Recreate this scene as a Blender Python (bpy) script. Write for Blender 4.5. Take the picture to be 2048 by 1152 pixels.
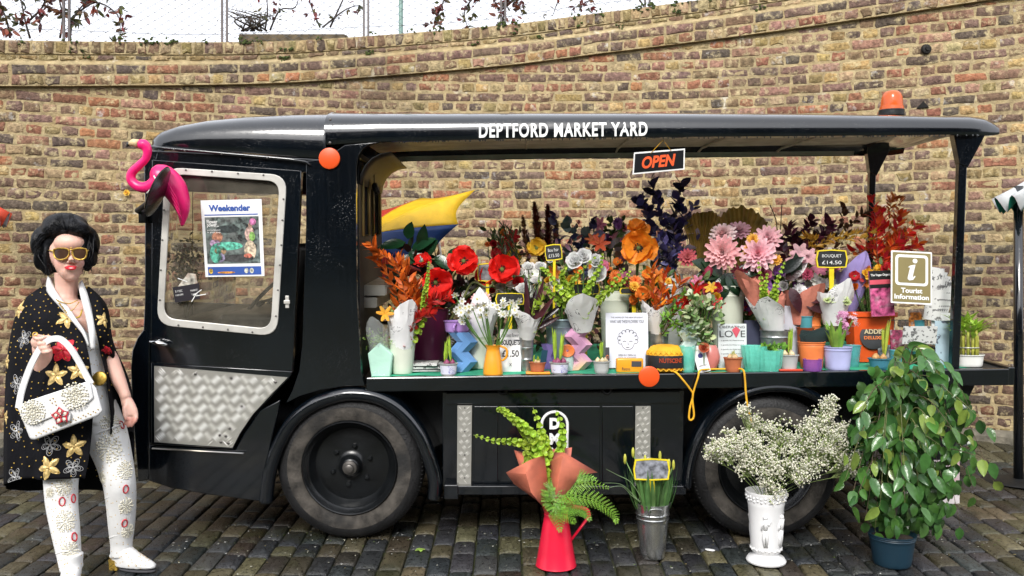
import bpy, bmesh, math, random
import numpy as np
from mathutils import Vector, Matrix, Quaternion
from mathutils.bvhtree import BVHTree
R = random.Random(11)
rad = math.radians
for o in list(bpy.data.objects): bpy.data.objects.remove(o)
scene = bpy.context.scene
COL = scene.collection

# ---------------------------------------------------------------- camera
FPX, CX, CY, H = 1650.0, 1024.0, 576.0, 1.305      # focal length in photo pixels, principal point, lens height
cam_d = bpy.data.cameras.new('camera'); cam = bpy.data.objects.new('camera', cam_d); COL.objects.link(cam)
cam.location = (0, 0, H); cam.rotation_euler = (rad(90), 0, 0)
cam_d.sensor_width = 36; cam_d.lens = 36*FPX/2048; cam_d.clip_end = 500; cam_d.clip_start = 0.05
scene.camera = cam
scene.render.resolution_x = 1024; scene.render.resolution_y = 576
# ---------------------------------------------------------------- overcast sky and weak sun
SUN_EL, SUN_AZ = 38, 192     # degrees; azimuth measured from +Y clockwise: behind the camera
w = bpy.data.worlds.new('World'); scene.world = w; w.use_nodes = True
nt = w.node_tree; nt.nodes.clear()
sky = nt.nodes.new('ShaderNodeTexSky'); sky.sky_type = 'NISHITA'; sky.sun_disc = False
sky.sun_elevation = rad(SUN_EL); sky.sun_rotation = rad(SUN_AZ); sky.air_density = 1.0; sky.dust_density = 6.0; sky.ozone_density = 1.0
hs = nt.nodes.new('ShaderNodeHueSaturation'); hs.inputs['Saturation'].default_value = 0.22; hs.inputs['Value'].default_value = 1.0
mx = nt.nodes.new('ShaderNodeMix'); mx.data_type = 'RGBA'; mx.inputs[0].default_value = 0.62
mx.inputs[7].default_value = (11.6, 11.9, 12.9, 1)     # even cloud layer
bg = nt.nodes.new('ShaderNodeBackground'); bg.inputs[1].default_value = 0.09
wo = nt.nodes.new('ShaderNodeOutputWorld')
nt.links.new(sky.outputs[0], hs.inputs['Color']); nt.links.new(hs.outputs[0], mx.inputs[6])
nt.links.new(mx.outputs[2], bg.inputs[0]); nt.links.new(bg.outputs[0], wo.inputs[0])
sd = bpy.data.lights.new('sun', 'SUN'); sd.energy = 1.5; sd.angle = rad(18); sd.color = (1.0, 0.965, 0.91)
sun = bpy.data.objects.new('sun', sd); COL.objects.link(sun)
_d = Vector((math.sin(rad(SUN_AZ))*math.cos(rad(SUN_EL)), math.cos(rad(SUN_AZ))*math.cos(rad(SUN_EL)), math.sin(rad(SUN_EL))))
sun.rotation_euler = _d.to_track_quat('Z', 'Y').to_euler(); sun.location = (0, -4, 8)
vs = scene.view_settings; vs.view_transform = 'Standard'; vs.look = 'None'; vs.gamma = 1.0; vs.exposure = 0.95
scene.render.engine = 'CYCLES'

# ---------------------------------------------------------------- pixel -> place helpers
Y0 = 4.23; TA = math.atan(0.07); CA, SA = math.cos(TA), math.sin(TA)
def zg(y):
    t = y-Y0
    if t < -2.6: return -0.182
    if t < 1.2: return 0.07*t
    if t < 2.4: return 0.084+0.16*(t-1.2)
    return 0.276
def ray(px, py): return Vector(((px-CX)/FPX, 1.0, -(py-CY)/FPX))
def W(px, py, Y):                       # point at world depth Y
    d = ray(px, py); return Vector((d.x*Y, Y, H+d.z*Y))
def G(px, py):                          # point on the ground
    d = ray(px, py); t = 2.0
    for i in range(4000):
        if H+d.z*t <= zg(t): break
        t += 0.002
    return Vector((d.x*t, t, zg(t)))
def to_world(x, v, wz): return Vector((x, Y0+v*CA-wz*SA, v*SA+wz*CA))
def L(px, py, v):                       # float-local (x, w) on the float plane of local depth v
    d = ray(px, py); k = d.y*CA+d.z*SA
    t = (v+Y0*CA-H*SA)/k
    p = Vector((0, 0, H))+d*t
    return p.x, -(p.y-Y0)*SA+p.z*CA
def LP(px, py, v):
    x, ww = L(px, py, v); return to_world(x, v, ww)
_a, _b = L(733, 756, 0.0), L(2015, 738, 0.0)
def wd(x): return _a[1]+(_b[1]-_a[1])*(x-_a[0])/(_b[0]-_a[0])     # deck top height in float coordinates
def DK(px, v):                          # point on the deck top seen in column px
    x = 0.0
    for i in range(6):
        p = to_world(x, v, wd(x)); x = (px-CX)/FPX*p.y
    return to_world(x, v, wd(x))
def SC(Y): return Y/FPX                 # metres per photo pixel at depth Y

# ---------------------------------------------------------------- colours and materials
def s2l(c): return c/12.92 if c <= 0.04045 else ((c+0.055)/1.055)**2.4
def hx(s):
    s = s.lstrip('#'); return tuple(s2l(int(s[i:i+2], 16)/255) for i in (0, 2, 4))
MATS = {}
def M(name, col, rough=0.5, metal=0.0, var=0.12, vscale=9.0, bump=0.0, bscale=60.0, attr=False, spec=0.5, trans=0.0, coat=0.0, sss=0.0, rvar=0.0, alpha=1.0, emit=0.0, detail=4.0, tint=None):
    if name in MATS: return MATS[name]
    if isinstance(col, str): col = hx(col)
    m = bpy.data.materials.new(name); m.use_nodes = True; n = m.node_tree.nodes; l = m.node_tree.links
    p = n['Principled BSDF']
    tc = n.new('ShaderNodeTexCoord')
    nz = n.new('ShaderNodeTexNoise'); nz.inputs['Scale'].default_value = vscale; nz.inputs['Detail'].default_value = detail
    l.new(tc.outputs['Object'], nz.inputs['Vector'])
    mp = n.new('ShaderNodeMapRange'); mp.inputs[1].default_value = 0.3; mp.inputs[2].default_value = 0.7
    mp.inputs[3].default_value = 1-var*1.6; mp.inputs[4].default_value = 1+var
    l.new(nz.outputs[0], mp.inputs[0])
    base = n.new('ShaderNodeMix'); base.data_type = 'RGBA'; base.blend_type = 'MULTIPLY'; base.inputs[0].default_value = 1.0
    base.inputs[6].default_value = (*col, 1); l.new(mp.outputs[0], base.inputs[7])
    out = base.outputs[2]
    if tint:
        nz2 = n.new('ShaderNodeTexNoise'); nz2.inputs['Scale'].default_value = vscale*0.37; nz2.inputs['Detail'].default_value = 6
        l.new(tc.outputs['Object'], nz2.inputs['Vector'])
        m2 = n.new('ShaderNodeMapRange'); m2.inputs[1].default_value = 0.48; m2.inputs[2].default_value = 0.68; l.new(nz2.outputs[0], m2.inputs[0])
        t = n.new('ShaderNodeMix'); t.data_type = 'RGBA'; l.new(m2.outputs[0], t.inputs[0]); l.new(out, t.inputs[6]); t.inputs[7].default_value = (*(hx(tint) if isinstance(tint, str) else tint), 1)
        out = t.outputs[2]
    if attr:
        at = n.new('ShaderNodeAttribute'); at.attribute_name = 'Col'
        b2 = n.new('ShaderNodeMix'); b2.data_type = 'RGBA'; b2.blend_type = 'MULTIPLY'; b2.inputs[0].default_value = 1.0
        l.new(out, b2.inputs[6]); l.new(at.outputs['Color'], b2.inputs[7]); out = b2.outputs[2]
    l.new(out, p.inputs['Base Color'])
    p.inputs['Roughness'].default_value = rough; p.inputs['Metallic'].default_value = metal
    p.inputs['Specular IOR Level'].default_value = spec
    p.inputs['Transmission Weight'].default_value = trans
    p.inputs['Coat Weight'].default_value = coat; p.inputs['Coat Roughness'].default_value = 0.08
    if sss: p.inputs['Subsurface Weight'].default_value = sss; p.inputs['Subsurface Radius'].default_value = (0.01, 0.004, 0.002); p.inputs['Subsurface Scale'].default_value = 0.6
    if alpha < 1: p.inputs['Alpha'].default_value = alpha
    if rvar:
        r2 = n.new('ShaderNodeMapRange'); r2.inputs[1].default_value = 0.3; r2.inputs[2].default_value = 0.7
        r2.inputs[3].default_value = max(0.02, rough-rvar); r2.inputs[4].default_value = min(1, rough+rvar); l.new(nz.outputs[0], r2.inputs[0]); l.new(r2.outputs[0], p.inputs['Roughness'])
    if bump:
        nb = n.new('ShaderNodeTexNoise'); nb.inputs['Scale'].default_value = bscale; nb.inputs['Detail'].default_value = 6
        l.new(tc.outputs['Object'], nb.inputs['Vector'])
        bp = n.new('ShaderNodeBump'); bp.inputs['Strength'].default_value = bump; bp.inputs['Distance'].default_value = 0.01
        l.new(nb.outputs[0], bp.inputs['Height']); l.new(bp.outputs[0], p.inputs['Normal'])
    MATS[name] = m; return m
def leafmat(name, col, rough=0.45, var=0.25, vscale=14, trans=0.25, back=None):   # thin leaf: some light passes through
    if name in MATS: return MATS[name]
    m = M(name, col, rough=rough, var=var, vscale=vscale, attr=True, bump=0.15, bscale=70)
    n = m.node_tree.nodes; l = m.node_tree.links; p = n['Principled BSDF']; o = n['Material Output']
    tr = n.new('ShaderNodeBsdfTranslucent'); mxs = n.new('ShaderNodeMixShader'); mxs.inputs[0].default_value = trans
    l.new(p.inputs['Base Color'].links[0].from_socket, tr.inputs[0]); l.new(p.outputs[0], mxs.inputs[1]); l.new(tr.outputs[0], mxs.inputs[2]); l.new(mxs.outputs[0], o.inputs[0])
    return m

# ---------------------------------------------------------------- mesh builder
def basis(d, up=Vector((0, 0, 1))):
    d = Vector(d).normalized()
    if abs(d.dot(up)) > 0.98: up = Vector((0, 1, 0))
    s = d.cross(up).normalized(); u = s.cross(d).normalized()
    return s, d, u                       # side, along, up
class MB:
    def __init__(s): s.v = []; s.f = []; s.c = []; s.col = (1, 1, 1)
    def add(s, vs, fs, col=None):
        k = len(s.v); s.v += [tuple(p) for p in vs]; s.f += [tuple(i+k for i in f) for f in fs]; s.c += [col or s.col]*len(vs)
    def box(s, c, size, rot=None, col=None):
        hx_, hy_, hz_ = size[0]/2, size[1]/2, size[2]/2; c = Vector(c)
        vs = [Vector((x, y, z)) for x in (-hx_, hx_) for y in (-hy_, hy_) for z in (-hz_, hz_)]
        if rot is not None: vs = [rot @ p for p in vs]
        s.add([p+c for p in vs], [(0, 1, 3, 2), (4, 6, 7, 5), (0, 4, 5, 1), (2, 3, 7, 6), (0, 2, 6, 4), (1, 5, 7, 3)], col)
    def bx(s, x0, x1, y0, y1, z0, z1, col=None): s.box(((x0+x1)/2, (y0+y1)/2, (z0+z1)/2), (abs(x1-x0), abs(y1-y0), abs(z1-z0)), None, col)
    def tube(s, path, r, n=8, cap=True, col=None, flat=1.0, closed=False):
        P = [Vector(p) for p in path]; k = len(P)
        rr = r if isinstance(r, (list, tuple)) else [r]*k
        vs = []; fs = []; up = None
        for i in range(k):
            if closed: t = P[(i+1) % k]-P[i-1]
            else: t = P[min(i+1, k-1)]-P[max(i-1, 0)]
            if t.length < 1e-9: t = Vector((0, 0, 1))
            t.normalize()
            if up is None: up = Vector((0, 0, 1)) if abs(t.z) < 0.9 else Vector((0, 1, 0))
            sd_ = t.cross(up)
            if sd_.length < 1e-6: sd_ = t.orthogonal()
            sd_.normalize(); up = sd_.cross(t).normalized()
            for j in range(n):
                a = 2*math.pi*j/n
                vs.append(P[i]+(sd_*math.cos(a)+up*math.sin(a)*flat)*rr[i])
        m = k if closed else k-1
        for i in range(m):
            for j in range(n):
                a = i*n+j; b = i*n+(j+1) % n; i2 = (i+1) % k
                fs.append((a, b, i2*n+(j+1) % n, i2*n+j))
        if cap and not closed: fs.append(tuple(range(n))[::-1]); fs.append(tuple((k-1)*n+j for j in range(n)))
        s.add(vs, fs, col)
    def lathe(s, prof, n=24, c=(0, 0, 0), mat=None, col=None, cap=False, sq=None):
        vs = []; fs = []; c = Vector(c); k = len(prof)
        for r_, z_ in prof:
            for j in range(n):
                a = 2*math.pi*j/n; p = Vector((r_*math.cos(a), r_*math.sin(a), z_))
                if mat is not None: p = mat @ p
                vs.append(p+c)
        for i in range(k-1):
            for j in range(n):
                a = i*n+j; b = i*n+(j+1) % n; fs.append((a, b, b+n, a+n))
        if cap: fs.append(tuple(range(n))[::-1]); fs.append(tuple((k-1)*n+j for j in range(n)))
        s.add(vs, fs, col)
    def ellip(s, c, r, nu=12, nv=8, mat=None, col=None):
        if not isinstance(r, (tuple, list, Vector)): r = (r, r, r)
        vs = []; fs = []; c = Vector(c)
        for i in range(nv+1):
            ph = math.pi*i/nv
            for j in range(nu):
                a = 2*math.pi*j/nu; p = Vector((r[0]*math.sin(ph)*math.cos(a), r[1]*math.sin(ph)*math.sin(a), r[2]*math.cos(ph)))
                if mat is not None: p = mat @ p
                vs.append(p+c)
        for i in range(nv):
            for j in range(nu):
                a = i*nu+j; b = i*nu+(j+1) % nu; fs.append((a, a+nu, b+nu, b))
        s.add(vs, fs, col)
    def prism(s, poly, y0, y1, col=None):              # poly in (x, z), extruded along y
        k = len(poly); vs = [(p[0], y0, p[1]) for p in poly]+[(p[0], y1, p[1]) for p in poly]
        fs = [tuple(range(k)), tuple(range(2*k-1, k-1, -1))]+[(i, i+k, (i+1) % k+k, (i+1) % k) for i in range(k)]
        s.add(vs, fs, col)
    def ring_prism(s, outer, inner, y0, y1, col=None):  # frame between two loops of equal length
        k = len(outer); vs = []
        for y in (y0, y1): vs += [(p[0], y, p[1]) for p in outer]+[(p[0], y, p[1]) for p in inner]
        fs = []
        for i in range(k):
            j = (i+1) % k
            fs += [(i, j, k+j, k+i), (2*k+i, 3*k+i, 3*k+j, 2*k+j), (i, 2*k+i, 2*k+j, j), (k+i, k+j, 3*k+j, 3*k+i)]
        s.add(vs, fs, col)
    def loft(s, rings, closed=True, cap=False, col=None):
        n = len(rings[0]); vs = [p for r_ in rings for p in r_]; fs = []
        for i in range(len(rings)-1):
            for j in range(n if closed else n-1):
                a = i*n+j; b = i*n+(j+1) % n; fs.append((a, b, b+n, a+n))
        if cap: fs.append(tuple(range(n))[::-1]); fs.append(tuple((len(rings)-1)*n+j for j in range(n)))
        s.add(vs, fs, col)
    def leaf(s, base, d, nrm, Ln, Wd, bend=0.25, fold=0.18, seg=4, col=None, tip=1.0, shape=0.42):
        d = Vector(d).normalized(); nrm = Vector(nrm); sd_ = d.cross(nrm)
        if sd_.length < 1e-6: sd_ = d.orthogonal()
        sd_.normalize(); up = sd_.cross(d).normalized(); base = Vector(base)
        vs = []; fs = []
        for i in range(seg+1):
            t = i/seg
            wv = Wd*0.5*(math.sin(math.pi*min(1, t**(math.log(0.5)/math.log(shape))))**0.8 if 0 < t < 1 else 0.02)
            p = base+d*(Ln*t*(1-0.3*abs(bend)*t))-up*(bend*Ln*t*t)
            vs += [p-sd_*wv+up*(fold*wv), p, p+sd_*wv+up*(fold*wv)]
        for i in range(seg):
            a = i*3; fs += [(a, a+1, a+4, a+3), (a+1, a+2, a+5, a+4)]
        s.add(vs, fs, col)
    def mesh(s, name, off=Vector((0, 0, 0)), smooth=True, recalc=False):
        me = bpy.data.meshes.new(name)
        V = np.array(s.v, dtype=np.float64)-np.array(tuple(off))
        me.from_pydata(V.tolist(), [], s.f)
        ca = me.color_attributes.new('Col', 'FLOAT_COLOR', 'POINT')
        C = np.ones((len(s.v), 4), dtype=np.float32); C[:, :3] = np.array(s.c, dtype=np.float32); ca.data.foreach_set('color', C.ravel())
        if recalc:
            b = bmesh.new(); b.from_mesh(me); bmesh.ops.recalc_face_normals(b, faces=b.faces); b.to_mesh(me); b.free()
        if smooth: me.polygons.foreach_set('use_smooth', [True]*len(me.polygons))
        me.update(); return me
    def build(s, name, mat, parent=None, smooth=True, recalc=True, bevel=0.0, solid=0.0, kind=None, sub=0, auto=None, local=False, label=None, bseg=2):
        off = Vector((0, 0, 0))
        if parent is not None and not local: off = WL(parent)
        me = s.mesh(name, off, smooth, recalc)
        o = bpy.data.objects.new(name, me); COL.objects.link(o); me.materials.append(mat)
        if parent is not None: o.parent = parent
        if solid: m = o.modifiers.new('solid', 'SOLIDIFY'); m.thickness = solid; m.offset = 0
        if bevel: m = o.modifiers.new('bevel', 'BEVEL'); m.width = bevel; m.segments = bseg; m.limit_method = 'ANGLE'; m.angle_limit = rad(35); m.harden_normals = False
        if sub: m = o.modifiers.new('sub', 'SUBSURF'); m.levels = sub; m.render_levels = sub
        if smooth and auto: me.set_sharp_from_angle(angle=rad(auto))
        if kind: o['kind'] = kind
        if label: o['label'] = label
        return o
def WL(o):
    v = Vector((0, 0, 0))
    while o is not None: v += Vector(o.location); o = o.parent
    return v
def thing(name, label, cat, loc, group=None):
    o = bpy.data.objects.new(name, None); COL.objects.link(o); o.location = loc; o.empty_display_size = 0.05
    o['label'] = label; o['category'] = cat
    if group: o['group'] = group
    return o
def tag(o, label, cat, group=None):
    o['label'] = label; o['category'] = cat
    if group: o['group'] = group
    return o
def text_mb(body, size, bold=0.0, extrude=0.002, align='CENTER', shear=0.0, space=1.0, res=4):
    cu = bpy.data.curves.new('txt', 'FONT'); cu.body = body; cu.size = size; cu.offset = bold; cu.extrude = extrude; cu.align_x = align; cu.align_y = 'CENTER'
    cu.shear = shear; cu.space_character = space; cu.resolution_u = res
    o = bpy.data.objects.new('txt', cu); COL.objects.link(o)
    dg = bpy.context.evaluated_depsgraph_get(); me = bpy.data.meshes.new_from_object(o.evaluated_get(dg))
    mb = MB(); mb.add([v.co.copy() for v in me.vertices], [tuple(p.vertices) for p in me.polygons])
    bpy.data.objects.remove(o); bpy.data.curves.remove(cu); bpy.data.meshes.remove(me)
    return mb                                             # in the xy plane, facing +z
def place_text(mb, origin, xdir, updir, fit=None):
    xdir = Vector(xdir).normalized(); updir = Vector(updir).normalized(); nz_ = xdir.cross(updir)
    A = np.array(mb.v)
    if fit:
        w0 = A[:, 0].max()-A[:, 0].min(); h0 = A[:, 1].max()-A[:, 1].min()
        A[:, 0] = (A[:, 0]-(A[:, 0].max()+A[:, 0].min())/2)*(fit[0]/w0)
        A[:, 1] = (A[:, 1]-(A[:, 1].max()+A[:, 1].min())/2)*(fit[1]/h0)
    o = Vector(origin)
    mb.v = [tuple(o+xdir*a[0]+updir*a[1]+nz_*a[2]) for a in A.tolist()]
    return mb
def remesh(mb, voxel, smooth_it=4, name='tmp'):
    me = mb.mesh(name, smooth=False, recalc=True); o = bpy.data.objects.new(name, me); COL.objects.link(o)
    m = o.modifiers.new('r', 'REMESH'); m.mode = 'VOXEL'; m.voxel_size = voxel; m.use_smooth_shade = True
    if smooth_it: s_ = o.modifiers.new('s', 'SMOOTH'); s_.iterations = smooth_it; s_.factor = 0.5
    dg = bpy.context.evaluated_depsgraph_get(); out = bpy.data.meshes.new_from_object(o.evaluated_get(dg))
    bpy.data.objects.remove(o); bpy.data.meshes.remove(me)
    r_ = MB(); r_.add([v.co.copy() for v in out.vertices], [tuple(p.vertices) for p in out.polygons]); bpy.data.meshes.remove(out)
    return r_
def lerp(a, b, t): return a+(b-a)*t
def interp(x, xs, ys): return float(np.interp(x, xs, ys))
def jit(c, a=0.15, rng=R):
    k = 1+rng.uniform(-a, a); return tuple(max(0, x*k*(1+rng.uniform(-a, a)*0.35)) for x in c)
def spline(pts, n=8):                                     # Catmull-Rom through points
    P = [Vector(p) for p in pts]; out = []
    for i in range(len(P)-1):
        a, b, c, d = P[max(i-1, 0)], P[i], P[i+1], P[min(i+2, len(P)-1)]
        for k in range(n):
            t = k/n; out.append(0.5*((2*b)+(c-a)*t+(2*a-5*b+4*c-d)*t*t+(3*b-a-3*c+d)*t**3))
    out.append(P[-1]); return out
def rvec(rng=R):
    while True:
        v = Vector((rng.uniform(-1, 1), rng.uniform(-1, 1), rng.uniform(-1, 1)))
        if 0.05 < v.length < 1: return v.normalized()
# ================================================================ THE SETTING: ground, paving, brick wall, fence
BXW, BYC, BRR = 0.05, -2.3, 9.1          # the wall is an arc: centre x, centre y, radius
def wall_pt(u, z, out=0.0):              # u metres along the arc, out metres towards the camera side
    th = u/BRR; r_ = BRR-out; return Vector((BXW+r_*math.sin(th), BYC+r_*math.cos(th), z))
def wall_hit(px, py):
    d = ray(px, py); ox = -BXW; oy = -BYC
    A = d.x*d.x+1; B = 2*(d.x*ox+oy); C_ = ox*ox+oy*oy-BRR*BRR
    t = (-B+math.sqrt(B*B-4*A*C_))/(2*A); p = Vector((d.x*t, t, H+d.z*t))
    return BRR*math.atan2(p.x-BXW, p.y-BYC), p.z
lp = [(-300, 174), (0, 173), (250, 172), (500, 169), (600, 165), (700, 158), (850, 146), (1030, 130), (1200, 108), (1348, 90), (1480, 73), (1700, 42), (1930, 8), (2048, -10), (2300, -50)]
LU, LZ = zip(*[wall_hit(*p) for p in lp])
def zl(u): return interp(u, LU, LZ)      # underside of the projecting band, climbing to the right
U0, U1 = -5.4, 5.4
COURSE, SL = 0.08, 0.23
# -------- materials
m_brick = M('brick_clay', (1, 1, 1), rough=0.9, var=0.32, vscale=38, bump=0.9, bscale=85, attr=True, spec=0.2, detail=8)
def grime(m, col, lo, hi, sc, key='grime', amt=0.85):      # patches of lime bloom or soot with their own shape
    n = m.node_tree.nodes; l = m.node_tree.links; p = n['Principled BSDF']
    src = p.inputs['Base Color'].links[0].from_socket
    g = n.new('ShaderNodeNewGeometry')
    a = n.new('ShaderNodeTexNoise'); a.inputs['Scale'].default_value = sc; a.inputs['Detail'].default_value = 9; a.inputs['Roughness'].default_value = 0.68
    l.new(g.outputs['Position'], a.inputs['Vector'])
    r_ = n.new('ShaderNodeMapRange'); r_.inputs[1].default_value = lo; r_.inputs[2].default_value = hi; r_.inputs[4].default_value = amt; l.new(a.outputs[0], r_.inputs[0])
    x = n.new('ShaderNodeMix'); x.data_type = 'RGBA'; l.new(r_.outputs[0], x.inputs[0]); l.new(src, x.inputs[6]); x.inputs[7].default_value = (*col, 1)
    l.new(x.outputs[2], p.inputs['Base Color'])
grime(m_brick, (0.56, 0.46, 0.26), 0.52, 0.66, 15, amt=0.85)
grime(m_brick, (0.62, 0.60, 0.56), 0.60, 0.72, 6.5, amt=0.75)
m_mortar = M('lime_mortar', (0.42, 0.335, 0.19), rough=0.95, var=0.22, vscale=22, bump=1.0, bscale=55, spec=0.1, tint=(0.36, 0.27, 0.14), detail=8)
grime(m_mortar, (0.62, 0.58, 0.48), 0.60, 0.72, 5)
grime(m_brick, (0.06, 0.048, 0.038), 0.54, 0.74, 0.8, amt=0.5); grime(m_mortar, (0.10, 0.08, 0.055), 0.52, 0.74, 0.8, amt=0.6); grime(m_mortar, (0.16, 0.12, 0.07), 0.54, 0.66, 9, amt=0.6)
m_block = M('paving_block', (1, 1, 1), rough=0.36, var=0.35, vscale=60, bump=0.7, bscale=150, attr=True, spec=0.5, detail=8, rvar=0.18)
grime(m_block, (0.030, 0.034, 0.006), 0.52, 0.68, 2.6, amt=0.7)
grime(m_block, (0.010, 0.010, 0.009), 0.50, 0.66, 1.3, amt=0.6)
m_soil = M('mossy_joint', (0.030, 0.032, 0.013), rough=0.8, var=0.5, vscale=30, bump=1.0, bscale=120, tint=(0.055, 0.07, 0.010))
m_moss = M('moss', (0.06, 0.085, 0.015), rough=0.95, var=0.5, vscale=60, bump=1.0, bscale=200)
# -------- ground sheet
mb = MB(); ys = [-60, -20, -4, 0, 1.63, 2.5, 3.2, 4.23, 5.0, 5.43, 6.0, 6.63, 8, 20, 80]; xs = [-80, -20, -8, -4, 0, 4, 8, 20, 80]
for y in ys:
    for x in xs: mb.v.append((x, y, zg(y)-0.022)); mb.c.append((1, 1, 1))
for i in range(len(ys)-1):
    for j in range(len(xs)-1): a = i*len(xs)+j; mb.f.append((a, a+1, a+1+len(xs), a+len(xs)))
ground = mb.build('ground', m_soil, smooth=False, recalc=False); ground['kind'] = 'structure'
# -------- paving blocks: columns running away from the camera
def block_mesh(mb, x0, x1, y0, y1, col, rng):
    g = 0.0045; x0 += g; x1 -= g; y0 += g; y1 -= g
    tx, ty = rng.uniform(-0.012, 0.012), rng.uniform(-0.010, 0.010); dz = rng.uniform(-0.003, 0.0035)
    cx_, cy_ = (x0+x1)/2, (y0+y1)/2
    def ring(ins, z):
        c = 0.009+ins*0.4
        pts = [(x0+ins+c, y0+ins), (x1-ins-c, y0+ins), (x1-ins, y0+ins+c), (x1-ins, y1-ins-c), (x1-ins-c, y1-ins), (x0+ins+c, y1-ins), (x0+ins, y1-ins-c), (x0+ins, y0+ins+c)]
        return [Vector((p[0]+rng.uniform(-.0015, .0015), p[1]+rng.uniform(-.0015, .0015), zg(p[1])+z+dz+tx*(p[0]-cx_)+ty*(p[1]-cy_))) for p in pts]
    r0, r1, r2 = ring(0, -0.030), ring(0, -0.007), ring(0.008, 0.0)
    vs = r0+r1+r2+[Vector((cx_, cy_, zg(cy_)+dz+0.0012))]
    fs = []
    for k in range(2):
        for i in range(8): j = (i+1) % 8; fs.append((k*8+i, k*8+j, k*8+8+j, k*8+8+i))
    fs += [(16+i, 16+(i+1) % 8, 24) for i in range(8)]
    mb.add(vs, fs, col)
rg = random.Random(5); blocks = []
PAL = [(0.034, 0.037, 0.040), (0.025, 0.028, 0.030), (0.048, 0.050, 0.050), (0.085, 0.075, 0.042), (0.110, 0.096, 0.056), (0.054, 0.048, 0.030), (0.034, 0.028, 0.021)]
x = -4.9
while x < 4.9:
    wv = 0.112+rg.uniform(-0.006, 0.006)
    y = 2.1+rg.uniform(0, 0.2)
    while y < 7.0:
        ln = rg.choice([0.215, 0.215, 0.215, 0.112, 0.16])
        ci = rg.choices(range(7), [5, 5, 3, 4, 3, 3, 3])[0]
        yy = min(y+ln, 7.02)
        # end the row at the wall face
        ywall = BYC+math.sqrt(max(0.1, (BRR-0.03)**2-(x-BXW)**2))
        if y < ywall-0.03: blocks.append((x, x+wv, y, min(yy, ywall-0.005), jit(PAL[ci], 0.22, rg)))
        y = yy
    x += wv
def vis_key(b):
    cx_, cy_ = (b[0]+b[1])/2, (b[2]+b[3])/2; px = CX+FPX*cx_/cy_; py = CY+FPX*(H-zg(cy_))/cy_
    ok = -10 < px < 2058 and 860 < py < 1165
    if py < 1060 and 280 < px < 1730: ok = False          # under the float, in the dark
    return (0 if ok else 1, cy_)
blocks.sort(key=vis_key)
rest = MB()
for i, b in enumerate(blocks):
    if i < 300:
        m1 = MB(); block_mesh(m1, *b, rg); m1.build('paving_block', m_block, ground, recalc=False, auto=50)
    else: block_mesh(rest, *b, rg)
rest.build('paving_blocks', m_block, ground, recalc=False, kind='stuff', auto=50)
# -------- brick wall
wall = thing('brick_wall', 'tall curved wall of weathered yellow, red and purple stock bricks behind the black float', 'wall', (BXW, BYC+BRR, 0.0))
core = MB(); NU = 90
prof_rows = [(0.05, 0.0)]
for i in range(NU+1):
    u = lerp(U0, U1, i/NU); z1 = zl(u)
    for (z, o_) in [(0.05, 0.0), (1.2, 0), (2.2, 0), (z1-0.002, 0.0), (z1-0.002, 0.038), (z1+0.160, 0.038), (z1+0.187, 0.012), (z1+0.236, 0.012), (z1+0.238, 0.022), (z1+0.334, 0.022), (z1+0.334, -0.23), (0.05, -0.23)]:
        p = wall_pt(u, z, o_-0.006); core.v.append(tuple(p)); core.c.append((1, 1, 1))
for i in range(NU):
    for k in range(11): a = i*12+k; core.f.append((a, a+12, a+13, a+1))
core.build('mortar', m_mortar, wall, smooth=False)
BP = dict(purple=(0.140, 0.086, 0.074), dark=(0.070, 0.058, 0.055), red=(0.235, 0.092, 0.058), orange=(0.36, 0.14, 0.07), brown=(0.175, 0.108, 0.070), yellow=(0.38, 0.265, 0.105), buff=(0.36, 0.27, 0.15), olive=(0.21, 0.16, 0.065), pink=(0.27, 0.145, 0.108))
def pick(row, z, u, rg, kind):
    if kind == 'stretch_band': wts = dict(purple=7, dark=3, red=1, brown=3)
    elif kind == 'coping': wts = dict(brown=4, olive=3, dark=1.5, buff=2, purple=1)
    elif row % 2 == 0: wts = dict(purple=6, dark=3, red=3, brown=3, yellow=0.8, pink=2, orange=0.6)
    else: wts = dict(red=3, brown=3, yellow=2.2, buff=2.4, purple=2.2, dark=1.4, olive=1.3, pink=1.6, orange=0.6)
    if kind == 'plain':
        if z < 2.0 and abs(u) < 2.6: wts['yellow'] = wts.get('yellow', 0)+2.5; wts['buff'] = wts.get('buff', 0)+1.2
        if u > 2.4 and z < 1.6: wts = dict(dark=5, brown=3, purple=4, olive=1, red=1)
        if u < -2.4 and z < 1.9: wts = dict(red=4, purple=4, dark=2, brown=3, yellow=0.6)
    ks = list(wts); k = rg.choices(ks, [wts[q] for q in ks])[0]
    c = jit(BP[k], 0.22, rg)
    if kind == 'plain' and u > 2.2 and z < 1.0: f = lerp(0.62, 1, max(0, (z-0.2)/0.8)); c = tuple(q*f for q in c)   # soot and damp on the low courses
    return tuple(lerp(q*1.18, m_, .28) for q, m_ in zip(c, (.215, .150, .092)))
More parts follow.
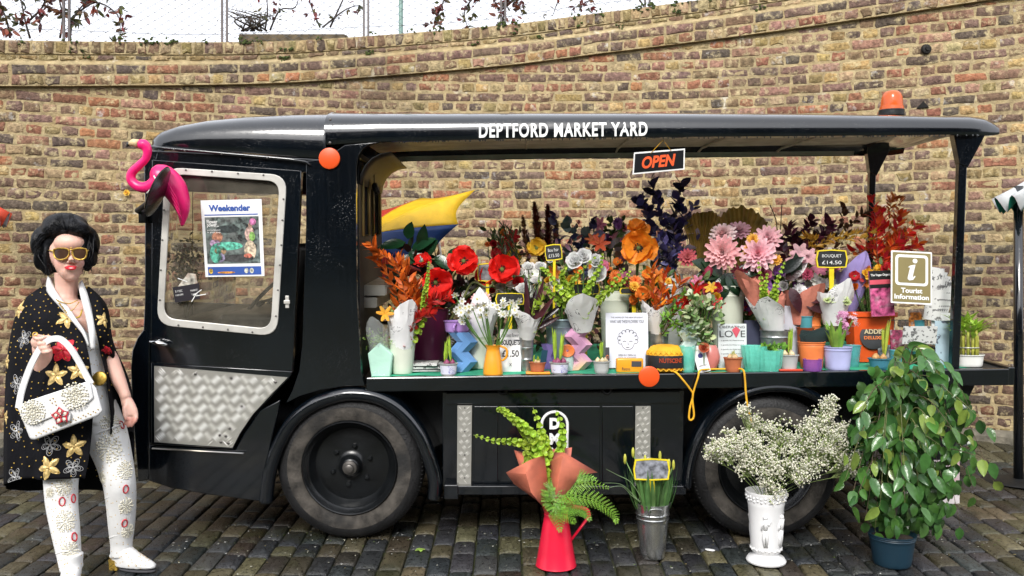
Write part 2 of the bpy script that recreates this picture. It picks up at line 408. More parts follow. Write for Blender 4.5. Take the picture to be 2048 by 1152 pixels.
def brick_mesh(mb, u0, u1, z0a, z1a, out, col, rg, slope=0.0, rough=1.0, depth=0.03):
    g = 0.0080; u0 += g; u1 -= g; z0a += g; z1a -= g
    w_, h_ = u1-u0, z1a-z0a; uc = (u0+u1)/2
    def ring(ins, o_, j):
        c = 0.006+ins*0.5
        P = [(u0+ins+c, z0a+ins), (uc, z0a+ins), (u1-ins-c, z0a+ins), (u1-ins, z0a+ins+c), (u1-ins, z1a-ins-c), (u1-ins-c, z1a-ins), (uc, z1a-ins), (u0+ins+c, z1a-ins), (u0+ins, z1a-ins-c), (u0+ins, z0a+ins+c)]
        return [wall_pt(p[0]+dj[0], p[1]+dj[1]+slope*(p[0]-uc), o_+rg.uniform(-.0012, .0012)) for p, dj in zip(P, j)]
    j = [(rg.gauss(0, .0036)*rough, rg.gauss(0, .0030)*rough) for _ in range(10)]
    pr = out-0.003+rg.uniform(-0.003, 0.004)
    r0, r1, r2 = ring(0, pr-depth, j), ring(0, pr-0.004, j), ring(0.006, pr+0.001, j)
    ce = [wall_pt(uc+w_*k, (z0a+z1a)/2+rg.uniform(-.006, .006), pr+rg.uniform(-0.002, 0.004)) for k in (-0.25, 0.25)]
    vs = r0+r1+r2+ce; fs = []
    for k in range(2):
        for i in range(10): q = (i+1) % 10; fs.append((k*10+i, k*10+q, k*10+10+q, k*10+10+i))
    b = 20; A, B = 30, 31
    for i, q in ((0, 1), (7, 8), (8, 9), (9, 0), (6, 7)): fs.append((b+i, b+q, A))
    for i, q in ((1, 2), (2, 3), (3, 4), (4, 5), (5, 6)): fs.append((b+i, b+q, B))
    fs += [(b+1, B, A), (b+6, A, B)]
    mb.add(vs, fs, col)
rg = random.Random(21); items = []
row = 0; z = 0.115
while z < 4.4:
    ln = SL if row % 2 == 0 else SL/2
    u = U0+(0 if row % 2 == 0 else SL/4)+rg.uniform(-0.02, 0.02)
    while u < U1:
        l2 = ln*rg.uniform(0.955, 1.045); zt = min(z+COURSE, zl(u+l2/2)-0.004)
        if rg.random() < 0.03 and row % 2 == 0: l2 *= 0.5
        if zt-z > 0.03: items.append((u, u+l2, z, zt, 0.0, pick(row, z, u, rg, 'plain'), 0.0, 1.25))
        u += l2
    row += 1; z += COURSE
def band(off0, off1, ln, out, kind, rough):
    u = U0
    while u < U1:
        l2 = ln*rg.uniform(0.93, 1.07); um = u+l2/2; zz = zl(um); sl = (zl(um+0.05)-zl(um-0.05))/0.1
        items.append((u, u+l2, zz+off0, zz+off1, out, pick(1 if ln < 0.2 else 0, 3, u, rg, kind), sl, rough)); u += l2
band(0.0, 0.080, SL/2, 0.040, 'header_band', 1.6)
band(0.080, 0.160, SL, 0.040, 'stretch_band', 1.0)
band(0.188, 0.236, SL*0.55, 0.014, 'coping', 1.5)
band(0.238, 0.336, 0.078, 0.026, 'coping', 1.7)
def bkey(b):
    uc = (b[0]+b[1])/2; p = wall_pt(uc, (b[2]+b[3])/2); px = CX+FPX*p.x/p.y; py = CY-FPX*(p.z-H)/p.y
    hid = not (-5 < px < 2053 and -8 < py < 900) or (280 < px < 2010 and 225 < py < 335) or (285 < px < 760 and py > 225) or (700 < px < 2000 and py > 520) or (5 < px < 260 and py > 420)
    return (1 if hid else 0, -(b[1]-b[0])*(b[3]-b[2])/p.y**2)
items.sort(key=bkey)
rest = MB()
for i, b in enumerate(items):
    if i < 300: m1 = MB(); brick_mesh(m1, b[0], b[1], b[2], b[3], b[4], b[5], rg, b[6], b[7]); m1.build('brick', m_brick, wall, recalc=False, auto=45)
    else: brick_mesh(rest, b[0], b[1], b[2], b[3], b[4], b[5], rg, b[6], b[7])
rest.build('bricks', m_brick, wall, recalc=False, kind='stuff', auto=45)
# moss cushions on the coping, one iron boss and a dark hole in the face
ms = MB()
for k in range(46):
    u = rg.uniform(-4.2, 3.0); zz = zl(u); o_, zo = rg.choice([(0.03, 0.33), (0.02, 0.20), (0.028, 0.26), (0.03, 0.338)])
    for q in range(rg.randint(3, 8)):
        ms.ellip(wall_pt(u+rg.gauss(0, .022), zz+zo+rg.gauss(0, .014), o_), (rg.uniform(.006, .017), .007, rg.uniform(.005, .013)), 6, 4)
ms.build('moss_cushions', m_moss, wall, kind='stuff')
m_iron = M('old_iron', (0.03, 0.028, 0.026), rough=0.6, metal=0.6, var=0.4, bump=0.5)
u, z = wall_hit(1852, 99); b = MB(); b.lathe([(0.0, 0.03), (0.014, 0.03), (0.018, 0.02), (0.034, 0.016), (0.04, 0.0)], 14, wall_pt(u, z, 0.004), Matrix.Rotation(rad(90), 3, 'X')); b.build('tie_boss', m_iron, wall, auto=40)
u, z = wall_hit(1843, 211); b = MB(); q = [wall_pt(u-0.035, z-0.02, .010), wall_pt(u+0.05, z-0.018, .010), wall_pt(u+0.012, z+0.03, .010), wall_pt(u-0.035, z-0.02, -.01), wall_pt(u+0.05, z-0.018, -.01), wall_pt(u+0.012, z+0.03, -.01)]
b.add(q, [(0, 1, 2), (0, 3, 4, 1), (1, 4, 5, 2), (2, 5, 3, 0)]); b.build('broken_pocket', M('pocket_dark', (0.012, 0.011, 0.010), rough=1), wall, smooth=False)
# footing strip where the paving meets the wall
ft = MB(); rings = []
for i in range(NU+1):
    u = lerp(U0, U1, i/NU); rings.append([wall_pt(u, 0.10, 0.10), wall_pt(u, zg(6.3)+0.0, 0.10), wall_pt(u, zg(6.3)+0.03, 0.06), wall_pt(u, zg(6.3)+0.035, -0.01)])
ft.loft(rings, closed=False); ft.build('footing', M('footing_mortar', (0.16, 0.145, 0.11), rough=0.9, var=0.4, bump=0.8), wall, smooth=False, recalc=False)
# -------- unseen viaduct added behind the camera so the glossy paint reflects something dark
va = thing('added_arches', 'added dark brick viaduct with arched openings, unseen behind the camera, for paint reflections', 'added building', (0, -10.0, zg(-10)))
pl_ = [(26, 5.4), (26, -.2)]
for k in range(6):
    xc = 20-8*k; pl_ += [(xc+2.6, -.2)]+[(xc+2.6*math.cos(t), 2.1+2.6*math.sin(t)) for t in np.linspace(0, math.pi, 13)]+[(xc-2.6, -.2)]
pl_ += [(-26, -.2), (-26, 5.4)]; t = MB(); t.prism(pl_, -10.6, -10.0); m_va = M('dark_arch_brick', (.075, .055, .045), rough=.9, var=.4, vscale=3, bump=.5); t.build('facade', m_va, va, smooth=False)
t = MB(); t.bx(-26, 26, -10.05, -9.85, 5.35, 5.6); t.build('parapet', m_va, va, smooth=False); t = MB(); t.bx(-26, 26, -12.8, -12.6, -.2, 5.4); t.build('back_wall', M('arch_dark', (.02, .018, .016), rough=.8), va, smooth=False)
# -------- ramp behind the wall (its surface is out of sight; plants and fence stand on it)
rp = MB(); rings = []
for i in range(25):
    u = lerp(U0, U1, i/24); rings.append([wall_pt(u, zl(u)+0.26, -0.20), wall_pt(u, zl(u)+0.22, -1.6), wall_pt(u, zl(u)+0.15, -3.0)])
rp.loft(rings, closed=False); o = rp.build('ramp', m_soil, smooth=False); o['kind'] = 'structure'
# -------- wire fence on the wall
m_wire = M('galvanised_wire', (0.10, 0.105, 0.11), rough=0.5, metal=0.4)
m_post = M('fence_post_paint', (0.10, 0.085, 0.085), rough=0.5, var=0.3)
fence = thing('wire_fence', 'diamond wire mesh fence with paired thin posts along the top of the brick wall', 'fence', wall_pt(-1.0, zl(-1.0)+0.33, -0.07))
def fpt(u, h): return wall_pt(u, zl(u)+0.33+h, -0.07)
for px in (-160, 130, 447, 731, 1006, 1295, 1560, 1800):
    u = wall_hit(px, 60)[0]
    for du in (-0.016, 0.020):
        t = MB(); t.box(fpt(u+du, 0.48), (0.017, 0.012, 1.0)); t.build('post', m_post, fence, smooth=False)
wm = MB(); HM = 0.95; cw = 0.098; slope_ = 0.66
for sgn in (-1, 1):
    u = -5.6
    while u < 5.4:
        pts = []
        for k in range(6):
            h = 0.01+HM*k/5; uu = u+sgn*h/slope_
            if -5.3 < uu < 5.3: pts.append(fpt(uu, h))
        if len(pts) > 1: wm.tube(pts, 0.0018, 3, cap=False)
        u += cw
wm.build('wire_mesh', m_wire, fence, kind='stuff')
wr = MB()
for h in (0.10, 0.93):
    wr.tube([fpt(u, h+0.012*math.sin(u*3)) for u in np.linspace(-5.2, 5.2, 60)], 0.002, 4)
wr.build('tension_wire', m_wire, fence)
# pale green pole further back, planter and shrubs
u = wall_hit(796, 40)[0]; p0 = wall_pt(u, zl(u)+0.20, -0.9); pl = thing('green_pole', 'pale green painted steel pole rising behind the wire fence', 'pole', p0)
t = MB(); t.tube([p0, p0+Vector((0, 0, 2.2))], 0.021, 12); t.build('shaft', M('pale_green_paint', '#7f9d95', rough=0.45), pl, auto=40)
t = MB(); t.lathe([(0.06, 0), (0.06, 0.012), (0.03, 0.02)], 14, p0); t.build('base_plate', MATS['pale_green_paint'], pl, auto=40)
uL, uR = wall_hit(480, 60)[0], wall_hit(694, 60)[0]
p0 = wall_pt((uL+uR)/2, zl((uL+uR)/2)+0.25, -0.35); plant_box = thing('planter_box', 'long weathered timber planter box behind the wire fence', 'planter', p0)
m_wood = M('wet_timber', (0.115, 0.085, 0.045), rough=0.75, var=0.4, vscale=18, bump=0.6)
Wd = (uR-uL)*1.05
for k, (z0_, z1_) in enumerate([(0.06, 0.135), (0.14, 0.20)]):
    for yy in (-0.14, 0.14): t = MB(); t.bx(p0.x-Wd/2, p0.x+Wd/2, p0.y+yy-0.014, p0.y+yy+0.014, p0.z+z0_, p0.z+z1_); t.build('plank', m_wood, plant_box, smooth=False, bevel=0.004)
for xx in (-1, 1): t = MB(); t.bx(p0.x+xx*Wd/2-0.014, p0.x+xx*Wd/2+0.014, p0.y-0.125, p0.y+0.125, p0.z, p0.z+0.20); t.build('end_board', m_wood, plant_box, smooth=False, bevel=0.004)
t = MB(); t.bx(p0.x-Wd/2+.01, p0.x+Wd/2-.01, p0.y-0.12, p0.y+0.12, p0.z+0.02, p0.z+0.15); t.build('compost', m_soil, plant_box, smooth=False)
m_twig = M('twig_bark', (0.055, 0.04, 0.032), rough=0.8, var=0.3)
m_autumn = leafmat('autumn_leaf', (1, 1, 1), rough=0.5, trans=0.35)
AUT = [(0.20, 0.035, 0.035), (0.26, 0.07, 0.04), (0.12, 0.03, 0.035), (0.10, 0.11, 0.03), (0.16, 0.13, 0.045), (0.22, 0.11, 0.06), (0.07, 0.08, 0.025)]
def shrub(name, label, stems, nleaf, rng, leafL=0.075, droop=0.5, group=None, pal=AUT, cat='shrub', back=-0.20):
    b0 = stems[0][0]; u0 = wall_hit(*b0)[0]; base = wall_pt(u0, zl(u0)+0.22, back); o = thing(name, label, cat, base, group)
    tw = MB(); lf = MB(); paths = []
    for s_ in stems:
        pts = []
        for k, (px, py) in enumerate(s_):
            u = wall_hit(px, min(py, 60))[0]; Yd = wall_pt(u, 0, back+0.07*(k % 2)).y
            pts.append(W(px, py, Yd))
        p = spline(pts, 5); paths.append(p); tw.tube(p, [lerp(0.009, 0.0025, i/(len(p)-1)) for i in range(len(p))], 5)
    for k in range(nleaf):
        p = rng.choice(paths); i = rng.randrange(len(p)//4, len(p)); q = p[i]+rvec(rng)*rng.uniform(0.0, 0.10)
        d = (rvec(rng)+Vector((0, 0, -droop))).normalized(); c = jit(rng.choice(pal), 0.25, rng)
        if rng.random() < 0.6: tw.tube([p[i], q], 0.0012, 3, cap=False)
        for j in range(rng.choice([1, 2, 3, 4])):
            d2 = (d+rvec(rng)*0.75).normalized(); lf.leaf(q, d2, rvec(rng), leafL*rng.uniform(0.6, 1.15), leafL*0.34, bend=rng.uniform(0, .5), seg=4, col=c)
    tw.build('stems', m_twig, o); lf.build('leaves', m_autumn, o, recalc=False)
    return o
rs = random.Random(3)
shrub('autumn_shrub', 'red and green leaved autumn climber at the fence, hanging over the wall above the woman', [[(60, 76), (50, 40), (40, -10), (30, -60)], [(120, 76), (125, 30), (110, -30), (100, -80)], [(140, 76), (150, 30), (190, -10), (230, -30)], [(20, 76), (10, 30), (-20, -20)], [(140, 40), (190, 5), (235, 30), (240, 70)], [(60, 40), (90, 0), (60, -60)]], 210, rs, 0.080)
shrub('autumn_shrub', 'red leaved autumn climber at the fence above the start of the roof lettering', [[(1003, 60), (1000, 20), (960, -25), (900, -40)], [(1003, 55), (1010, 10), (1010, -40)], [(900, -30), (880, 20), (870, 45)], [(960, -20), (930, 20), (935, 55)], [(1003, 20), (1030, 0), (1045, 30)]], 150, rs, 0.070)
shrub('autumn_shrub', 'small red leaved climber at the fence above the end of the roof lettering', [[(1290, 15), (1250, -30), (1190, -35)], [(1200, -30), (1130, -15), (1105, 32)], [(1230, -30), (1180, 0), (1160, 10)]], 36, rs, 0.062)
shrub('bare_shrub', 'bare twiggy shrub with few red leaves growing in the timber planter', [[(530, 60), (535, 20), (530, -30)], [(540, 60), (560, 20), (590, 15), (600, -20)], [(640, 55), (625, 20), (610, -30)], [(645, 55), (690, 20), (720, 10)], [(660, 55), (690, -10), (700, -40)]], 52, rs, 0.055, back=-0.35)
gs = [[(500+rs.uniform(-18, 40), 62), (495+rs.uniform(-30, 50), 40), (490+rs.uniform(-40, 70), 22+rs.uniform(-4, 12))] for _ in range(16)]
shrub('heather_tuft', 'small grey green heathery tuft at the end of the timber planter', gs, 120, rs, 0.022, pal=[(0.10, 0.10, 0.055), (0.16, 0.13, 0.09), (0.09, 0.08, 0.05)], cat='plant', back=-0.35)
# ================================================================ THE BLACK MILK FLOAT (built in its own frame, standing on the sloping yard)
fl = bpy.data.objects.new('flower_float', None); COL.objects.link(fl); fl.location = (0, Y0, 0); fl.rotation_euler = (TA, 0, 0)
tag(fl, 'black electric milk float with open sided deck used as a flower stall', 'milk float')
FW = 1.18                                             # body width
def q(px, py, v=0.0): return L(px, py, v)
def qs(pts, v=0.0): return [L(p[0], p[1], v) for p in pts]
def arc_pts(pts, n=6): return [(p.x, p.y) for p in spline([Vector((a, b, 0)) for a, b in pts], n)]
# -------- paint
def paint(name, col, rough, drops=True):
    m = M(name, col, rough=rough, var=0.25, vscale=3.0, spec=0.5)
    n = m.node_tree.nodes; l = m.node_tree.links; p = n['Principled BSDF']; tc = n['Texture Coordinate']
    # rain streaks in the gloss and drops standing on the paint
    mp = n.new('ShaderNodeMapping'); mp.inputs['Scale'].default_value = (60, 60, 3); l.new(tc.outputs['Object'], mp.inputs[0])
    s_ = n.new('ShaderNodeTexNoise'); s_.inputs['Scale'].default_value = 1.0; s_.inputs['Detail'].default_value = 5; l.new(mp.outputs[0], s_.inputs['Vector'])
    r_ = n.new('ShaderNodeMapRange'); r_.inputs[1].default_value = 0.35; r_.inputs[2].default_value = 0.75; r_.inputs[3].default_value = rough; r_.inputs[4].default_value = rough+0.12
    l.new(s_.outputs[0], r_.inputs[0]); l.new(r_.outputs[0], p.inputs['Roughness'])
    b0 = n.new('ShaderNodeBump'); b0.inputs['Strength'].default_value = 0.02; b0.inputs['Distance'].default_value = 0.006; l.new(s_.outputs[0], b0.inputs['Height'])
    vo = n.new('ShaderNodeTexVoronoi'); vo.inputs['Scale'].default_value = 95; l.new(tc.outputs['Object'], vo.inputs['Vector'])
    dr = n.new('ShaderNodeMapRange'); dr.inputs[1].default_value = 0.10; dr.inputs[2].default_value = 0.26; dr.inputs[3].default_value = 1; dr.inputs[4].default_value = 0; l.new(vo.outputs['Distance'], dr.inputs[0])
    wn = n.new('ShaderNodeTexNoise'); wn.inputs['Scale'].default_value = 5; l.new(tc.outputs['Object'], wn.inputs['Vector'])
    wm_ = n.new('ShaderNodeMapRange'); wm_.inputs[1].default_value = 0.45; wm_.inputs[2].default_value = 0.62; l.new(wn.outputs[0], wm_.inputs[0])
    mu = n.new('ShaderNodeMath'); mu.operation = 'MULTIPLY'; l.new(dr.outputs[0], mu.inputs[0]); l.new(wm_.outputs[0], mu.inputs[1])
    b1 = n.new('ShaderNodeBump'); b1.inputs['Strength'].default_value = 0.35 if drops else 0.2; b1.inputs['Distance'].default_value = 0.003; l.new(mu.outputs[0], b1.inputs['Height']); l.new(b0.outputs[0], b1.inputs['Normal']); l.new(b1.outputs[0], p.inputs['Normal'])
    return m
m_blk = paint('black_coach_paint', (0.0022, 0.0040, 0.0065), 0.12); m_blk.node_tree.nodes['Principled BSDF'].inputs['Coat Weight'].default_value = 1.0
m_chs = M('chassis_black', (0.006, 0.007, 0.008), rough=0.55, var=0.4, bump=0.3)
m_in = M('roof_lining', (0.58, 0.56, 0.52), rough=0.6, var=0.2, tint=(0.46, 0.43, 0.37))
m_alu = M('brushed_aluminium', (0.62, 0.61, 0.58), rough=0.36, metal=1.0, var=0.12, bump=0.1, bscale=40, tint=(0.5, 0.47, 0.40))
m_frame = M('window_frame_paint', (0.66, 0.64, 0.59), rough=0.42, metal=0.35, var=0.12)
m_tyre = M('tyre_rubber', (0.009, 0.009, 0.010), rough=0.62, var=0.4, vscale=14, bump=0.4, bscale=80)
m_tyre2 = M('tyre_wall_dusty', (0.060, 0.053, 0.045), rough=0.9, var=0.45, vscale=16, bump=0.4, tint=(0.016, 0.016, 0.016))
m_rim = M('wheel_black', (0.006, 0.007, 0.008), rough=0.26, var=0.3, bump=0.15, bscale=30)
m_bolt = M('bolt_steel', (0.16, 0.15, 0.14), rough=0.4, metal=0.8)
m_or = M('reflector_orange', (0.78, 0.085, 0.012), rough=0.4, var=0.04)
m_white = M('white_lettering', (0.80, 0.80, 0.78), rough=0.45, var=0.05)
def fp(mb, name, mat, parent=fl, **k): return mb.build(name, mat, parent, local=True, **k)
# -------- roof: one shell lofted along the length; the section is rounded at the near and far edges
def roof_section(x, ztop, zlip, v0, v1, r):
    s_ = [(v0+0.020, zlip), (v0+0.004, zlip+0.002), (v0, zlip+0.012), (v0+0.001, lerp(zlip, ztop, 0.30))]
    hgt = ztop-zlip; e = [(0.006, .46), (.022, .60), (.050, .715), (.095, .81), (.160, .885), (.25, .94), (.36, .975)]
    s_ += [(v0+a*r/0.13, lerp(zlip, ztop, b)) for a, b in e]+[((v0+v1)/2, ztop)]+[(v1-a*r/0.13, lerp(zlip, ztop, b)) for a, b in e[::-1]]
    s_ += [(v1-0.001, lerp(zlip, ztop, 0.30)), (v1, zlip+0.012), (v1-0.004, zlip+0.002), (v1-0.020, zlip)]
    s_ += [(v1-0.035, min(zlip+0.03, ztop-0.03)), ((v0+v1)/2, ztop-0.02), (v0+0.035, min(zlip+0.03, ztop-0.03))]
    return [Vector((x, a, b)) for a, b in s_]
tops = [(648, 222), (690, 223), (760, 224), (1000, 224), (1300, 224), (1600, 226), (1800, 229), (1900, 232), (1950, 234), (1985, 239), (2005, 247), (2016, 258)]
lips = [(648, 290), (690, 288), (760, 284), (1000, 279), (1300, 275), (1600, 273), (1800, 271), (1900, 270), (1950, 270), (1985, 270), (2005, 268), (2016, 266)]
secs = []
for (tx_, ty_), (lx_, ly_) in zip(tops, lips):
    x_, _ = q(tx_, 250); zt = q(tx_, ty_, 0.20)[1]+0.008; zb = q(lx_, ly_)[1]
    end = max(0, (tx_-1900)/116); ins = 0.07*end**2
    secs.append(roof_section(x_, max(zt+0.012*end, zb+0.03), zb, ins, FW-ins, 0.13*(1-0.5*end)))
# cap the tail
last = secs[-1]; cen = sum(last, Vector())/len(last)
rf = MB(); rf.loft(secs, closed=True); rf.add(last, [tuple(range(len(last)))[::-1]])
roof = fp(rf, 'canopy_roof', m_blk, auto=55)
# pale lining under the roof (hung just below the shell)
lin = MB(); rings = []
for (tx_, ty_), (lx_, ly_) in list(zip(tops, lips))[1:-4]:
    x_, _ = q(tx_, 250); zb = q(lx_, ly_)[1]; rings.append([Vector((x_, a, zb+b)) for a, b in ((0.024, 0.004), (0.04, 0.040), (0.12, 0.055), (FW/2, 0.062), (FW-0.12, 0.055), (FW-0.04, 0.040), (FW-0.024, 0.004))])
lin.loft(rings, closed=False); fp(lin, 'roof_lining', m_in, solid=0.004)
for px in (1060, 1290, 1500, 1700):
    x_, _ = q(px, 250); zb = q(px, 275)[1]; b = MB(); b.tube([(x_, 0.05, zb+0.036), (x_, 0.12, zb+0.050), (x_, FW-0.12, zb+0.050), (x_, FW-0.05, zb+0.036)], 0.008, 8); fp(b, 'roof_bow', m_in)
dr = MB(); rr_ = random.Random(8)                       # rain drops hanging on the gutter edge
for k in range(150):
    px = rr_.uniform(720, 1960); x_, zz = q(px, interp(px, [p[0] for p in lips], [p[1] for p in lips])); dr.ellip((x_, 0.010, zz-0.001), (0.0035, 0.0035, rr_.uniform(0.003, 0.007)), 6, 4)
fp(dr, 'rain_drops', M('water_drop', (0.05, 0.055, 0.06), rough=0.05), kind='stuff')
# -------- cab: near side panel with its openings, built as strips round the door
cab = MB()
TH = 0.035
# cab roof dome: sections across x from the nose to the seam
dome = [(284, 272, 300), (292, 262, 300), (310, 253, 300), (345, 243, 300), (400, 234, 302), (480, 227, 306), (560, 223.5, 312), (648, 222, 318)]
secs2 = []
for i, (px, ty_, by_) in enumerate(dome):
    x_, _ = q(px, 280); zt = q(px, ty_, 0.20)[1]+0.008; zb = q(px, by_)[1]
    t = 1-i/(len(dome)-1); ins = 0.30*t**3
    if i == 0: ins = 0.30; zt = zb+0.07
    secs2.append(roof_section(x_, max(zt-0.012*t, zb+0.05), zb, ins*0.35, FW-ins*0.35, 0.13))
cd = MB(); cd.loft(secs2, closed=True); cd.add(secs2[0], [tuple(range(len(secs2[0])))]); fp(cd, 'cab_roof', m_blk, auto=55)
sm = MB(); s_ = roof_section(q(649, 250)[0], q(649, 222, 0.20)[1]+0.013, q(649, 318)[1], -0.004, FW+0.004, 0.13)[1:22]
sm.tube(s_, 0.005, 6); fp(sm, 'roof_seam', m_blk)
def side(poly, name, v0=0.0, th=TH, mat=m_blk, parent=fl, bevel=0.006, auto=40, **k):
    b = MB(); b.prism(qs(poly, v0), v0, v0+th); return fp(b, name, mat, parent, smooth=True, bevel=bevel, auto=auto, **k)
# header over the door, gutter moulding, front pillar, lower skirt, B pillar
side([(290, 300), (648, 318), (648, 345), (612, 345), (300, 322)], 'door_header', 0.004)
gt = MB(); gt.tube([(*[q(px, py, 0)][0][:1], -0.010, q(px, py, 0)[1]) for px, py in ((303, 294), (330, 297), (400, 303), (500, 312), (580, 319), (612, 324), (622, 331))], [0.008]*5+[0.007, 0.004], 8); fp(gt, 'gutter_moulding', m_blk)
for px, py in ((350, 300), (372, 302), (445, 308), (536, 316), (662, 240), (661, 286)):
    b = MB(); x_, z_ = q(px, py); b.lathe([(0.0, 0.004), (0.005, 0.003), (0.007, 0.0)], 8, (x_, -0.014, z_), Matrix.Rotation(rad(90), 3, 'X')); fp(b, 'rivet', m_bolt)
side([(286, 290), (306, 312), (304, 640), (300, 700), (300, 888), (298, 960), (276, 964), (268, 870), (263, 790), (261, 735), (264, 700), (274, 676), (286, 660), (289, 600), (289, 400)], 'front_pillar', 0.004)
side([(298, 890), (470, 900), (487, 868), (520, 820), (560, 800), (545, 870), (530, 950), (524, 1004), (480, 998), (420, 990), (340, 976), (297, 962)], 'cab_skirt', 0.0)
# B pillar: a wide post that flares out into the roof with a curved inner corner
bp_ = [(612, 322), (648, 318), (690, 290), (760, 284)]+[(740, 288), (726, 297), (717, 312), (713, 335), (712, 400), (714, 600), (722, 745), (730, 772), (690, 772), (640, 780), (600, 792), (572, 806), (585, 780), (598, 742), (604, 690), (612, 450)]
side(bp_, 'pillar', 0.0, th=0.05)
# front of the cab: rounded nose panel across the width, windscreen frame
nose = MB(); rings = []
for py, dx in ((300, 0.02), (330, 0.0), (420, 0.0), (600, 0.0), (655, 0.0), (680, -0.028), (705, -0.05), (740, -0.058), (800, -0.05), (880, -0.035), (962, -0.015)):
    x_, z_ = q(288 if py > 320 else 286, py); x_ = q(289, py)[0]+dx
    rings.append([Vector((x_+0.055*abs(2*t-1)**4*1.0, 0.006+(FW-0.012)*t, z_)) for t in np.linspace(0, 1, 13)])
for a, b_ in ((0, 2), (4, 11)): n2 = MB(); n2.loft(rings[a:b_], closed=False); fp(n2, 'nose_panel', m_blk, solid=0.02)
for t in (0.5,):
    b = MB(); b.tube([rings[1][6], rings[4][6]], 0.014, 8); fp(b, 'windscreen_bar', m_blk)
m_glass = bpy.data.materials.new('dirty_glass'); m_glass.use_nodes = True
n = m_glass.node_tree.nodes; l = m_glass.node_tree.links; n.remove(n['Principled BSDF'])
gl = n.new('ShaderNodeBsdfGlossy'); gl.inputs['Roughness'].default_value = 0.03
tr = n.new('ShaderNodeBsdfTransparent'); tr.inputs[0].default_value = (0.80, 0.80, 0.76, 1)
df = n.new('ShaderNodeBsdfDiffuse'); df.inputs[0].default_value = (0.42, 0.38, 0.30, 1)
fr = n.new('ShaderNodeFresnel'); fr.inputs[0].default_value = 1.5; m1_ = n.new('ShaderNodeMixShader'); m2_ = n.new('ShaderNodeMixShader')
nz = n.new('ShaderNodeTexNoise'); nz.inputs['Scale'].default_value = 6; nz.inputs['Detail'].default_value = 9; nz.inputs['Roughness'].default_value = 0.7
tc = n.new('ShaderNodeTexCoord'); l.new(tc.outputs['Object'], nz.inputs['Vector'])
mr = n.new('ShaderNodeMapRange'); mr.inputs[1].default_value = 0.35; mr.inputs[2].default_value = 0.75; mr.inputs[3].default_value = 0.07; mr.inputs[4].default_value = 0.30; l.new(nz.outputs[0], mr.inputs[0])
l.new(mr.outputs[0], m1_.inputs[0]); l.new(tr.outputs[0], m1_.inputs[1]); l.new(df.outputs[0], m1_.inputs[2])
l.new(fr.outputs[0], m2_.inputs[0]); l.new(m1_.outputs[0], m2_.inputs[1]); l.new(gl.outputs[0], m2_.inputs[2]); l.new(m2_.outputs[0], n['Material Output'].inputs[0])
ws = MB(); ws.loft([[p+Vector((0.012, 0, 0)) for p in rings[1]], [p+Vector((0.012, 0, 0)) for p in rings[4]]], closed=False); fp(ws, 'windscreen', m_glass)
# far side of the cab with its own window opening, floor, seat, dash, back panel
def far(poly, name, mat=m_blk, th=0.03): return side(poly, name, FW-0.03, th=th, mat=mat)
far([(340, 330), (700, 338), (700, 392), (350, 384)], 'far_header'); far([(340, 380), (398, 386), (402, 610), (345, 610)], 'far_front_pillar'); far([(345, 606), (740, 612), (740, 900), (340, 890)], 'far_door_panel')
far([(650, 385), (740, 390), (740, 612), (650, 608)], 'far_rear_pillar')
m_seat = M('seat_vinyl', (0.012, 0.012, 0.013), rough=0.45, bump=0.2)
x0, z0 = q(400, 690); x1, _ = q(585, 690)
st = MB(); st.bx(x0, x1-0.04, 0.25, 0.95, z0-0.10, z0+0.13); seat = fp(st, 'seat', m_seat, smooth=True, bevel=0.03)
st = MB(); st.box((x1-0.04, 0.55, z0+0.28), (0.10, 0.70, 0.46), Matrix.Rotation(rad(12), 3, 'Y')); fp(st, 'seat_back', m_seat, smooth=True, bevel=0.035)
x2, z2 = q(322, 655); st = MB(); st.bx(x2-0.02, x2+0.16, 0.06, FW-0.06, z2-0.30, z2+0.02); fp(st, 'dashboard', m_chs, smooth=True, bevel=0.03)
c_ = Vector((x2+0.30, 0.72, z2+0.07)); ax = Vector((-0.75, 0, 0.66)).normalized(); s__, _, u__ = basis(ax)
st = MB(); st.tube([c_+(s__*math.cos(a)+u__*math.sin(a))*0.19 for a in np.linspace(0, 2*math.pi, 28)[:-1]], 0.011, 8, closed=True); st.tube([c_, c_-ax*-0.0+Vector((-0.26, 0, -0.26))], 0.014, 8); st.tube([c_-s__*0.19, c_+s__*0.19], 0.009, 6); fp(st, 'steering_wheel', m_seat)
x3, z3 = q(300, 900); st = MB(); st.bx(x3, q(600, 900)[0], 0.04, FW-0.04, z3-0.03, z3); fp(st, 'cab_floor', m_chs, smooth=False)
# rear bulkhead of the cab, facing the deck, with two narrow windows
xb0 = q(716, 500)[0]; xb1 = q(764, 500, FW-0.05)[0]
def bk(v): return lerp(xb0, xb1, v/(FW-0.05))
zt, zb = q(716, 296)[1]-0.01, q(716, 768)[1]
wz0, wz1 = q(740, 470, 0.5)[1], q(740, 342, 0.5)[1]
spans = [(0.05, 0.17, None), (0.17, 0.42, 1), (0.42, 0.60, None), (0.60, 0.95, 1), (0.95, FW-0.05, None)]
bh = MB()
for v0, v1, hole in spans:
    for z0_, z1_ in ([(zb, wz0), (wz1, zt)] if hole else [(zb, zt)]):
        P = [(bk(v0), v0), (bk(v1), v1)]; vs = []
        for dx in (0, -0.025):
            for (xx, vv) in P: vs += [Vector((xx+dx, vv, z0_)), Vector((xx+dx, vv, z1_))]
        bh.add(vs, [(0, 1, 3, 2), (4, 6, 7, 5), (0, 2, 6, 4), (1, 5, 7, 3), (0, 4, 5, 1), (2, 3, 7, 6)])
bulk = fp(bh, 'bulkhead', m_chs, smooth=False)
m_gold = M('old_gilt_strip', (0.30, 0.22, 0.08), rough=0.4, metal=0.5)
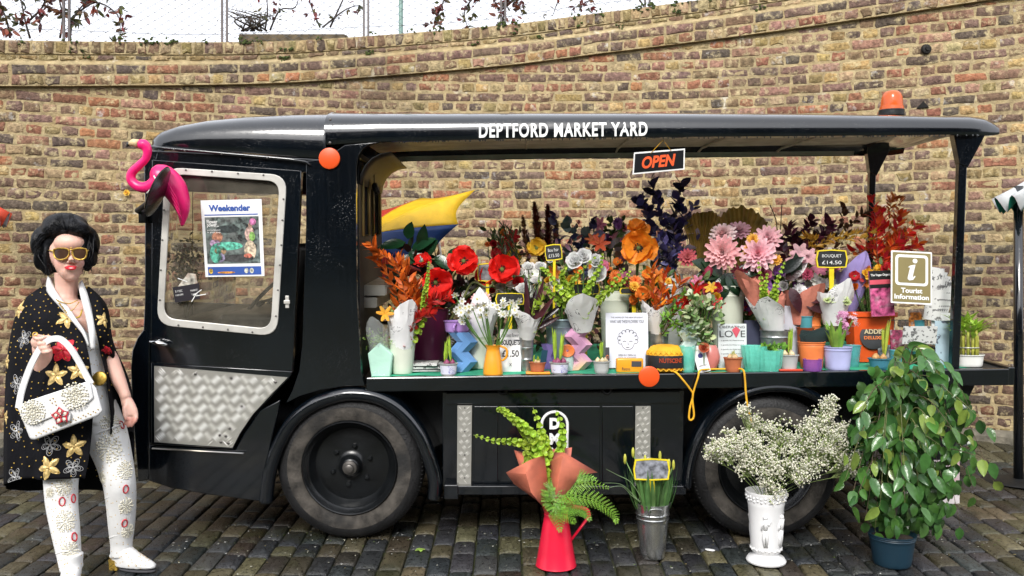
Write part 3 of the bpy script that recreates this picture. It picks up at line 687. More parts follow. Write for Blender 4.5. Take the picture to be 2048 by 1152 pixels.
for v0, v1 in ((0.17, 0.42), (0.60, 0.95)):
    b = MB(); b.tube([(bk(v0)+.006, v0, wz0), (bk(v1)+.006, v1, wz0), (bk(v1)+.006, v1, wz1), (bk(v0)+.006, v0, wz1)], 0.008, 6, closed=True); fr_ = fp(b, 'window_frame', m_gold, bulk)
    b = MB(); b.add([(bk(v0)-.012, v0, wz0), (bk(v1)-.012, v1, wz0), (bk(v1)-.012, v1, wz1), (bk(v0)-.012, v0, wz1)], [(0, 1, 2, 3)]); fp(b, 'window_pane', m_glass, bulk, smooth=False)
b = MB(); b.tube([(bk(0.06)+.006, 0.06, wz1+0.03), (bk(1.0)+.006, 1.0, wz1+0.03)], 0.006, 6); fp(b, 'gilt_strip', m_gold, bulk)
# curved corner panel between bulkhead and roof lining
cn = MB(); rings = []
for k in range(6):
    a = rad(90*k/5); rr2 = 0.16; rings.append([Vector((bk(v)+0.004+rr2*(1-math.cos(a)), v, zt-rr2-0.005+rr2*math.sin(a)+0.0)) for v in np.linspace(0.055, FW-0.055, 7)])
cn.loft(rings, closed=False); fp(cn, 'corner_panel', m_chs, solid=0.004)
# ribbed metal steps on the bulkhead
stp = MB(); v0, v1 = 0.22, 0.92
zz0 = q(735, 566, 0.4)[1]
for k, (dx, dz) in enumerate(((0.10, 0.0), (0.05, -0.065))):
    stp.bx(xb0-0.05, xb0+dx, v0, v1, zz0+dz-0.055, zz0+dz)
    for r2 in range(16): stp.bx(xb0+dx, xb0+dx+0.006, v0+(v1-v0)*(r2+.15)/16, v0+(v1-v0)*(r2+.7)/16, zz0+dz-0.05, zz0+dz-0.004)
fp(stp, 'ribbed_step', m_alu, smooth=False)
b = MB(); x_, z_ = q(748, 378, 0.55); b.lathe([(0, 0.014), (0.028, 0.014), (0.036, 0.0), (0.03, -0.014), (0, -0.014)], 18, (x_+0.02, 0.5, z_), Matrix.Rotation(rad(70), 3, 'Y')); b.tube([(x_+0.01, 0.5, z_+0.03), (x_+0.01, 0.5, z_+0.12), (x_-0.02, 0.5, z_+0.15)], 0.003, 5); fp(b, 'round_lamp', m_chs, auto=40)
# -------- the door
dpoly = [(308, 322), (602, 345), (604, 360), (600, 560), (592, 700), (584, 742)]
def rrect(c4, r, n=6):                                   # rounded quad from 4 px corners
    out = []
    for i in range(4):
        p0_, p1_, p2_ = [Vector(c4[(i+k-1) % 4]) for k in range(3)]
        a = (p0_-p1_).normalized()*r; b_ = (p2_-p1_).normalized()*r
        for k in range(n+1):
            t = k/n; out.append(tuple((p1_+a)*(1-t)**2+p1_*2*t*(1-t)+(p1_+b_)*t*t))
    return out
wo_ = rrect([(330, 334), (574, 350), (554, 673), (313, 650)], 34); wi = rrect([(343, 348), (559, 363), (541, 658), (327, 636)], 26)
wmid = rrect([(338, 342), (566, 357), (547, 665), (320, 643)], 30)
door = MB()
dout = []
ou = [(306, 320), (604, 342), (586, 742), (304, 725)]
# door skin above the tread plate: ring between outline and window
big = []
for i in range(4):
    p0_ = Vector(ou[i]); 
    for k in range(7): big.append(tuple(p0_))
# spread outline points along the edges so the ring has even quads
def along(c4, n):
    out = []
    for i in range(4):
        p1_ = Vector(c4[i]); pm = (Vector(c4[(i-1) % 4])+p1_)/2; pn = (p1_+Vector(c4[(i+1) % 4]))/2
        for k in range(n+1):
            t = k/n; out.append(tuple(pm.lerp(p1_, t*2*0.999) if t < 0.5 else p1_.lerp(pn, (t-0.5)*2)) if False else tuple(p1_))
    return out
def edge_pts(c4, n=6):
    out = []
    for i in range(4):
        p0_, p1_, p2_ = [Vector(c4[(i+k-1) % 4]) for k in range(3)]
        for k in range(n+1):
            t = k/n; w_ = 0.16
            if t < 0.5: out.append(tuple(p1_.lerp(p0_, w_*(1-2*t))))
            else: out.append(tuple(p1_.lerp(p2_, w_*(2*t-1))))
    return out
door.ring_prism(qs(edge_pts(ou)), qs(wmid), -0.012, 0.026)
lowp = [(304, 725), (586, 742), (578, 757), (548, 788), (508, 830), (482, 868), (467, 897), (304, 888)]
door.prism(qs(lowp), -0.012, 0.026)
dr_ = fp(door, 'door', m_blk, smooth=True, auto=35, bevel=0.004)
b = MB(); b.ring_prism(qs(wo_, -0.018), qs(wi, -0.018), -0.020, -0.010); wf = fp(b, 'window_frame', m_frame, dr_, bevel=0.003, auto=35)
b = MB(); P = qs(wmid, 0.0); b.add([Vector((p[0], 0.004, p[1])) for p in P], [tuple(range(len(P)))]); fp(b, 'window_pane', m_glass, dr_, smooth=False)
for px, py in ((372, 340), (424, 343), (476, 347), (527, 350), (567, 398), (565, 440), (563, 490), (560, 530), (556, 580), (552, 632), (505, 664), (456, 659), (406, 654), (357, 650), (320, 600), (322, 540), (325, 480), (328, 420)):
    x_, z_ = q(px, py, -0.02); b = MB(); b.lathe([(0.0, 0.003), (0.004, 0.0025), (0.0052, 0.0)], 7, (x_, -0.0225, z_), Matrix.Rotation(rad(90), 3, 'X')); fp(b, 'screw', m_bolt, dr_)
m_tread = M('tread_plate_metal', (0.44, 0.43, 0.39), rough=0.36, metal=0.5, var=0.06, vscale=6)
def tread(poly, name, parent, pitch=0.030, v=-0.016, nb=5):
    P = qs(poly, v); xs_ = [p[0] for p in P]; zs_ = [p[1] for p in P]
    b = MB(); b.prism(P, v-0.003, v+0.002); o = fp(b, name, m_tread, parent, smooth=False)
    def inside(x, z):
        c = False; k = len(P)
        for i in range(k):
            (xa, za), (xb_, zb_) = P[i], P[i-1]
            if (za > z) != (zb_ > z) and x < (xb_-xa)*(z-za)/(zb_-za)+xa: c = not c
        return c
    lug = MB(); i = 0; z = min(zs_)+0.01; m_lug = M('lug_bright', (.80, .79, .75), rough=.3, metal=.4, var=.05)
    while z < max(zs_):
        j = 0; x = min(xs_)+0.008+(pitch if i % 2 else 0)*0.5
        while x < max(xs_):
            ang = rad(40) if (i+j) % 2 == 0 else rad(-50)
            d = Vector((math.cos(ang), 0, math.sin(ang))); nrm = Vector((-math.sin(ang), 0, math.cos(ang)))
            for k in range(nb):
                c = Vector((x, 0, z))+nrm*((k-(nb-1)/2)*pitch*0.20); hl = pitch*0.47
                e0, e1 = c-d*hl, c+d*hl
                if inside(e0.x, e0.z) and inside(e1.x, e1.z):
                    wv = pitch*0.075; y = v-0.003
                    vs = [e0+Vector((0, y, 0)), c-nrm*wv+Vector((0, y, 0)), c+nrm*wv+Vector((0, y, 0)), e1+Vector((0, y, 0)), c+Vector((0, y-0.0045, 0))]
                    lug.add(vs, [(0, 1, 4), (1, 3, 4), (3, 2, 4), (2, 0, 4)])
            x += pitch; j += 1
        z += pitch; i += 1
    fp(lug, 'raised_lugs', m_lug, o, kind='stuff', smooth=False)
    return o
tp = tread([(309, 732), (575, 755), (545, 786), (506, 828), (480, 866), (465, 895), (309, 884)], 'tread_plate', dr_, pitch=0.048)
for px, py in ((391, 748), (463, 756), (551, 764), (484, 812), (460, 857), (440, 870), (452, 872), (442, 884), (457, 886)):
    x_, z_ = q(px, py, -0.02); b = MB(); b.lathe([(0.0, 0.004), (0.006, 0.003), (0.008, 0.0)], 8, (x_, -0.0215, z_), Matrix.Rotation(rad(90), 3, 'X')); fp(b, 'bolt', m_bolt, dr_)
b = MB(); x_, z_ = q(306, 896, -0.014); x1_, z1_ = q(488, 906, -0.014); b.tube([(x_, -0.02, z_), (x1_, -0.02, z1_)], 0.010, 6, flat=0.5); fp(b, 'sill_strip', m_alu)
x_, z_ = q(318, 684, -0.02); hd = MB(); hd.lathe([(0.016, 0.0), (0.013, 0.012), (0.009, 0.03)], 12, (x_, -0.014, z_), Matrix.Rotation(rad(90), 3, 'X'), cap=True); hd.tube([(x_-0.035, -0.046, z_+0.006), (x_, -0.05, z_), (x_+0.03, -0.048, z_-0.006), (x_+0.052, -0.044, z_-0.010)], [0.006, 0.011, 0.010, 0.005], 8); fp(hd, 'door_handle', M('chrome', (0.7, 0.7, 0.7), rough=0.12, metal=1), dr_)
x_, z_ = q(574, 604, -0.02); b = MB(); b.box((x_, -0.016, z_), (0.018, 0.008, 0.062)); b.box((x_, -0.022, z_), (0.030, 0.008, 0.018)); fp(b, 'latch', m_frame, dr_, smooth=False, bevel=0.002)
# -------- deck, lip, chassis
A = q(733, 756); B = q(2016, 738); A2 = q(733, 783); B2 = q(2018, 770)
dk = MB(); x0, x1 = A[0], B[0]
dk.add([Vector((x0, 0.02, A[1]-0.004)), Vector((x1, 0.02, B[1]-0.004)), Vector((x1, FW, B[1]-0.004)), Vector((x0, FW, A[1]-0.004)), Vector((x0, 0.02, A[1]-0.05)), Vector((x1, 0.02, B[1]-0.05)), Vector((x1, FW, B[1]-0.05)), Vector((x0, FW, A[1]-0.05))], [(0, 1, 2, 3), (4, 7, 6, 5), (0, 4, 5, 1), (1, 5, 6, 2), (2, 6, 7, 3), (3, 7, 4, 0)])
deck = fp(dk, 'deck', m_chs, smooth=False)
for v in (-0.012, FW-0.005):
    lp_ = MB(); lp_.prism([(A[0], A[1]+0.004), (B[0], B[1]+0.004), (B[0]+0.004, B2[1]), (A2[0], A2[1])], v, v+0.028); fp(lp_, 'deck_edge', m_blk, smooth=False, bevel=0.006)
lp_ = MB(); lp_.bx(B[0]-0.002, B[0]+0.03, -0.01, FW+0.02, B2[1], B[1]+0.012); fp(lp_, 'tail_edge', m_blk, smooth=False, bevel=0.006)
b = MB(); b.prism(qs([(1840, 770), (1950, 770), (1935, 800), (1915, 880), (1900, 920), (1840, 920)], 0.08), 0.08, FW-0.08); fp(b, 'rear_chassis', m_chs, smooth=False)
# battery box between the wheels with panel joints, checker strips, step bar
b = MB(); b.prism(qs([(885, 784), (1368, 780), (1366, 978), (885, 975)], 0.05), 0.05, FW-0.05); bat = fp(b, 'battery_box', m_blk, smooth=False, bevel=0.004)
for poly in ([(948, 812), (996, 812), (996, 966), (948, 966)], [(1000, 812), (1200, 812), (1200, 966), (1000, 966)], [(1204, 812), (1266, 812), (1266, 966), (1204, 966)], [(892, 786), (1360, 783), (1360, 806), (892, 808)]):
    b = MB(); b.prism(qs(poly, 0.045), 0.040, 0.052); fp(b, 'panel', m_blk, bat, smooth=False, bevel=0.003)
for px in (1005, 1214): 
    x_, z_ = q(px, 776, 0.03); b = MB(); b.tube([(x_+0.022*math.cos(a), 0.036, z_-0.01+0.022*math.sin(a)) for a in np.linspace(0, 2*math.pi, 13)[:-1]], 0.007, 6, closed=True); fp(b, 'lashing_ring', m_chs, bat)
for poly in ([(915, 811), (944, 811), (942, 968), (914, 968)], [(1271, 812), (1301, 812), (1300, 968), (1269, 968)]):
    o = tread(poly, 'checker_strip', bat, pitch=0.030, v=0.034, nb=3)
    for py in (816, 863, 910, 956):
        x_, z_ = q((poly[0][0]+poly[1][0])/2, py, 0.03); b = MB(); b.lathe([(0, 0.002), (0.004, 0.0)], 7, (x_, 0.0305, z_), Matrix.Rotation(rad(90), 3, 'X')); fp(b, 'screw', m_chs, o)
x0_, z0_ = q(890, 972); x1_, z1_ = q(1372, 990); b = MB(); b.bx(x0_, x1_, 0.0, 0.09, z1_, z0_); fp(b, 'step_bar', m_blk, smooth=False, bevel=0.004)
x0_, z0_ = q(890, 970); b = MB(); b.bx(x0_-0.004, x0_+0.068, -0.012, 0.10, z0_-0.072, z0_+0.004); fp(b, 'step_bracket', m_blk, smooth=False, bevel=0.005)
b = MB(); b.bx(q(560, 900)[0], q(1960, 900)[0], 0.30, 0.86, q(900, 880)[1]-0.10, q(900, 790)[1]); fp(b, 'chassis_rail', m_chs, smooth=False)
for xa_, xb_ in ((290, 560), (800, 1420), (1640, 1930)):
    x0_, _ = q(xa_, 900); x1_, _ = q(xb_, 900); b = MB(); b.bx(x0_, x1_, FW-0.06, FW-0.04, 0.10, q(900, 800)[1]); fp(b, 'far_shade_skirt', m_chs, smooth=False)  # unseen far panels added to keep light from under the float
# DM badge on the box
xc, zc = q(1109, 866, 0.04); hw = 0.066; s2 = SC(Y0)
out = []
for a in np.linspace(math.pi, 0, 15): out.append((xc+hw*math.cos(a), 0.034, zc+0.045+hw*math.sin(a)))
out = [(xc-hw, 0.034, zc-0.13)]+out+[(xc+hw, 0.034, zc-0.13)]
b = MB(); b.tube(out, 0.0075, 8, closed=True, flat=1.0); fp(b, 'badge_ring', m_white, bat)
for ch, dz in (('D', 0.050), ('M', -0.030), ('Y', -0.105)):
    t = place_text(text_mb(ch, 0.1, bold=0.006, extrude=0.003), (xc, 0.036, zc+dz), (1, 0, 0), (0, 0, 1), fit=(0.052, 0.058)); fp(t, 'badge_letter', m_white, bat, smooth=False)
# lettering on the roof edge
xa, za = q(958, 262); xb_, zb_ = q(1295, 258)
t = place_text(text_mb('DEPTFORD MARKET YARD', 0.1, bold=0.0030, extrude=0.0008, space=1.14), ((xa+xb_)/2, -0.0015, (za+zb_)/2+0.001), (xb_-xa, 0, zb_-za), (0, 0, 1), fit=(xb_-xa, 0.071)); zt_, zb_ = q(1130, 224, .2)[1]+.008, q(1130, 277)[1]
t.v = [(a, b+interp((c-zb_)/(zt_-zb_), [0, .3, .46, .60, .715, .81, .885], [0, .001, .006, .022, .05, .095, .16])-.001, c) for a, b, c in t.v]; fp(t, 'roof_lettering', m_white, smooth=False)
# orange reflectors
for px, py, v in ((659, 317, -0.004), (1298, 753, -0.018)):
    x_, z_ = q(px, py, v); b = MB(); b.lathe([(0, 0.010), (0.046, 0.010), (0.052, 0.007), (0.053, 0.0)], 28, (x_, v, z_), Matrix.Rotation(rad(90), 3, 'X')); fp(b, 'orange_reflector', m_or, auto=40)
# posts with gussets
for v, px, ty_, gx0, gx1, gy in ((0.06, 1925, 268, 1903, 1966, 336), (FW-0.10, 1745, 300, 1731, 1776, 352)):
    xp, zt_ = q(px, ty_, v); zb_ = wd(xp); b = MB(); b.bx(xp-0.020, xp+0.020, v-0.020, v+0.020, zb_-0.10, zt_+0.03); po = fp(b, 'roof_post', m_blk, smooth=False, bevel=0.005)
    p0_, p1_ = q(gx0, ty_, v), q(gx1, ty_, v); g_ = q(px, gy, v)
    b = MB(); b.prism([(p0_[0], p0_[1]+0.02), (p1_[0], p1_[1]+0.02), (p1_[0], p1_[1]-0.005), (xp+0.021, g_[1]), (xp-0.021, g_[1]+0.02), (p0_[0], p0_[1]-0.005)], v-0.024, v+0.024); fp(b, 'gusset', m_blk, po, smooth=False, bevel=0.003)
# amber beacon
xp, zt_ = q(1783, 224, 0.45); b = MB(); b.lathe([(0.0, -0.02), (0.066, -0.02), (0.066, 0.010), (0.06, 0.014)], 24, (xp, 0.45, zt_)); be = fp(b, 'beacon_base', m_chs, auto=40)
m_amb = M('amber_lens', (0.85, 0.16, 0.03), rough=0.12, trans=0.35, var=0.1)
b = MB(); b.lathe([(0.063, 0.012), (0.061, 0.03), (0.057, 0.032), (0.056, 0.055), (0.053, 0.080), (0.046, 0.098), (0.033, 0.110), (0.015, 0.116), (0.0, 0.117)], 28, (xp, 0.45, zt_)); fp(b, 'beacon_lens', m_amb, auto=50)
b = MB(); b.lathe([(0.02, 0.01), (0.028, 0.03), (0.026, 0.08), (0.0, 0.085)], 12, (xp, 0.45, zt_)); fp(b, 'beacon_reflector', m_or)
# -------- mudguards
def arch(name, pts, wv, depth):
    P = spline([Vector((*q(px, py), 0)) for px, py in pts], 8); b = MB(); rings = []
    for i, p in enumerate(P):
        t = (P[min(i+1, len(P)-1)]-P[max(i-1, 0)]).normalized(); nrm = Vector((t.y, -t.x, 0))     # towards the wheel
        prof = [(0.0, depth), (0.0, 0.02), (0.004, 0.0), (0.014, -0.014), (wv*0.45, -0.022), (wv*0.8, -0.016), (wv, 0.0), (wv+0.003, 0.02)]
        rings.append([Vector((p.x+nrm.x*a, v, p.y+nrm.y*a)) for a, v in prof])
    b.loft(rings, closed=False); return fp(b, name, m_blk, solid=0.006, auto=60)
arch('mudguard', [(518, 1004), (524, 950), (540, 895), (570, 840), (612, 803), (660, 783), (705, 776), (760, 784), (808, 812), (846, 858), (870, 915), (882, 965), (880, 1000)], 0.062, 0.24)
arch('mudguard', [(1366, 975), (1374, 920), (1392, 870), (1420, 825), (1460, 792), (1510, 772), (1560, 767), (1610, 775), (1655, 800), (1690, 845), (1712, 900), (1722, 960)], 0.040, 0.24)
# -------- wheels
def wheel(px, py, v, near=True):
    xc, zc = q(px, py, 0.0) if near else (None, None)
    return xc, zc
r_t = abs(q(697, 793)[1]-q(697, 1086)[1])/2
def make_wheel(xc, v, flip=1):
    zc = r_t+0.001; M_ = Matrix.Rotation(rad(90)*flip, 3, 'X')          # lathe axis towards the camera
    w_ = bpy.data.objects.new('wheel', None); COL.objects.link(w_); w_.parent = fl; w_.location = (xc, v, zc)
    r = r_t
    b = MB(); b.lathe([(r*0.63, -0.015), (r*0.66, 0.004), (r*0.70, 0.010), (r*0.80, 0.016), (r*0.86, 0.014), (r*0.93, 0.004), (r*0.965, -0.012), (r*0.995, -0.035), (r, -0.06), (r, -0.14), (r*0.99, -0.165), (r*0.93, -0.19), (r*0.75, -0.20), (r*0.62, -0.19)], 64, mat=M_)
    ty = b.build('tyre', m_tyre, w_, local=True, auto=60)
    b = MB(); b.lathe([(r*0.655, 0.004), (r*0.70, 0.0115), (r*0.79, 0.0172), (r*0.835, 0.0162)], 64, mat=M_); b.build('dusty_ring', m_tyre2, ty, local=True)
    sp = MB()                                                             # tread sipes on the shoulder
    for k in range(110):
        a = 2*math.pi*k/110; ca, sa = math.cos(a), math.sin(a)
        for (ra, va), (rb, vb) in (((0.972, -0.016), (1.004, -0.055)),):
            p0_ = M_ @ Vector((r*ra*ca, r*ra*sa, va)); p1_ = M_ @ Vector((r*rb*ca, r*rb*sa, vb)); sp.tube([p0_, p1_], 0.0035, 4)
    sp.build('tread_lugs', m_tyre, ty, local=True, kind='stuff')
    b = MB(); b.lathe([(r*0.645, -0.02), (r*0.648, 0.010), (r*0.632, 0.016), (r*0.615, 0.010), (r*0.60, -0.012), (r*0.575, -0.018), (r*0.56, -0.030), (r*0.53, -0.060), (r*0.50, -0.072), (r*0.40, -0.066), (r*0.30, -0.058), (r*0.22, -0.055), (r*0.16, -0.050), (r*0.13, -0.030), (r*0.125, -0.012), (r*0.10, -0.004), (r*0.06, -0.002), (r*0.055, 0.012), (0, 0.014)], 48, mat=M_)
    rim = b.build('rim', m_rim, w_, local=True, auto=50)
    for k in range(6):
        a = rad(60*k+20); b = MB(); b.lathe([(0.014, -0.006), (0.014, 0.010), (0.008, 0.016), (0, 0.017)], 6, M_ @ Vector((r*0.27*math.cos(a), r*0.27*math.sin(a), -0.056)), M_); b.build('wheel_nut', m_rim, rim, local=True, auto=30)
    b = MB(); b.lathe([(r*0.10, -0.006), (r*0.095, 0.004), (r*0.06, 0.008), (r*0.055, 0.022), (0.012, 0.026), (0, 0.026)], 16, mat=M_); b.build('hub_cap', m_bolt, rim, local=True, auto=40)
    return w_
for px in (697, 1536):
    xc = q(px, 940)[0]; make_wheel(xc, 0.03)
    make_wheel(xc, FW-0.03, -1)
    b = MB(); b.tube([(xc, 0.15, r_t), (xc, FW-0.15, r_t)], 0.04, 10); fp(b, 'axle', m_chs)
# headlamp at the nose
x_, z_ = q(268, 774, 0.06); b = MB(); Mh = Matrix.Rotation(rad(-90), 3, 'Y')
b.lathe([(0.0, -0.05), (0.04, -0.045), (0.062, -0.01), (0.066, 0.01), (0.06, 0.016)], 20, (x_-0.035, 0.20, z_), Mh); hl = fp(b, 'headlamp', MATS['chrome'])
b = MB(); b.lathe([(0.06, 0.014), (0.04, 0.028), (0.0, 0.034)], 20, (x_-0.035, 0.20, z_), Mh); fp(b, 'lens', M('lamp_glass', (0.6, 0.62, 0.62), rough=0.08), hl)
# wing mirror: a dished black disc on an arm, seen from its edge
x_, z_ = q(317, 384, -0.24); mc = Vector((x_, -0.24, z_)); n_ = Vector((.90, .13, -.39)).normalized(); s__, _, u__ = basis(n_); Mr = Matrix((s__, u__, n_)).transposed()
mi = MB(); mi.lathe([(0.0, 0.020), (0.05, 0.017), (0.09, 0.009), (0.124, 0.0), (0.127, -0.005), (0.120, -0.009), (0.0, -0.010)], 32, mc, Mr); mir = fp(mi, 'wing_mirror', m_rim, auto=40)
b = MB(); xa, za = q(292, 430, 0.0); b.tube([(xa, 0.0, za), (xa-0.02, -0.05, za+0.02), (mc.x-0.05, -0.18, mc.z-0.03), (mc.x-0.012, -0.24, mc.z)], 0.013, 8); b.box((xa-0.005, -0.02, za), (0.03, 0.04, 0.08)); fp(b, 'mirror_arm', m_chs)
# green baize on the deck
m_baize = M('green_cloth', (0.03, 0.36, 0.20), rough=0.85, var=0.2, bump=0.4, bscale=90)
gc = MB(); xs_ = np.linspace(A[0]+0.02, B[0]-0.16, 40); ring0 = []
for v in (0.03, 0.3, 0.6, 0.9, FW-0.06): ring0.append([Vector((x, v+0.012*math.sin(x*9+v*4), wd(x)+0.0015+0.0015*math.sin(x*23+v*11))) for x in xs_])
gc.loft(ring0, closed=False); gco = gc.build('deck_cloth', m_baize, None); gco.location = fl.location; gco.rotation_euler = fl.rotation_euler
tag(gco, 'green cloth spread over the deck of the float under the flower pots', 'cloth')
# ================================================================ PLANT AND VESSEL BUILDERS
rf_ = random.Random(77)
m_petal = leafmat('petal', (1, 1, 1), rough=0.6, trans=0.30, var=0.14, vscale=30)
m_leaf = leafmat('foliage', (1, 1, 1), rough=0.42, trans=0.22, var=0.22, vscale=20)
m_gloss = leafmat('glossy_foliage', (1, 1, 1), rough=0.20, trans=0.14, var=0.25, vscale=18)
m_stem = M('plant_stem', (1, 1, 1), rough=0.6, attr=True, var=0.15)
GREEN = (0.075, 0.16, 0.025); LIME = (0.36, 0.52, 0.05); DKG = (0.012, 0.045, 0.018)
def scribble(name, base, ink, sc=38, th=0.030, rough=0.75):       # wrapping paper printed with loose ink drawings
    m = M(name, base, rough=rough, var=0.07, bump=0.25, bscale=25); n = m.node_tree.nodes; l = m.node_tree.links; p = n['Principled BSDF']
    src = p.inputs['Base Color'].links[0].from_socket; tc = n['Texture Coordinate']
    a = n.new('ShaderNodeTexNoise'); a.inputs['Scale'].default_value = sc; a.inputs['Detail'].default_value = 1.5; l.new(tc.outputs['Object'], a.inputs['Vector'])
    s_ = n.new('ShaderNodeMath'); s_.operation = 'SUBTRACT'; s_.inputs[1].default_value = 0.5; l.new(a.outputs[0], s_.inputs[0])
    ab = n.new('ShaderNodeMath'); ab.operation = 'ABSOLUTE'; l.new(s_.outputs[0], ab.inputs[0])
    lt = n.new('ShaderNodeMath'); lt.operation = 'LESS_THAN'; lt.inputs[1].default_value = th*0.5; l.new(ab.outputs[0], lt.inputs[0])
    b = n.new('ShaderNodeTexNoise'); b.inputs['Scale'].default_value = sc*0.25; l.new(tc.outputs['Object'], b.inputs['Vector'])
    gt = n.new('ShaderNodeMath'); gt.operation = 'GREATER_THAN'; gt.inputs[1].default_value = 0.57; l.new(b.outputs[0], gt.inputs[0])
    mu = n.new('ShaderNodeMath'); mu.operation = 'MULTIPLY'; l.new(lt.outputs[0], mu.inputs[0]); l.new(gt.outputs[0], mu.inputs[1])
    x = n.new('ShaderNodeMix'); x.data_type = 'RGBA'; l.new(mu.outputs[0], x.inputs[0]); l.new(src, x.inputs[6]); x.inputs[7].default_value = (*ink, 1); l.new(x.outputs[2], p.inputs['Base Color'])
    return m
def thin(m, a=.3):
    n = m.node_tree.nodes; l = m.node_tree.links; p = n['Principled BSDF']; tr_ = n.new('ShaderNodeBsdfTranslucent'); x = n.new('ShaderNodeMixShader'); x.inputs[0].default_value = a; l.new(p.inputs['Base Color'].links[0].from_socket, tr_.inputs[0]); l.new(p.outputs[0], x.inputs[1]); l.new(tr_.outputs[0], x.inputs[2]); l.new(x.outputs[0], n['Material Output'].inputs[0]); return m
m_wrap = thin(scribble('printed_wrap', (0.90, 0.90, 0.90), (0.06, 0.06, 0.07), 48, .034), .10)
m_mintwrap = scribble('mint_wrap', (0.42, 0.68, 0.55), (0.62, 0.78, 0.70), 30)
m_cream = M('cream_enamel', (0.66, 0.70, 0.58), rough=0.38, var=0.05); m_galv = M('galvanised_steel', (0.44, 0.46, 0.46), rough=0.36, metal=0.85, var=0.3, vscale=25, bump=0.1)
m_soilp = M('potting_soil', (0.03, 0.02, 0.013), rough=1.0, var=0.5, bump=1.0)
def px2m(n_, Y): return n_*Y/FPX
def vessel(name, label, cat, px, v, top_py, wt, wb, mat, bands=(), rim=0.004, base=None, n=28, extra=None, group=None, prof=None, auto=45):
    b0 = base if base is not None else DK(px, v); b0 = b0.copy()
    Y = b0.y; sc = SC(Y); top = H-(top_py-CY)*sc; h = top-b0.z
    rt, rb = wt/2*sc, wb/2*sc
    o = thing(name, label, cat, b0, group)
    P = [(0.0, 0.001), (rb*0.96, 0.001), (rb, 0.006)]
    if prof: P += [(r_*sc/2, z_*h) for r_, z_ in prof]
    else:
        for k in range(1, 8):
            t = k/8; P.append((lerp(rb, rt, t), h*t))
        for bz in bands:
            r_ = lerp(rb, rt, bz); P += [(r_, h*bz-0.004), (r_+0.003, h*bz), (r_, h*bz+0.004)]
        P = sorted(P[:3])+sorted(P[3:], key=lambda p: p[1])
        P += [(rt, h-0.006), (rt+rim, h-0.004), (rt+rim, h)]
    P += [(P[-1][0]-0.004, h), (P[-1][0]-0.007, h-0.01), (rb*0.9 if not prof else P[-1][0]*0.6, h*0.45), (0.0, h*0.42)]
    mb = MB(); mb.lathe(P, n, b0); mb.build('body', mat, o, auto=auto)
    return o, Vector((b0.x, b0.y, b0.z+h)), rt
def band_label(o, top, rt, rb, h, z0, z1, mat, name='label', a0=-1.2, a1=1.2):      # a printed band wrapped round a pot
    b0 = WL(o); mb = MB(); rings = []
    for k in range(9):
        a = -math.pi/2+lerp(a0, a1, k/8); rings.append([Vector((b0.x+(lerp(rb, rt, z)+0.0012)*math.cos(a), b0.y+(lerp(rb, rt, z)+0.0012)*math.sin(a), b0.z+h*z)) for z in (z0, z1)])
    mb.loft(rings, closed=False); mb.build(name, mat, o)
def soil(o, top, rt, dz=0.012): mb = MB(); mb.lathe([(0, 0.002), (rt*0.6, 0.003), (rt*0.93, 0)], 16, top-Vector((0, 0, dz))); mb.build('soil', m_soilp, o)
def cone_wrap(o, bot, top, r0, r1, mat, name='paper_wrap', n=36, ruffle=0.16, cut=0.35, lean=None, face=-math.pi/2, rng=rf_):
    """open paper cone round a bunch: low front edge, tall pointed back"""
    r0 *= 1.55; r1 *= .88; cut = min(.62, cut+.18); bot, top = Vector(bot), Vector(top); s_, d_, u_ = basis(top-bot); Ln = (top-bot).length; mb = MB(); rings = []
    ph = rng.uniform(0, 6)
    for k in range(8):
        t = k/7; ring = []
        for j in range(n):
            a = 2*math.pi*j/n
            front = 0.5+0.5*math.cos(a+math.pi/2) if False else 0.5+0.5*math.cos(a-face)
            tt = t*(1-cut*front*t)+t*t*0.34*(2*abs(((a+ph)*3/6.2832) % 1-.5)-.5)
            r_ = lerp(r0, r1*1.08, max(tt, 0)**1.05)*(1+ruffle*t*math.sin(2*a+ph)+ruffle*0.9*t*(abs(((a+ph)*4/6.2832) % 1-.5)-.25))
            ring.append(bot+d_*(Ln*tt)+(s_*math.cos(a)+d_.cross(s_)*math.sin(a))*r_*(1+.07*t*math.sin(17*a*((k*7) % 3+1)+k))+rvec(rng)*.0025*t)
        rings.append(ring)
    mb.loft(rings, closed=True); return mb.build(name, mat, o, auto=24)
def stem(mb, p0, p1, r=0.0025, bow=0.0, col=GREEN, n=6):
    p0, p1 = Vector(p0), Vector(p1); m_ = (p0+p1)/2+Vector((bow, 0, abs(bow)*0.3)); P = spline([p0, m_, p1], 5); mb.tube(P, r, n, col=col); return P
CAM = Vector((0, 0, H))
def to_cam(p, up=0.35, jx=0.0):
    d = (CAM-Vector(p)).normalized(); return (d+Vector((jx, 0, up))).normalized()
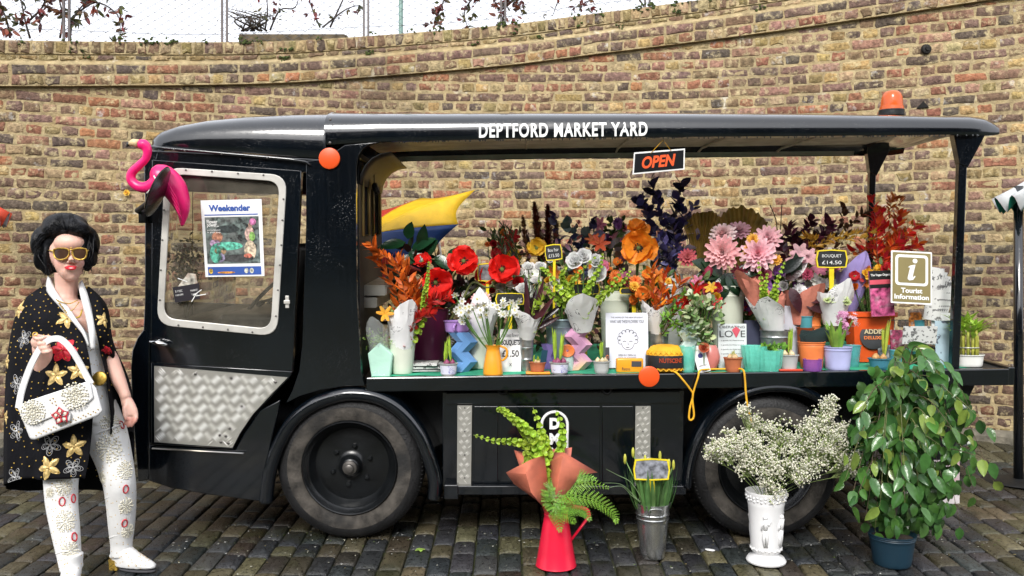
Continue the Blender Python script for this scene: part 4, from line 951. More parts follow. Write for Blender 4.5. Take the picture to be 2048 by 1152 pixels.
def petal(mb, c, d, up, Ln, Wd, cup, col, seg=4, shape=0.6, ruff=0.0, rng=rf_, tipcol=None):
    d = Vector(d).normalized(); s_ = d.cross(up).normalized(); u_ = s_.cross(d).normalized(); vs = []; fs = []; cs = []
    for i in range(seg+1):
        t = i/seg; wv = Wd*0.5*(math.sin(math.pi*(0.06+0.90*t)**(math.log(.5)/math.log(shape)))**0.7 if t < 1 else 0.42)
        ce = Vector(c)+d*(Ln*t)+u_*(cup*Ln*t*t)
        for k in (-1, -0.5, 0, 0.5, 1):
            rz = ruff*Ln*t*math.sin(k*5+rng.uniform(-1, 1)); vs.append(ce+s_*(wv*k)+u_*(abs(k)*wv*0.30*(1 if cup >= 0 else -1)+rz))
            cs.append(tuple(lerp(a, b, t) for a, b in zip(col, tipcol)) if tipcol else col)
    for i in range(seg):
        for k in range(4): a = i*5+k; fs.append((a, a+1, a+6, a+5))
    k0 = len(mb.v); mb.add(vs, fs); mb.c[k0:] = cs
def poppy(o, c, r, n, col, name='bloom', rng=rf_, dark=(0.01, 0.006, 0.006), cenr=0.2):
    s_, _, u_ = basis(n); mb = MB(); c = Vector(c)
    for lay, (k, rr, cup) in enumerate(((4, 1.05, 0.12), (4, 0.95, 0.42), (3, .75, .75))):
        for j in range(k):
            a = 2*math.pi*(j+0.5*lay)/k+rng.uniform(-.3, .3); d = s_*math.cos(a)+u_*math.sin(a)
            petal(mb, c+n*(0.003*lay), (d+n*rng.uniform(-.05, .35)).normalized(), n, r*rr*rng.uniform(.85, 1.1), r*1.25, cup*rng.uniform(.5, 1.5), jit(col, 0.2, rng), seg=6, shape=0.74, ruff=0.13, rng=rng, tipcol=jit(tuple(min(1, x*1.15) for x in col), .15, rng))
    bl = mb.build(name, m_petal, o, recalc=False)
    ce = MB(); ce.ellip(c+n*r*0.12, (r*cenr, r*cenr, r*cenr), 8, 6, col=(0.10, 0.14, 0.03))
    for j in range(26):
        a = rng.uniform(0, 6.28); q_ = rng.uniform(0.6, 1.0); e = c+(s_*math.cos(a)+u_*math.sin(a))*r*cenr*1.9*q_+n*r*0.22; ce.tube([c+n*r*.06, e], r*0.012, 3, col=dark); ce.ellip(e, r*0.035, 5, 4, col=dark)
    ce.build('flower_centre', M('flower_centre', (1, 1, 1), rough=0.8, attr=True), bl)
    return bl
def dahlia(o, c, r, n, col, col2, name='bloom', rng=rf_, lay=6):
    s_, _, u_ = basis(n); mb = MB(); c = Vector(c)
    for L_ in range(lay):
        t = L_/(lay-1); k = int(lerp(15, 6, t)); el = lerp(-0.10, 1.25, t); rr = r*lerp(1.0, 0.34, t)
        for j in range(k):
            a = 2*math.pi*(j+0.5*(L_ % 2))/k+rng.uniform(-.08, .08); d = (s_*math.cos(a)+u_*math.sin(a))*math.cos(el)+n*math.sin(el)
            cc = tuple(lerp(x, y, t) for x, y in zip(col, col2))
            petal(mb, c+n*(r*0.16*t), d, n, rr*rng.uniform(.92, 1.06), r*0.36*lerp(1, .6, t), 0.20, jit(cc, 0.10, rng), seg=3, shape=0.55, tipcol=tuple(min(1, x*1.15+0.05) for x in cc))
    return mb.build(name, m_petal, o, recalc=False)
def rose(o, c, r, n, col, name='bloom', rng=rf_):
    s_, _, u_ = basis(n); mb = MB(); c = Vector(c)
    for L_ in range(4):
        k = 5-(L_ == 3)*2; el = (0.35, 0.7, 1.05, 1.35)[L_]; rr = r*(1.0, .9, .8, .7)[L_]
        for j in range(k):
            a = 2*math.pi*(j+0.5*(L_ % 2))/k+rng.uniform(-.1, .1); d = (s_*math.cos(a)+u_*math.sin(a))*math.cos(el)+n*math.sin(el)
            petal(mb, c-n*r*.4, d, n, rr*1.15, r*1.15, 0.25, jit(col, 0.06, rng), seg=4, shape=0.7)
    return mb.build(name, m_petal, o, recalc=False)
def lily(o, c, r, n, col, k=6, name='bloom', rng=rf_, thin=0.30):
    s_, _, u_ = basis(n); mb = MB()
    for j in range(k):
        a = 2*math.pi*j/k+rng.uniform(-.15, .15); d = (s_*math.cos(a)+u_*math.sin(a))*0.9+n*0.5; petal(mb, c, d, n, r, r*thin*1.5, -0.25, jit(col, .12, rng), seg=4, shape=0.5)
    return mb.build(name, m_petal, o, recalc=False)
def spray(o, paths, nleaf, Ln, Wd, col, name='leaves', mat=None, rng=rf_, spread=0.8, jitter=0.25, up=0.2, stemcol=(0.06, 0.05, 0.03), sr=0.0025, start=0.15, bend=0.3, cols=None, off=0.0, single=False):
    """leafy branch: leaves in pairs along curved stems"""
    sm = MB(); lf = MB(); Ln *= 1.22; Wd *= 1.5; nleaf = int(nleaf*1.6)
    for p in paths:
        P = spline(p, 7); sm.tube(P, [lerp(sr, sr*0.4, i/(len(P)-1)) for i in range(len(P))], 5, col=stemcol)
        for k in range(nleaf):
            t = lerp(start, 1.0, (k+rng.random()*0.7)/nleaf); i = min(int(t*(len(P)-1)), len(P)-2); q_ = P[i].lerp(P[i+1], t*(len(P)-1)-i); tg = (P[i+1]-P[i]).normalized()
            sd_ = rvec(rng); sd_ = (sd_-tg*sd_.dot(tg)).normalized()
            d = (tg*(1-spread*0.5)+sd_*spread+Vector((0, 0, up))).normalized()
            cc = jit(rng.choice(cols) if cols else col, jitter, rng); lf.leaf(q_+sd_*off, d, rvec(rng)*0.7+tg, Ln*rng.uniform(.7, 1.2), Wd*rng.uniform(.75, 1.15), bend=rng.uniform(-.1, bend), seg=4, col=cc)
    s2_ = sm.build('stems', m_stem, o); l2_ = lf.build(name, mat or m_leaf, o, recalc=False)
    return l2_
def bells(o, path, r0=0.022, n=14, name='bell_spike', rng=rf_, col=LIME):
    """stalk of Bells of Ireland: whorls of shallow green cups, smaller to the tip"""
    r0 *= 1.05; P = spline(path, 8); mb = MB(); n = max(8, int(sum((P[i+1]-P[i]).length for i in range(len(P)-1))/(r0*1.25))); mb.tube(P, [lerp(0.004, 0.0012, i/(len(P)-1)) for i in range(len(P))], 6, col=jit((0.28, 0.38, 0.06), .1, rng))
    for k in range(n):
        t = 0.10+0.9*k/n; i = min(int(t*(len(P)-1)), len(P)-2); q_ = P[i].lerp(P[i+1], t*(len(P)-1)-i); tg = (P[i+1]-P[i]).normalized(); rr = r0*lerp(1.0, 0.22, t**1.3)
        for j in range(4):
            a = 2*math.pi*j/4+k*0.8+rng.uniform(-.2, .2); s_, _, u_ = basis(tg); d = ((s_*math.cos(a)+u_*math.sin(a))+tg*0.45).normalized(); ss, _, uu = basis(d); cc = jit(col, 0.22, rng); rings = []
            for (ra, za) in ((0.10, 0.25), (0.55, 0.42), (0.86, 0.72), (1.02, 1.05)):
                rings.append([q_+d*(rr*za)+(ss*math.cos(b)+uu*math.sin(b))*(rr*ra*(1+0.12*math.sin(3*b+k))) for b in np.linspace(0, 2*math.pi, 9)[:-1]])
            mb.loft(rings, closed=True, col=cc)
    return mb.build(name, m_leaf, o, recalc=False)
def plume(o, p0, p1, wv, col, n=420, name='plume', rng=rf_, droop=0.35):
    p0, p1 = Vector(p0), Vector(p1); mb = MB(); ax = (p1-p0).normalized(); Ln = (p1-p0).length
    mb.tube([p0, p1], [0.003, 0.001], 5, col=jit(col, .1, rng))
    for k in range(n):
        t = rng.random()**0.8; q_ = p0.lerp(p1, t); sd_ = rvec(rng); sd_ = (sd_-ax*sd_.dot(ax)).normalized(); w_ = wv*math.sin(math.pi*min(1, 0.15+0.8*t))*rng.uniform(0.5, 1.1)
        e = q_+sd_*w_+ax*w_*rng.uniform(0.5, 1.6)+Vector((0, 0, -droop*w_)); m_ = q_.lerp(e, .5)+ax*w_*.3; c = jit(col, .35, rng)
        mb.add([q_, m_+sd_.cross(ax)*0.0055, m_-sd_.cross(ax)*0.0055, e], [(0, 1, 3, 2)], c)
    return mb.build(name, m_leaf, o, recalc=False)
def blades(mb, base, n, h, wv, lean, rng=rf_, col=GREEN, r=0.0, bend=0.15):
    base = Vector(base)
    for k in range(n):
        a = rng.uniform(0, 6.28); q_ = base+Vector((math.cos(a), math.sin(a), 0))*r*rng.random(); d = Vector((math.cos(a)*lean*rng.random(), math.sin(a)*lean*rng.random(), 1)).normalized()
        mb.leaf(q_, d, Vector((math.cos(a+rng.uniform(-1, 1)), math.sin(a), 0.1)), h*rng.uniform(.75, 1.05), wv*rng.uniform(.8, 1.2), bend=rng.uniform(0, bend), fold=0.5, seg=6, col=jit(col, .22, rng), shape=0.45)
def shoots(o, base, n, h, wv, col=LIME, rng=rf_, name='shoot', spread=0.02):
    for k in range(n):
        q_ = Vector(base)+Vector((rng.uniform(-spread, spread), rng.uniform(-spread, spread)*.6, 0)); mb = MB(); hh = h*rng.uniform(.75, 1.05); dx = rng.uniform(-.12, .12)
        for j in range(5):
            a = 6.28*j/5; mb.leaf(q_+Vector((math.cos(a), math.sin(a), 0))*wv*.25, Vector((dx+math.cos(a)*.10, math.sin(a)*.10, 1)), Vector((-math.cos(a), -math.sin(a), .1)), hh*rng.uniform(.75, 1.0), wv, bend=-.06, fold=0.7, seg=5, col=jit(col, .16, rng), shape=0.45)
        mb.ellip(q_+Vector((dx*hh*.5, 0, hh*.55)), (wv*.33, wv*.33, hh*.2), 7, 6, col=jit((.5, .6, .12), .1, rng))
        mb.build(name, m_leaf, o, recalc=False)
def bulbs(o, base, n, r, rng=rf_, col=(.55, .38, .2)):
    for k in range(n):
        a = 6.28*k/max(1, n)+rng.random(); q_ = Vector(base)+Vector((math.cos(a), math.sin(a)*.8, 0))*r*1.25*(n > 1); mb = MB(); mb.lathe([(0.0, -r*.7), (r*.7, -r*.4), (r, 0), (r*.75, r*.6), (r*.25, r*1.15), (0, r*1.4)], 12, q_); mb.build('bulb', M('bulb_skin_%d' % int(col[0]*100), col, rough=.5, var=.3, vscale=60, bump=.2), o)
def chalk_tag(px, py, v, wpx, hpx, label, stick_to=None, tilt=0.0, frame=(0.78, 0.62, 0.02), text=None, face=(0.012, 0.013, 0.014)):
    p = LP(px, py, v); sc = SC(p.y); w_, h_ = wpx*sc/2, hpx*sc/2; ft = DK(px, v) if stick_to is None else stick_to
    o = thing('price_tag', label, 'price tag', ft); R_ = Matrix.Rotation(rad(tilt), 3, 'Y')
    out = [(-.92, 1), (0, 1.12), (.92, 1), (1.02, 0), (.94, -1), (0, -1.08), (-.94, -1), (-1.02, 0)]
    O = [R_ @ Vector((a*w_, 0, b*h_))+p for a, b in out]; I = [R_ @ Vector((a*w_*.92, 0, b*h_*.88))+p for a, b in out]
    mb = MB(); mb.v = [tuple(x+Vector((0, -.003, 0))) for x in I]+[tuple(x+Vector((0, .003, 0))) for x in I]; mb.f = [tuple(range(8)), tuple(range(15, 7, -1))]; mb.c = [(1, 1, 1)]*16; mb.build('slate_face', M('slate_%d' % int(face[0]*1000), face, rough=.55, var=.5, vscale=40), o, smooth=False)
    mb = MB(); vs = [x+Vector((0, -.006, 0)) for x in O]+[x+Vector((0, -.006, 0)) for x in I]+[x+Vector((0, .006, 0)) for x in O]+[x+Vector((0, .006, 0)) for x in I]; fs = []
    for i in range(8): j = (i+1) % 8; fs += [(i, j, 8+j, 8+i), (16+i, 24+i, 24+j, 16+j), (i, 16+i, 16+j, j), (8+i, 8+j, 24+j, 24+i)]
    mf = M('tag_yellow', frame, rough=.4); mb.add(vs, fs); mb.build('tag_frame', mf, o, smooth=False)
    mb = MB(); e = R_ @ Vector((0, 0, -h_))+p; mb.add([e+Vector((-w_*.16, .004, 0)), e+Vector((w_*.16, .004, 0)), ft+Vector((w_*.07, .004, 0)), ft+Vector((-w_*.07, .004, 0)), e+Vector((-w_*.16, -.002, 0)), e+Vector((w_*.16, -.002, 0)), ft+Vector((w_*.07, -.002, 0)), ft+Vector((-w_*.07, -.002, 0))], [(0, 1, 2, 3), (7, 6, 5, 4), (0, 3, 7, 4), (1, 5, 6, 2)]); mb.build('stake', mf, o, smooth=False)
    if text:
        for k, t in enumerate(text): tm = place_text(text_mb(t, .1, extrude=.0004), p+R_ @ Vector((0, -.0045, h_*(.34-.75*k))), R_ @ Vector((1, 0, 0)), R_ @ Vector((0, 0, 1)), fit=(w_*1.25, h_*.42)); tm.build('chalk_writing', M('chalk', (.7, .7, .68), rough=.9), o, smooth=False)
    return o
def card(name, label, cat, px0, px1, py0, py1, v, mat, lean=0.0, texts=(), th=0.004, yaw=0.0, base=None, rot=0.0):
    """upright rectangular card / book / sign standing on the deck; texts: (string, cx, cy, w, h, material)"""
    pc = LP((px0+px1)/2, py1, v); pt = LP((px0+px1)/2, py0, v); w_ = (px1-px0)*SC(pc.y); h_ = (pt-pc).length
    o = thing(name, label, cat, pc); X = Matrix.Rotation(rad(yaw), 3, 'Z') @ (Matrix.Rotation(rad(rot), 3, 'Y') @ Vector((1, 0, 0))); Z = (Matrix.Rotation(rad(yaw), 3, 'Z') @ Matrix.Rotation(rad(rot), 3, 'Y') @ Vector((0, lean, 1))).normalized(); N = X.cross(Z).normalized()
    def P(a, b, n_=0.0): return pc+X*(a*w_)+Z*(b*h_)+N*n_     # a -.5...5, b 0..1, n_ towards the camera
    mb = MB(); c4 = [(-.5, 0), (.5, 0), (.5, 1), (-.5, 1)]; mb.add([P(a, b, 0) for a, b in c4]+[P(a, b, -th) for a, b in c4], [(0, 1, 2, 3), (7, 6, 5, 4), (0, 4, 5, 1), (1, 5, 6, 2), (2, 6, 7, 3), (3, 7, 4, 0)]); mb.build('board', mat, o, smooth=False)
    for t in texts: tm = place_text(text_mb(t[0], .1, bold=(t[6] if len(t) > 6 else 0.0), extrude=.0003), P(t[1], t[2], 0.0012), X, Z, fit=(t[3]*w_, t[4]*h_)); tm.build('print', t[5], o, smooth=False)
    return o, P
# ================================================================ THINGS ON THE DECK
m_ink = M('print_ink', (0.05, 0.05, 0.055), rough=.8); m_paper = M('white_card', (0.82, 0.82, 0.82), rough=.7, var=.05)
m_terra = M('terracotta', (0.45, 0.13, 0.05), rough=.75, var=.2); m_mauve = M('mauve_glaze', (0.42, 0.24, 0.60), rough=.35)
m_must = M('mustard_glaze', (0.80, 0.33, 0.02), rough=.30, var=.06); m_maroon = M('maroon_pot', (0.10, 0.008, 0.045), rough=.35)
m_greypot = M('grey_pot', (0.42, 0.43, 0.42), rough=.6, var=.15); m_lace = scribble('lace_print', (0.62, 0.62, 0.72), (0.25, 0.25, 0.50), 120, .10)
m_lav = M('lavender_enamel', (0.44, 0.46, 0.72), rough=.35); m_orange = M('orange_enamel', (0.80, 0.22, 0.06), rough=.4); m_teal = M('teal_glaze', (0.07, 0.28, 0.32), rough=.35)
def tglass(name, col, a=0.55):
    m = bpy.data.materials.new(name); m.use_nodes = True; n = m.node_tree.nodes; l = m.node_tree.links; p = n['Principled BSDF']; p.inputs['Base Color'].default_value = (*col, 1); p.inputs['Roughness'].default_value = .12
    nz_ = n.new('ShaderNodeTexNoise'); nz_.inputs['Scale'].default_value = 8; mr_ = n.new('ShaderNodeMapRange'); mr_.inputs[3].default_value = a-.12; mr_.inputs[4].default_value = a+.12; l.new(nz_.outputs[0], mr_.inputs[0]); l.new(mr_.outputs[0], p.inputs['Alpha']); MATS[name] = m; return m
m_mint = tglass('mint_glass', (0.16, 0.66, 0.52)); m_cello = tglass('cellophane', (0.62, 0.66, 0.64), .30); m_pglass = tglass('purple_glass', (0.24, 0.08, 0.36), .7); m_clear = tglass('clear_glass', (0.62, 0.68, 0.66), .42)
def zigzag(name, label, px, v, top, bot_w, mat, n=5, sh=10, tw=None, group=None):   # folded, zigzag sided vase
    b0 = DK(px, v); sc = SC(b0.y); h = H-(top-CY)*sc-b0.z; o = thing(name, label, 'vase', b0, group); hw = bot_w*sc/2; mb = MB(); rings = []; K = 6
    for i in range(n+1):
        dx = (sh if i % 2 else -sh)*sc; s_ = 1+0.05*i/n; rings.append([Vector((b0.x+dx+hw*s_*a, b0.y+hw*s_*b, b0.z+h*i/n)) for a, b in ((-1, -.4), (-.35, -1), (.35, -1), (1, -.4), (1, .4), (.35, 1), (-.35, 1), (-1, .4))])
    mb.loft(rings, closed=True); mb.add(rings[0], [tuple(range(8))]); mb.build('body', mat, o, smooth=False, recalc=True)
    inn = MB(); r2 = [[b0+(p-b0)*1.0+Vector(((b0.x+((sh if i % 2 else -sh)*sc)-p.x)*.1, (b0.y-p.y)*.1, 0)) for p in rr] for i, rr in enumerate(rings)]; inn.loft(r2[1:], closed=True); inn.build('lining', mat, o, smooth=False)
    return o, Vector((b0.x, b0.y, b0.z+h))
# ---------- left end: mint wrapped posy and cream bucket
p0 = DK(760, .09); o = thing('wrapped_plant', 'small green plant in mint paper and clear cellophane beside the pillar', 'potted plant', p0)
vs_ = [(742, 694), (761, 690), (784, 696), (776, 757), (745, 757)]; mb = MB(); sc = SC(p0.y)
def prof_pkg(scale): return [Vector((p0.x+(a-760)*sc, p0.y+(-.045 if k else .045)*scale, H-(b-CY)*sc)) for k in (1, 0) for a, b in [(738, 706), (761, 684), (788, 708), (782, 755), (746, 755)]]
P_ = prof_pkg(1); mb.add(P_, [(0, 1, 2, 3, 4), (9, 8, 7, 6, 5)]+[(i, i+5, (i+1) % 5+5, (i+1) % 5) for i in range(5)]); mb.build('mint_paper', m_mintwrap, o, smooth=False, bevel=.008, bseg=3)
cone_wrap(o, p0+Vector((0, .02, .08)), LP(752, 640, .11), .03, .075, m_cello, 'cellophane', cut=.2)
mb = MB(); mb2 = MB()
for k in range(220): q_ = LP(756+rf_.gauss(0, 11), 682+rf_.gauss(0, 10), .10+rf_.uniform(-.03, .03)); mb.leaf(q_, rvec(rf_)+Vector((0, 0, .6)), rvec(rf_), .014, .006, seg=3, col=jit((.22, .40, .06), .3, rf_))
for k in range(14): mb.tube([p0+Vector((rf_.uniform(-.01, .01), .03, .06)), LP(756+rf_.gauss(0, 11), 676+rf_.gauss(0, 8), .10)], .001, 3, cap=False, col=(.2, .35, .06))
mb.build('foliage', m_leaf, o, recalc=False)
o, tp_, rt = vessel('metal_bucket', 'cream enamel bucket holding the orange ruscus bunch by the pillar', 'bucket', 805, .12, 678, 53, 40, m_cream, bands=(.88,))
b0 = tp_-Vector((0, 0, .12)); o = thing('wrapped_bunch', 'bunch of orange dyed ruscus and red leaves in printed white paper', 'bouquet', b0)
cone_wrap(o, tp_-Vector((0, 0, .08)), LP(806, 606, .12), .035, .105, m_wrap)
def LL(pts, v): return [LP(a, b, v+(c if False else 0)) for a, b in pts]
OR_ = (.62, .13, .015); RD = (.55, .018, .012)
spray(o, [[b0]+LL([(818, 640), (808, 580), (790, 530), (758, 505), (742, 490)], .10), [b0]+LL([(822, 640), (822, 590), (812, 545), (795, 525)], .12), [b0]+LL([(826, 650), (832, 610), (830, 570)], .13), [b0]+LL([(800, 640), (795, 590), (770, 540), (748, 510)], .14)], 34, .062, .017, OR_, jitter=.3, spread=.7, stemcol=(.3, .09, .02))
spray(o, [[b0]+LL([(838, 640), (860, 620), (885, 600), (900, 596)], .08), [b0]+LL([(832, 640), (850, 610), (868, 600)], .08), [b0]+LL([(822, 660), (840, 630), (862, 628)], .06)], 22, .05, .014, RD, jitter=.3, spread=.7, name='red_leaves')
bells(o, [b0]+LL([(845, 640), (848, 600), (855, 560), (858, 522)], .09), .018, 14)
lily(o, LP(770, 628, .04), .045, to_cam(LP(770, 628, .04)), (.78, .36, .02)); mb = MB()
for k in range(12): mb.ellip(LP(793+rf_.uniform(-14, 14), 626+rf_.uniform(-10, 8), .06), .011, 7, 5, col=jit((.25, .33, .07), .3, rf_))
mb.build('berries', m_leaf, o)
# orange leafed branches continue behind; dark laurel branch in front of the beach umbrella
o, tp_, rt = vessel('large_pot', 'deep maroon glazed pot behind the cream bucket', 'pot', 855, .42, 618, 84, 70, m_maroon); b0 = tp_-Vector((0, 0, .1))
o = thing('poppy_bunch', 'big red paper poppies with dark glossy laurel leaves in the maroon pot', 'bouquet', b0)
stp_ = MB()
for (px, py, v, r_, up) in ((927, 523, .36, 31, .15), (870, 565, .30, 34, -.1), (1003, 540, .40, 33, .2), (846, 524, .5, 17, .5), (975, 552, .44, 22, .1)):
    c = LP(px, py, v); n_ = to_cam(c, up, rf_.uniform(-.3, .3)); poppy(o, c, r_*SC(c.y), n_, (.78, .018, .012), cenr=.16); stem(stp_, b0+Vector((rf_.uniform(-.03, .03), 0, 0)), c-n_*.01, .006, bow=rf_.uniform(-.04, .08), col=(.10, .12, .025))
stp_.tube(spline(LL([(900, 640), (925, 600), (945, 565), (975, 575), (992, 560)], .40), 6), .007, 7, col=(.12, .14, .04)); stp_.build('stems', m_stem, o)
lf = MB()
for (a, b, dx, dy, Ln_) in ((812, 485, -45, 5, 60), (815, 478, 8, -40, 38), (822, 500, 35, -20, 60), (842, 500, 5, -45, 55), (850, 512, 22, -32, 45), (868, 512, 30, 20, 50), (890, 540, 15, 50, 60), (838, 515, -42, 8, 50), (820, 498, 20, 22, 42), (895, 520, 25, -25, 40), (880, 560, -25, 15, 45), (915, 560, -10, 40, 50)):
    p = LP(a, b, .52); e = LP(a+dx, b+dy, .48); lf.leaf(p, e-p, Vector((0, -1, .5)), Ln_*SC(p.y), 24*SC(p.y), bend=.15, seg=6, col=jit((.012, .05, .02), .3, rf_))
lf.build('laurel_leaves', m_gloss, o, recalc=False)
spray(o, [[b0]+LL([(850, 600), (842, 540), (812, 492)], .52), [b0]+LL([(880, 600), (885, 540), (850, 500)], .54), [b0]+LL([(900, 600), (930, 570), (960, 590)], .5), [b0]+LL([(850, 600), (800, 570), (785, 545)], .5), [b0]+LL([(880, 600), (870, 580), (900, 560)], .5)], 20, .07, .03, (.012, .02, .014), name='dark_foliage', jitter=.5, cols=[(.015, .03, .014), (.035, .012, .016), (.03, .045, .02)])
# leaflets, hyacinth pots
o = thing('magazine_pile', 'small pile of printed leaflets lying beside the blue zigzag vase', 'leaflets', DK(852, .22)); p0 = DK(852, .22)
m_news = scribble('newsprint', (0.62, 0.62, 0.60), (.10, .10, .10), 200, .26)
for k in range(7): mb = MB(); mb.box(p0+Vector((rf_.uniform(-.01, .01), rf_.uniform(-.01, .01), .004+.006*k)), (.15, .20, .005), Matrix.Rotation(rf_.uniform(-.15, .15), 3, 'Z')); mb.build('leaflet', m_news if k % 3 != 1 else m_ink, o, smooth=False)
def hyacinth(px, v, top, wt, wb, label, mat=m_lace, n=3, h=.13, wv=.016, group=None, bl=None, col=LIME, bc=(.30, .06, .14), cat='potted plant', name='hyacinth_pot', nb=3):
    o, tp_, rt = vessel(name, label, cat, px, v, top, wt, wb, m_greypot if mat is m_lace else mat, group=group); b0 = WL(o); h_ = tp_.z-b0.z
    if mat is m_lace: band_label(o, tp_, rt, wb/2*SC(b0.y), h_, .12, .82, m_lace, 'printed_band')
    soil(o, tp_, rt); bulbs(o, tp_, nb, rt*.36, col=bc); shoots(o, tp_+Vector((0, 0, .01)), n, h, wv, col, spread=rt*.55)
    return o
hyacinth(897, .05, 726, 36, 30, 'grey pot of sprouting hyacinths with lace print band beside the blue vase')
zigzag('zigzag_vase', 'sky blue zigzag folded glass vase behind the hyacinth pot', 926, .16, 664, 40, M('blue_glass', (.15, .32, .62), rough=.15, var=.1), 4, 9)
p0 = LP(914, 664, .18); o, tp_, rt = vessel('mug', 'lilac handled mug standing in the blue zigzag vase', 'mug', 914, .2, 641, 52, 46, m_mauve, base=p0); mb = MB(); mb.tube([p0+Vector((-.0, -rt, .045)), p0+Vector((-.01, -rt-.022, .035)), p0+Vector((-.01, -rt-.02, .012)), p0+Vector((0, -rt+.004, .006))], .006, 8); mb.build('handle', m_mauve, o)
# mustard jug with white narcissi
o, tp_, rt = vessel('enamel_jug', 'mustard yellow jug holding white narcissi on the deck edge', 'jug', 986, .05, 690, 30, 40, m_must, prof=[(40, .04), (38, .3), (33, .55), (27, .78), (26, .88), (31, .97), (33, 1.0)])
b0 = WL(o); mb = MB(); mb.tube(spline([tp_+Vector((rt*.9, -.01, -.004)), tp_+Vector((rt+.03, -.01, -.02)), tp_+Vector((rt+.03, -.01, -.06)), tp_+Vector((rt+.008, -.005, -.08))], 5), .006, 7); mb.build('handle', m_must, o)
o = thing('narcissus_bunch', 'bunch of small white narcissi with long green stems in the mustard jug', 'bouquet', tp_-Vector((0, 0, .05))); sm = MB(); bloom_c = []
for k in range(46):
    px = rf_.choice([rf_.uniform(908, 940), rf_.uniform(925, 1000), rf_.uniform(985, 1040)]); py = 615+rf_.gauss(0, 11)+abs(px-972)*.12; v = .02+rf_.uniform(-.05, .06); c = LP(px, py, v); bloom_c.append(c)
    if k % 3 == 0: stem(sm, tp_+Vector((rf_.uniform(-.012, .012), 0, -.05)), c, .0028, bow=(px-975)*.0003, col=(.09, .20, .03))
sm.build('stems', m_stem, o)
for c in bloom_c:
    n_ = (to_cam(c, .1)+rvec(rf_)*.7).normalized(); s_, _, u_ = basis(n_); mb = MB()
    for j in range(6): a = j*math.pi/3+rf_.random()*.2; petal(mb, c, (s_*math.cos(a)+u_*math.sin(a)+n_*.12).normalized(), n_, .021, .014, .1, jit((.84, .85, .80), .05, rf_), seg=2)
    mb.lathe([(.002, 0), (.005, .006), (.006, .008)], 7, c, Matrix((s_, u_, n_)).transposed(), col=(.78, .70, .30)); mb.build('bloom', m_petal, o, recalc=False)
# pink protea bunch in white paper, cream bucket, price card
o, tp_, rt = vessel('metal_bucket', 'cream enamel bucket behind the mustard jug', 'bucket', 958, .26, 672, 62, 50, m_cream, bands=(.88,)); b0 = tp_-Vector((0, 0, .1))
o = thing('protea_bunch', 'pale pink protea in plain white paper behind the narcissi', 'bouquet', b0); cone_wrap(o, b0, LP(965, 590, .26), .03, .105, m_paper, cut=.3); c = LP(962, 600, .22)
dahlia(o, c, .055, to_cam(c, .8), (.78, .42, .42), (.80, .66, .45), lay=5); mb = MB(); stem(mb, b0, c, .005); mb.build('stem', m_stem, o)
chalk_tag(975, 545, .40, 40, 34, 'grey wiped slate price tag between the red poppies', face=(.18, .19, .20))
chalk_tag(1020, 598, .34, 58, 22, 'black slate price tag above the narcissi', face=(.012, .013, .014))
card('price_card', 'white handwritten card reading BOUQUETS 1.50 behind the mustard jug', 'sign', 1000, 1042, 659, 744, .12, m_paper, .08, [('the best flower', 0, .86, .8, .09, m_ink), ('BOUQUETS', 0, .68, .88, .15, m_ink, .004), ('£1.50', 0, .43, .80, .16, m_ink, .002), ('x', 0, .17, .12, .07, m_ink)])
# cordyline bunch in galvanised vase
o, tp_, rt = vessel('galvanised_vase', 'ribbed galvanised vase holding the dark cordyline bunch', 'vase', 1053, .14, 664, 30, 22, m_galv, bands=(.3, .6, .85)); b0 = tp_-Vector((0, 0, .1))
o = thing('cordyline_bunch', 'dark maroon cordyline leaves and white roses in printed paper', 'bouquet', b0); cone_wrap(o, tp_-Vector((0, 0, .05)), LP(1058, 622, .14), .02, .095, m_wrap, cut=.4)
lf = MB()
for (a, b) in ((1052, 560), (1088, 555), (1050, 545), (1110, 590), (1135, 600), (1125, 630), (1075, 570), (1040, 620), (1095, 620), (1062, 600), (1120, 610), (1030, 640), (1085, 600)):
    e = LP(a, b, .10+rf_.uniform(-.04, .06)); s0 = LP(1056+rf_.uniform(-8, 8), 665, .13); lf.leaf(s0, e-s0, Vector((0, -1, .2)), (e-s0).length, .030, bend=.1, fold=.5, seg=7, col=jit(rf_.choice([(.035, .012, .014), (.022, .010, .012), (.07, .02, .025)]), .3, rf_), shape=.5)
lf.build('cordyline_leaves', m_gloss, o, recalc=False)
sm = MB()
for (a, b, r_) in ((1057, 535, 14), (1080, 535, 14), (1047, 580, 17), (1072, 562, 12)): c = LP(a, b, .20); rose(o, c, r_*SC(c.y), to_cam(c, 1.2), (.80, .80, .78)); stem(sm, b0, c, .003, bow=.01)
for k in range(10): c = LP(1085+rf_.uniform(-25, 25), 625+rf_.uniform(-25, 20), .12); stem(sm, b0, c, .0025, col=LIME)
sm.build('stems', m_stem, o); spray(o, [[b0]+LL([(1065, 630), (1075, 610), (1085, 595)], .1)], 14, .035, .02, LIME)
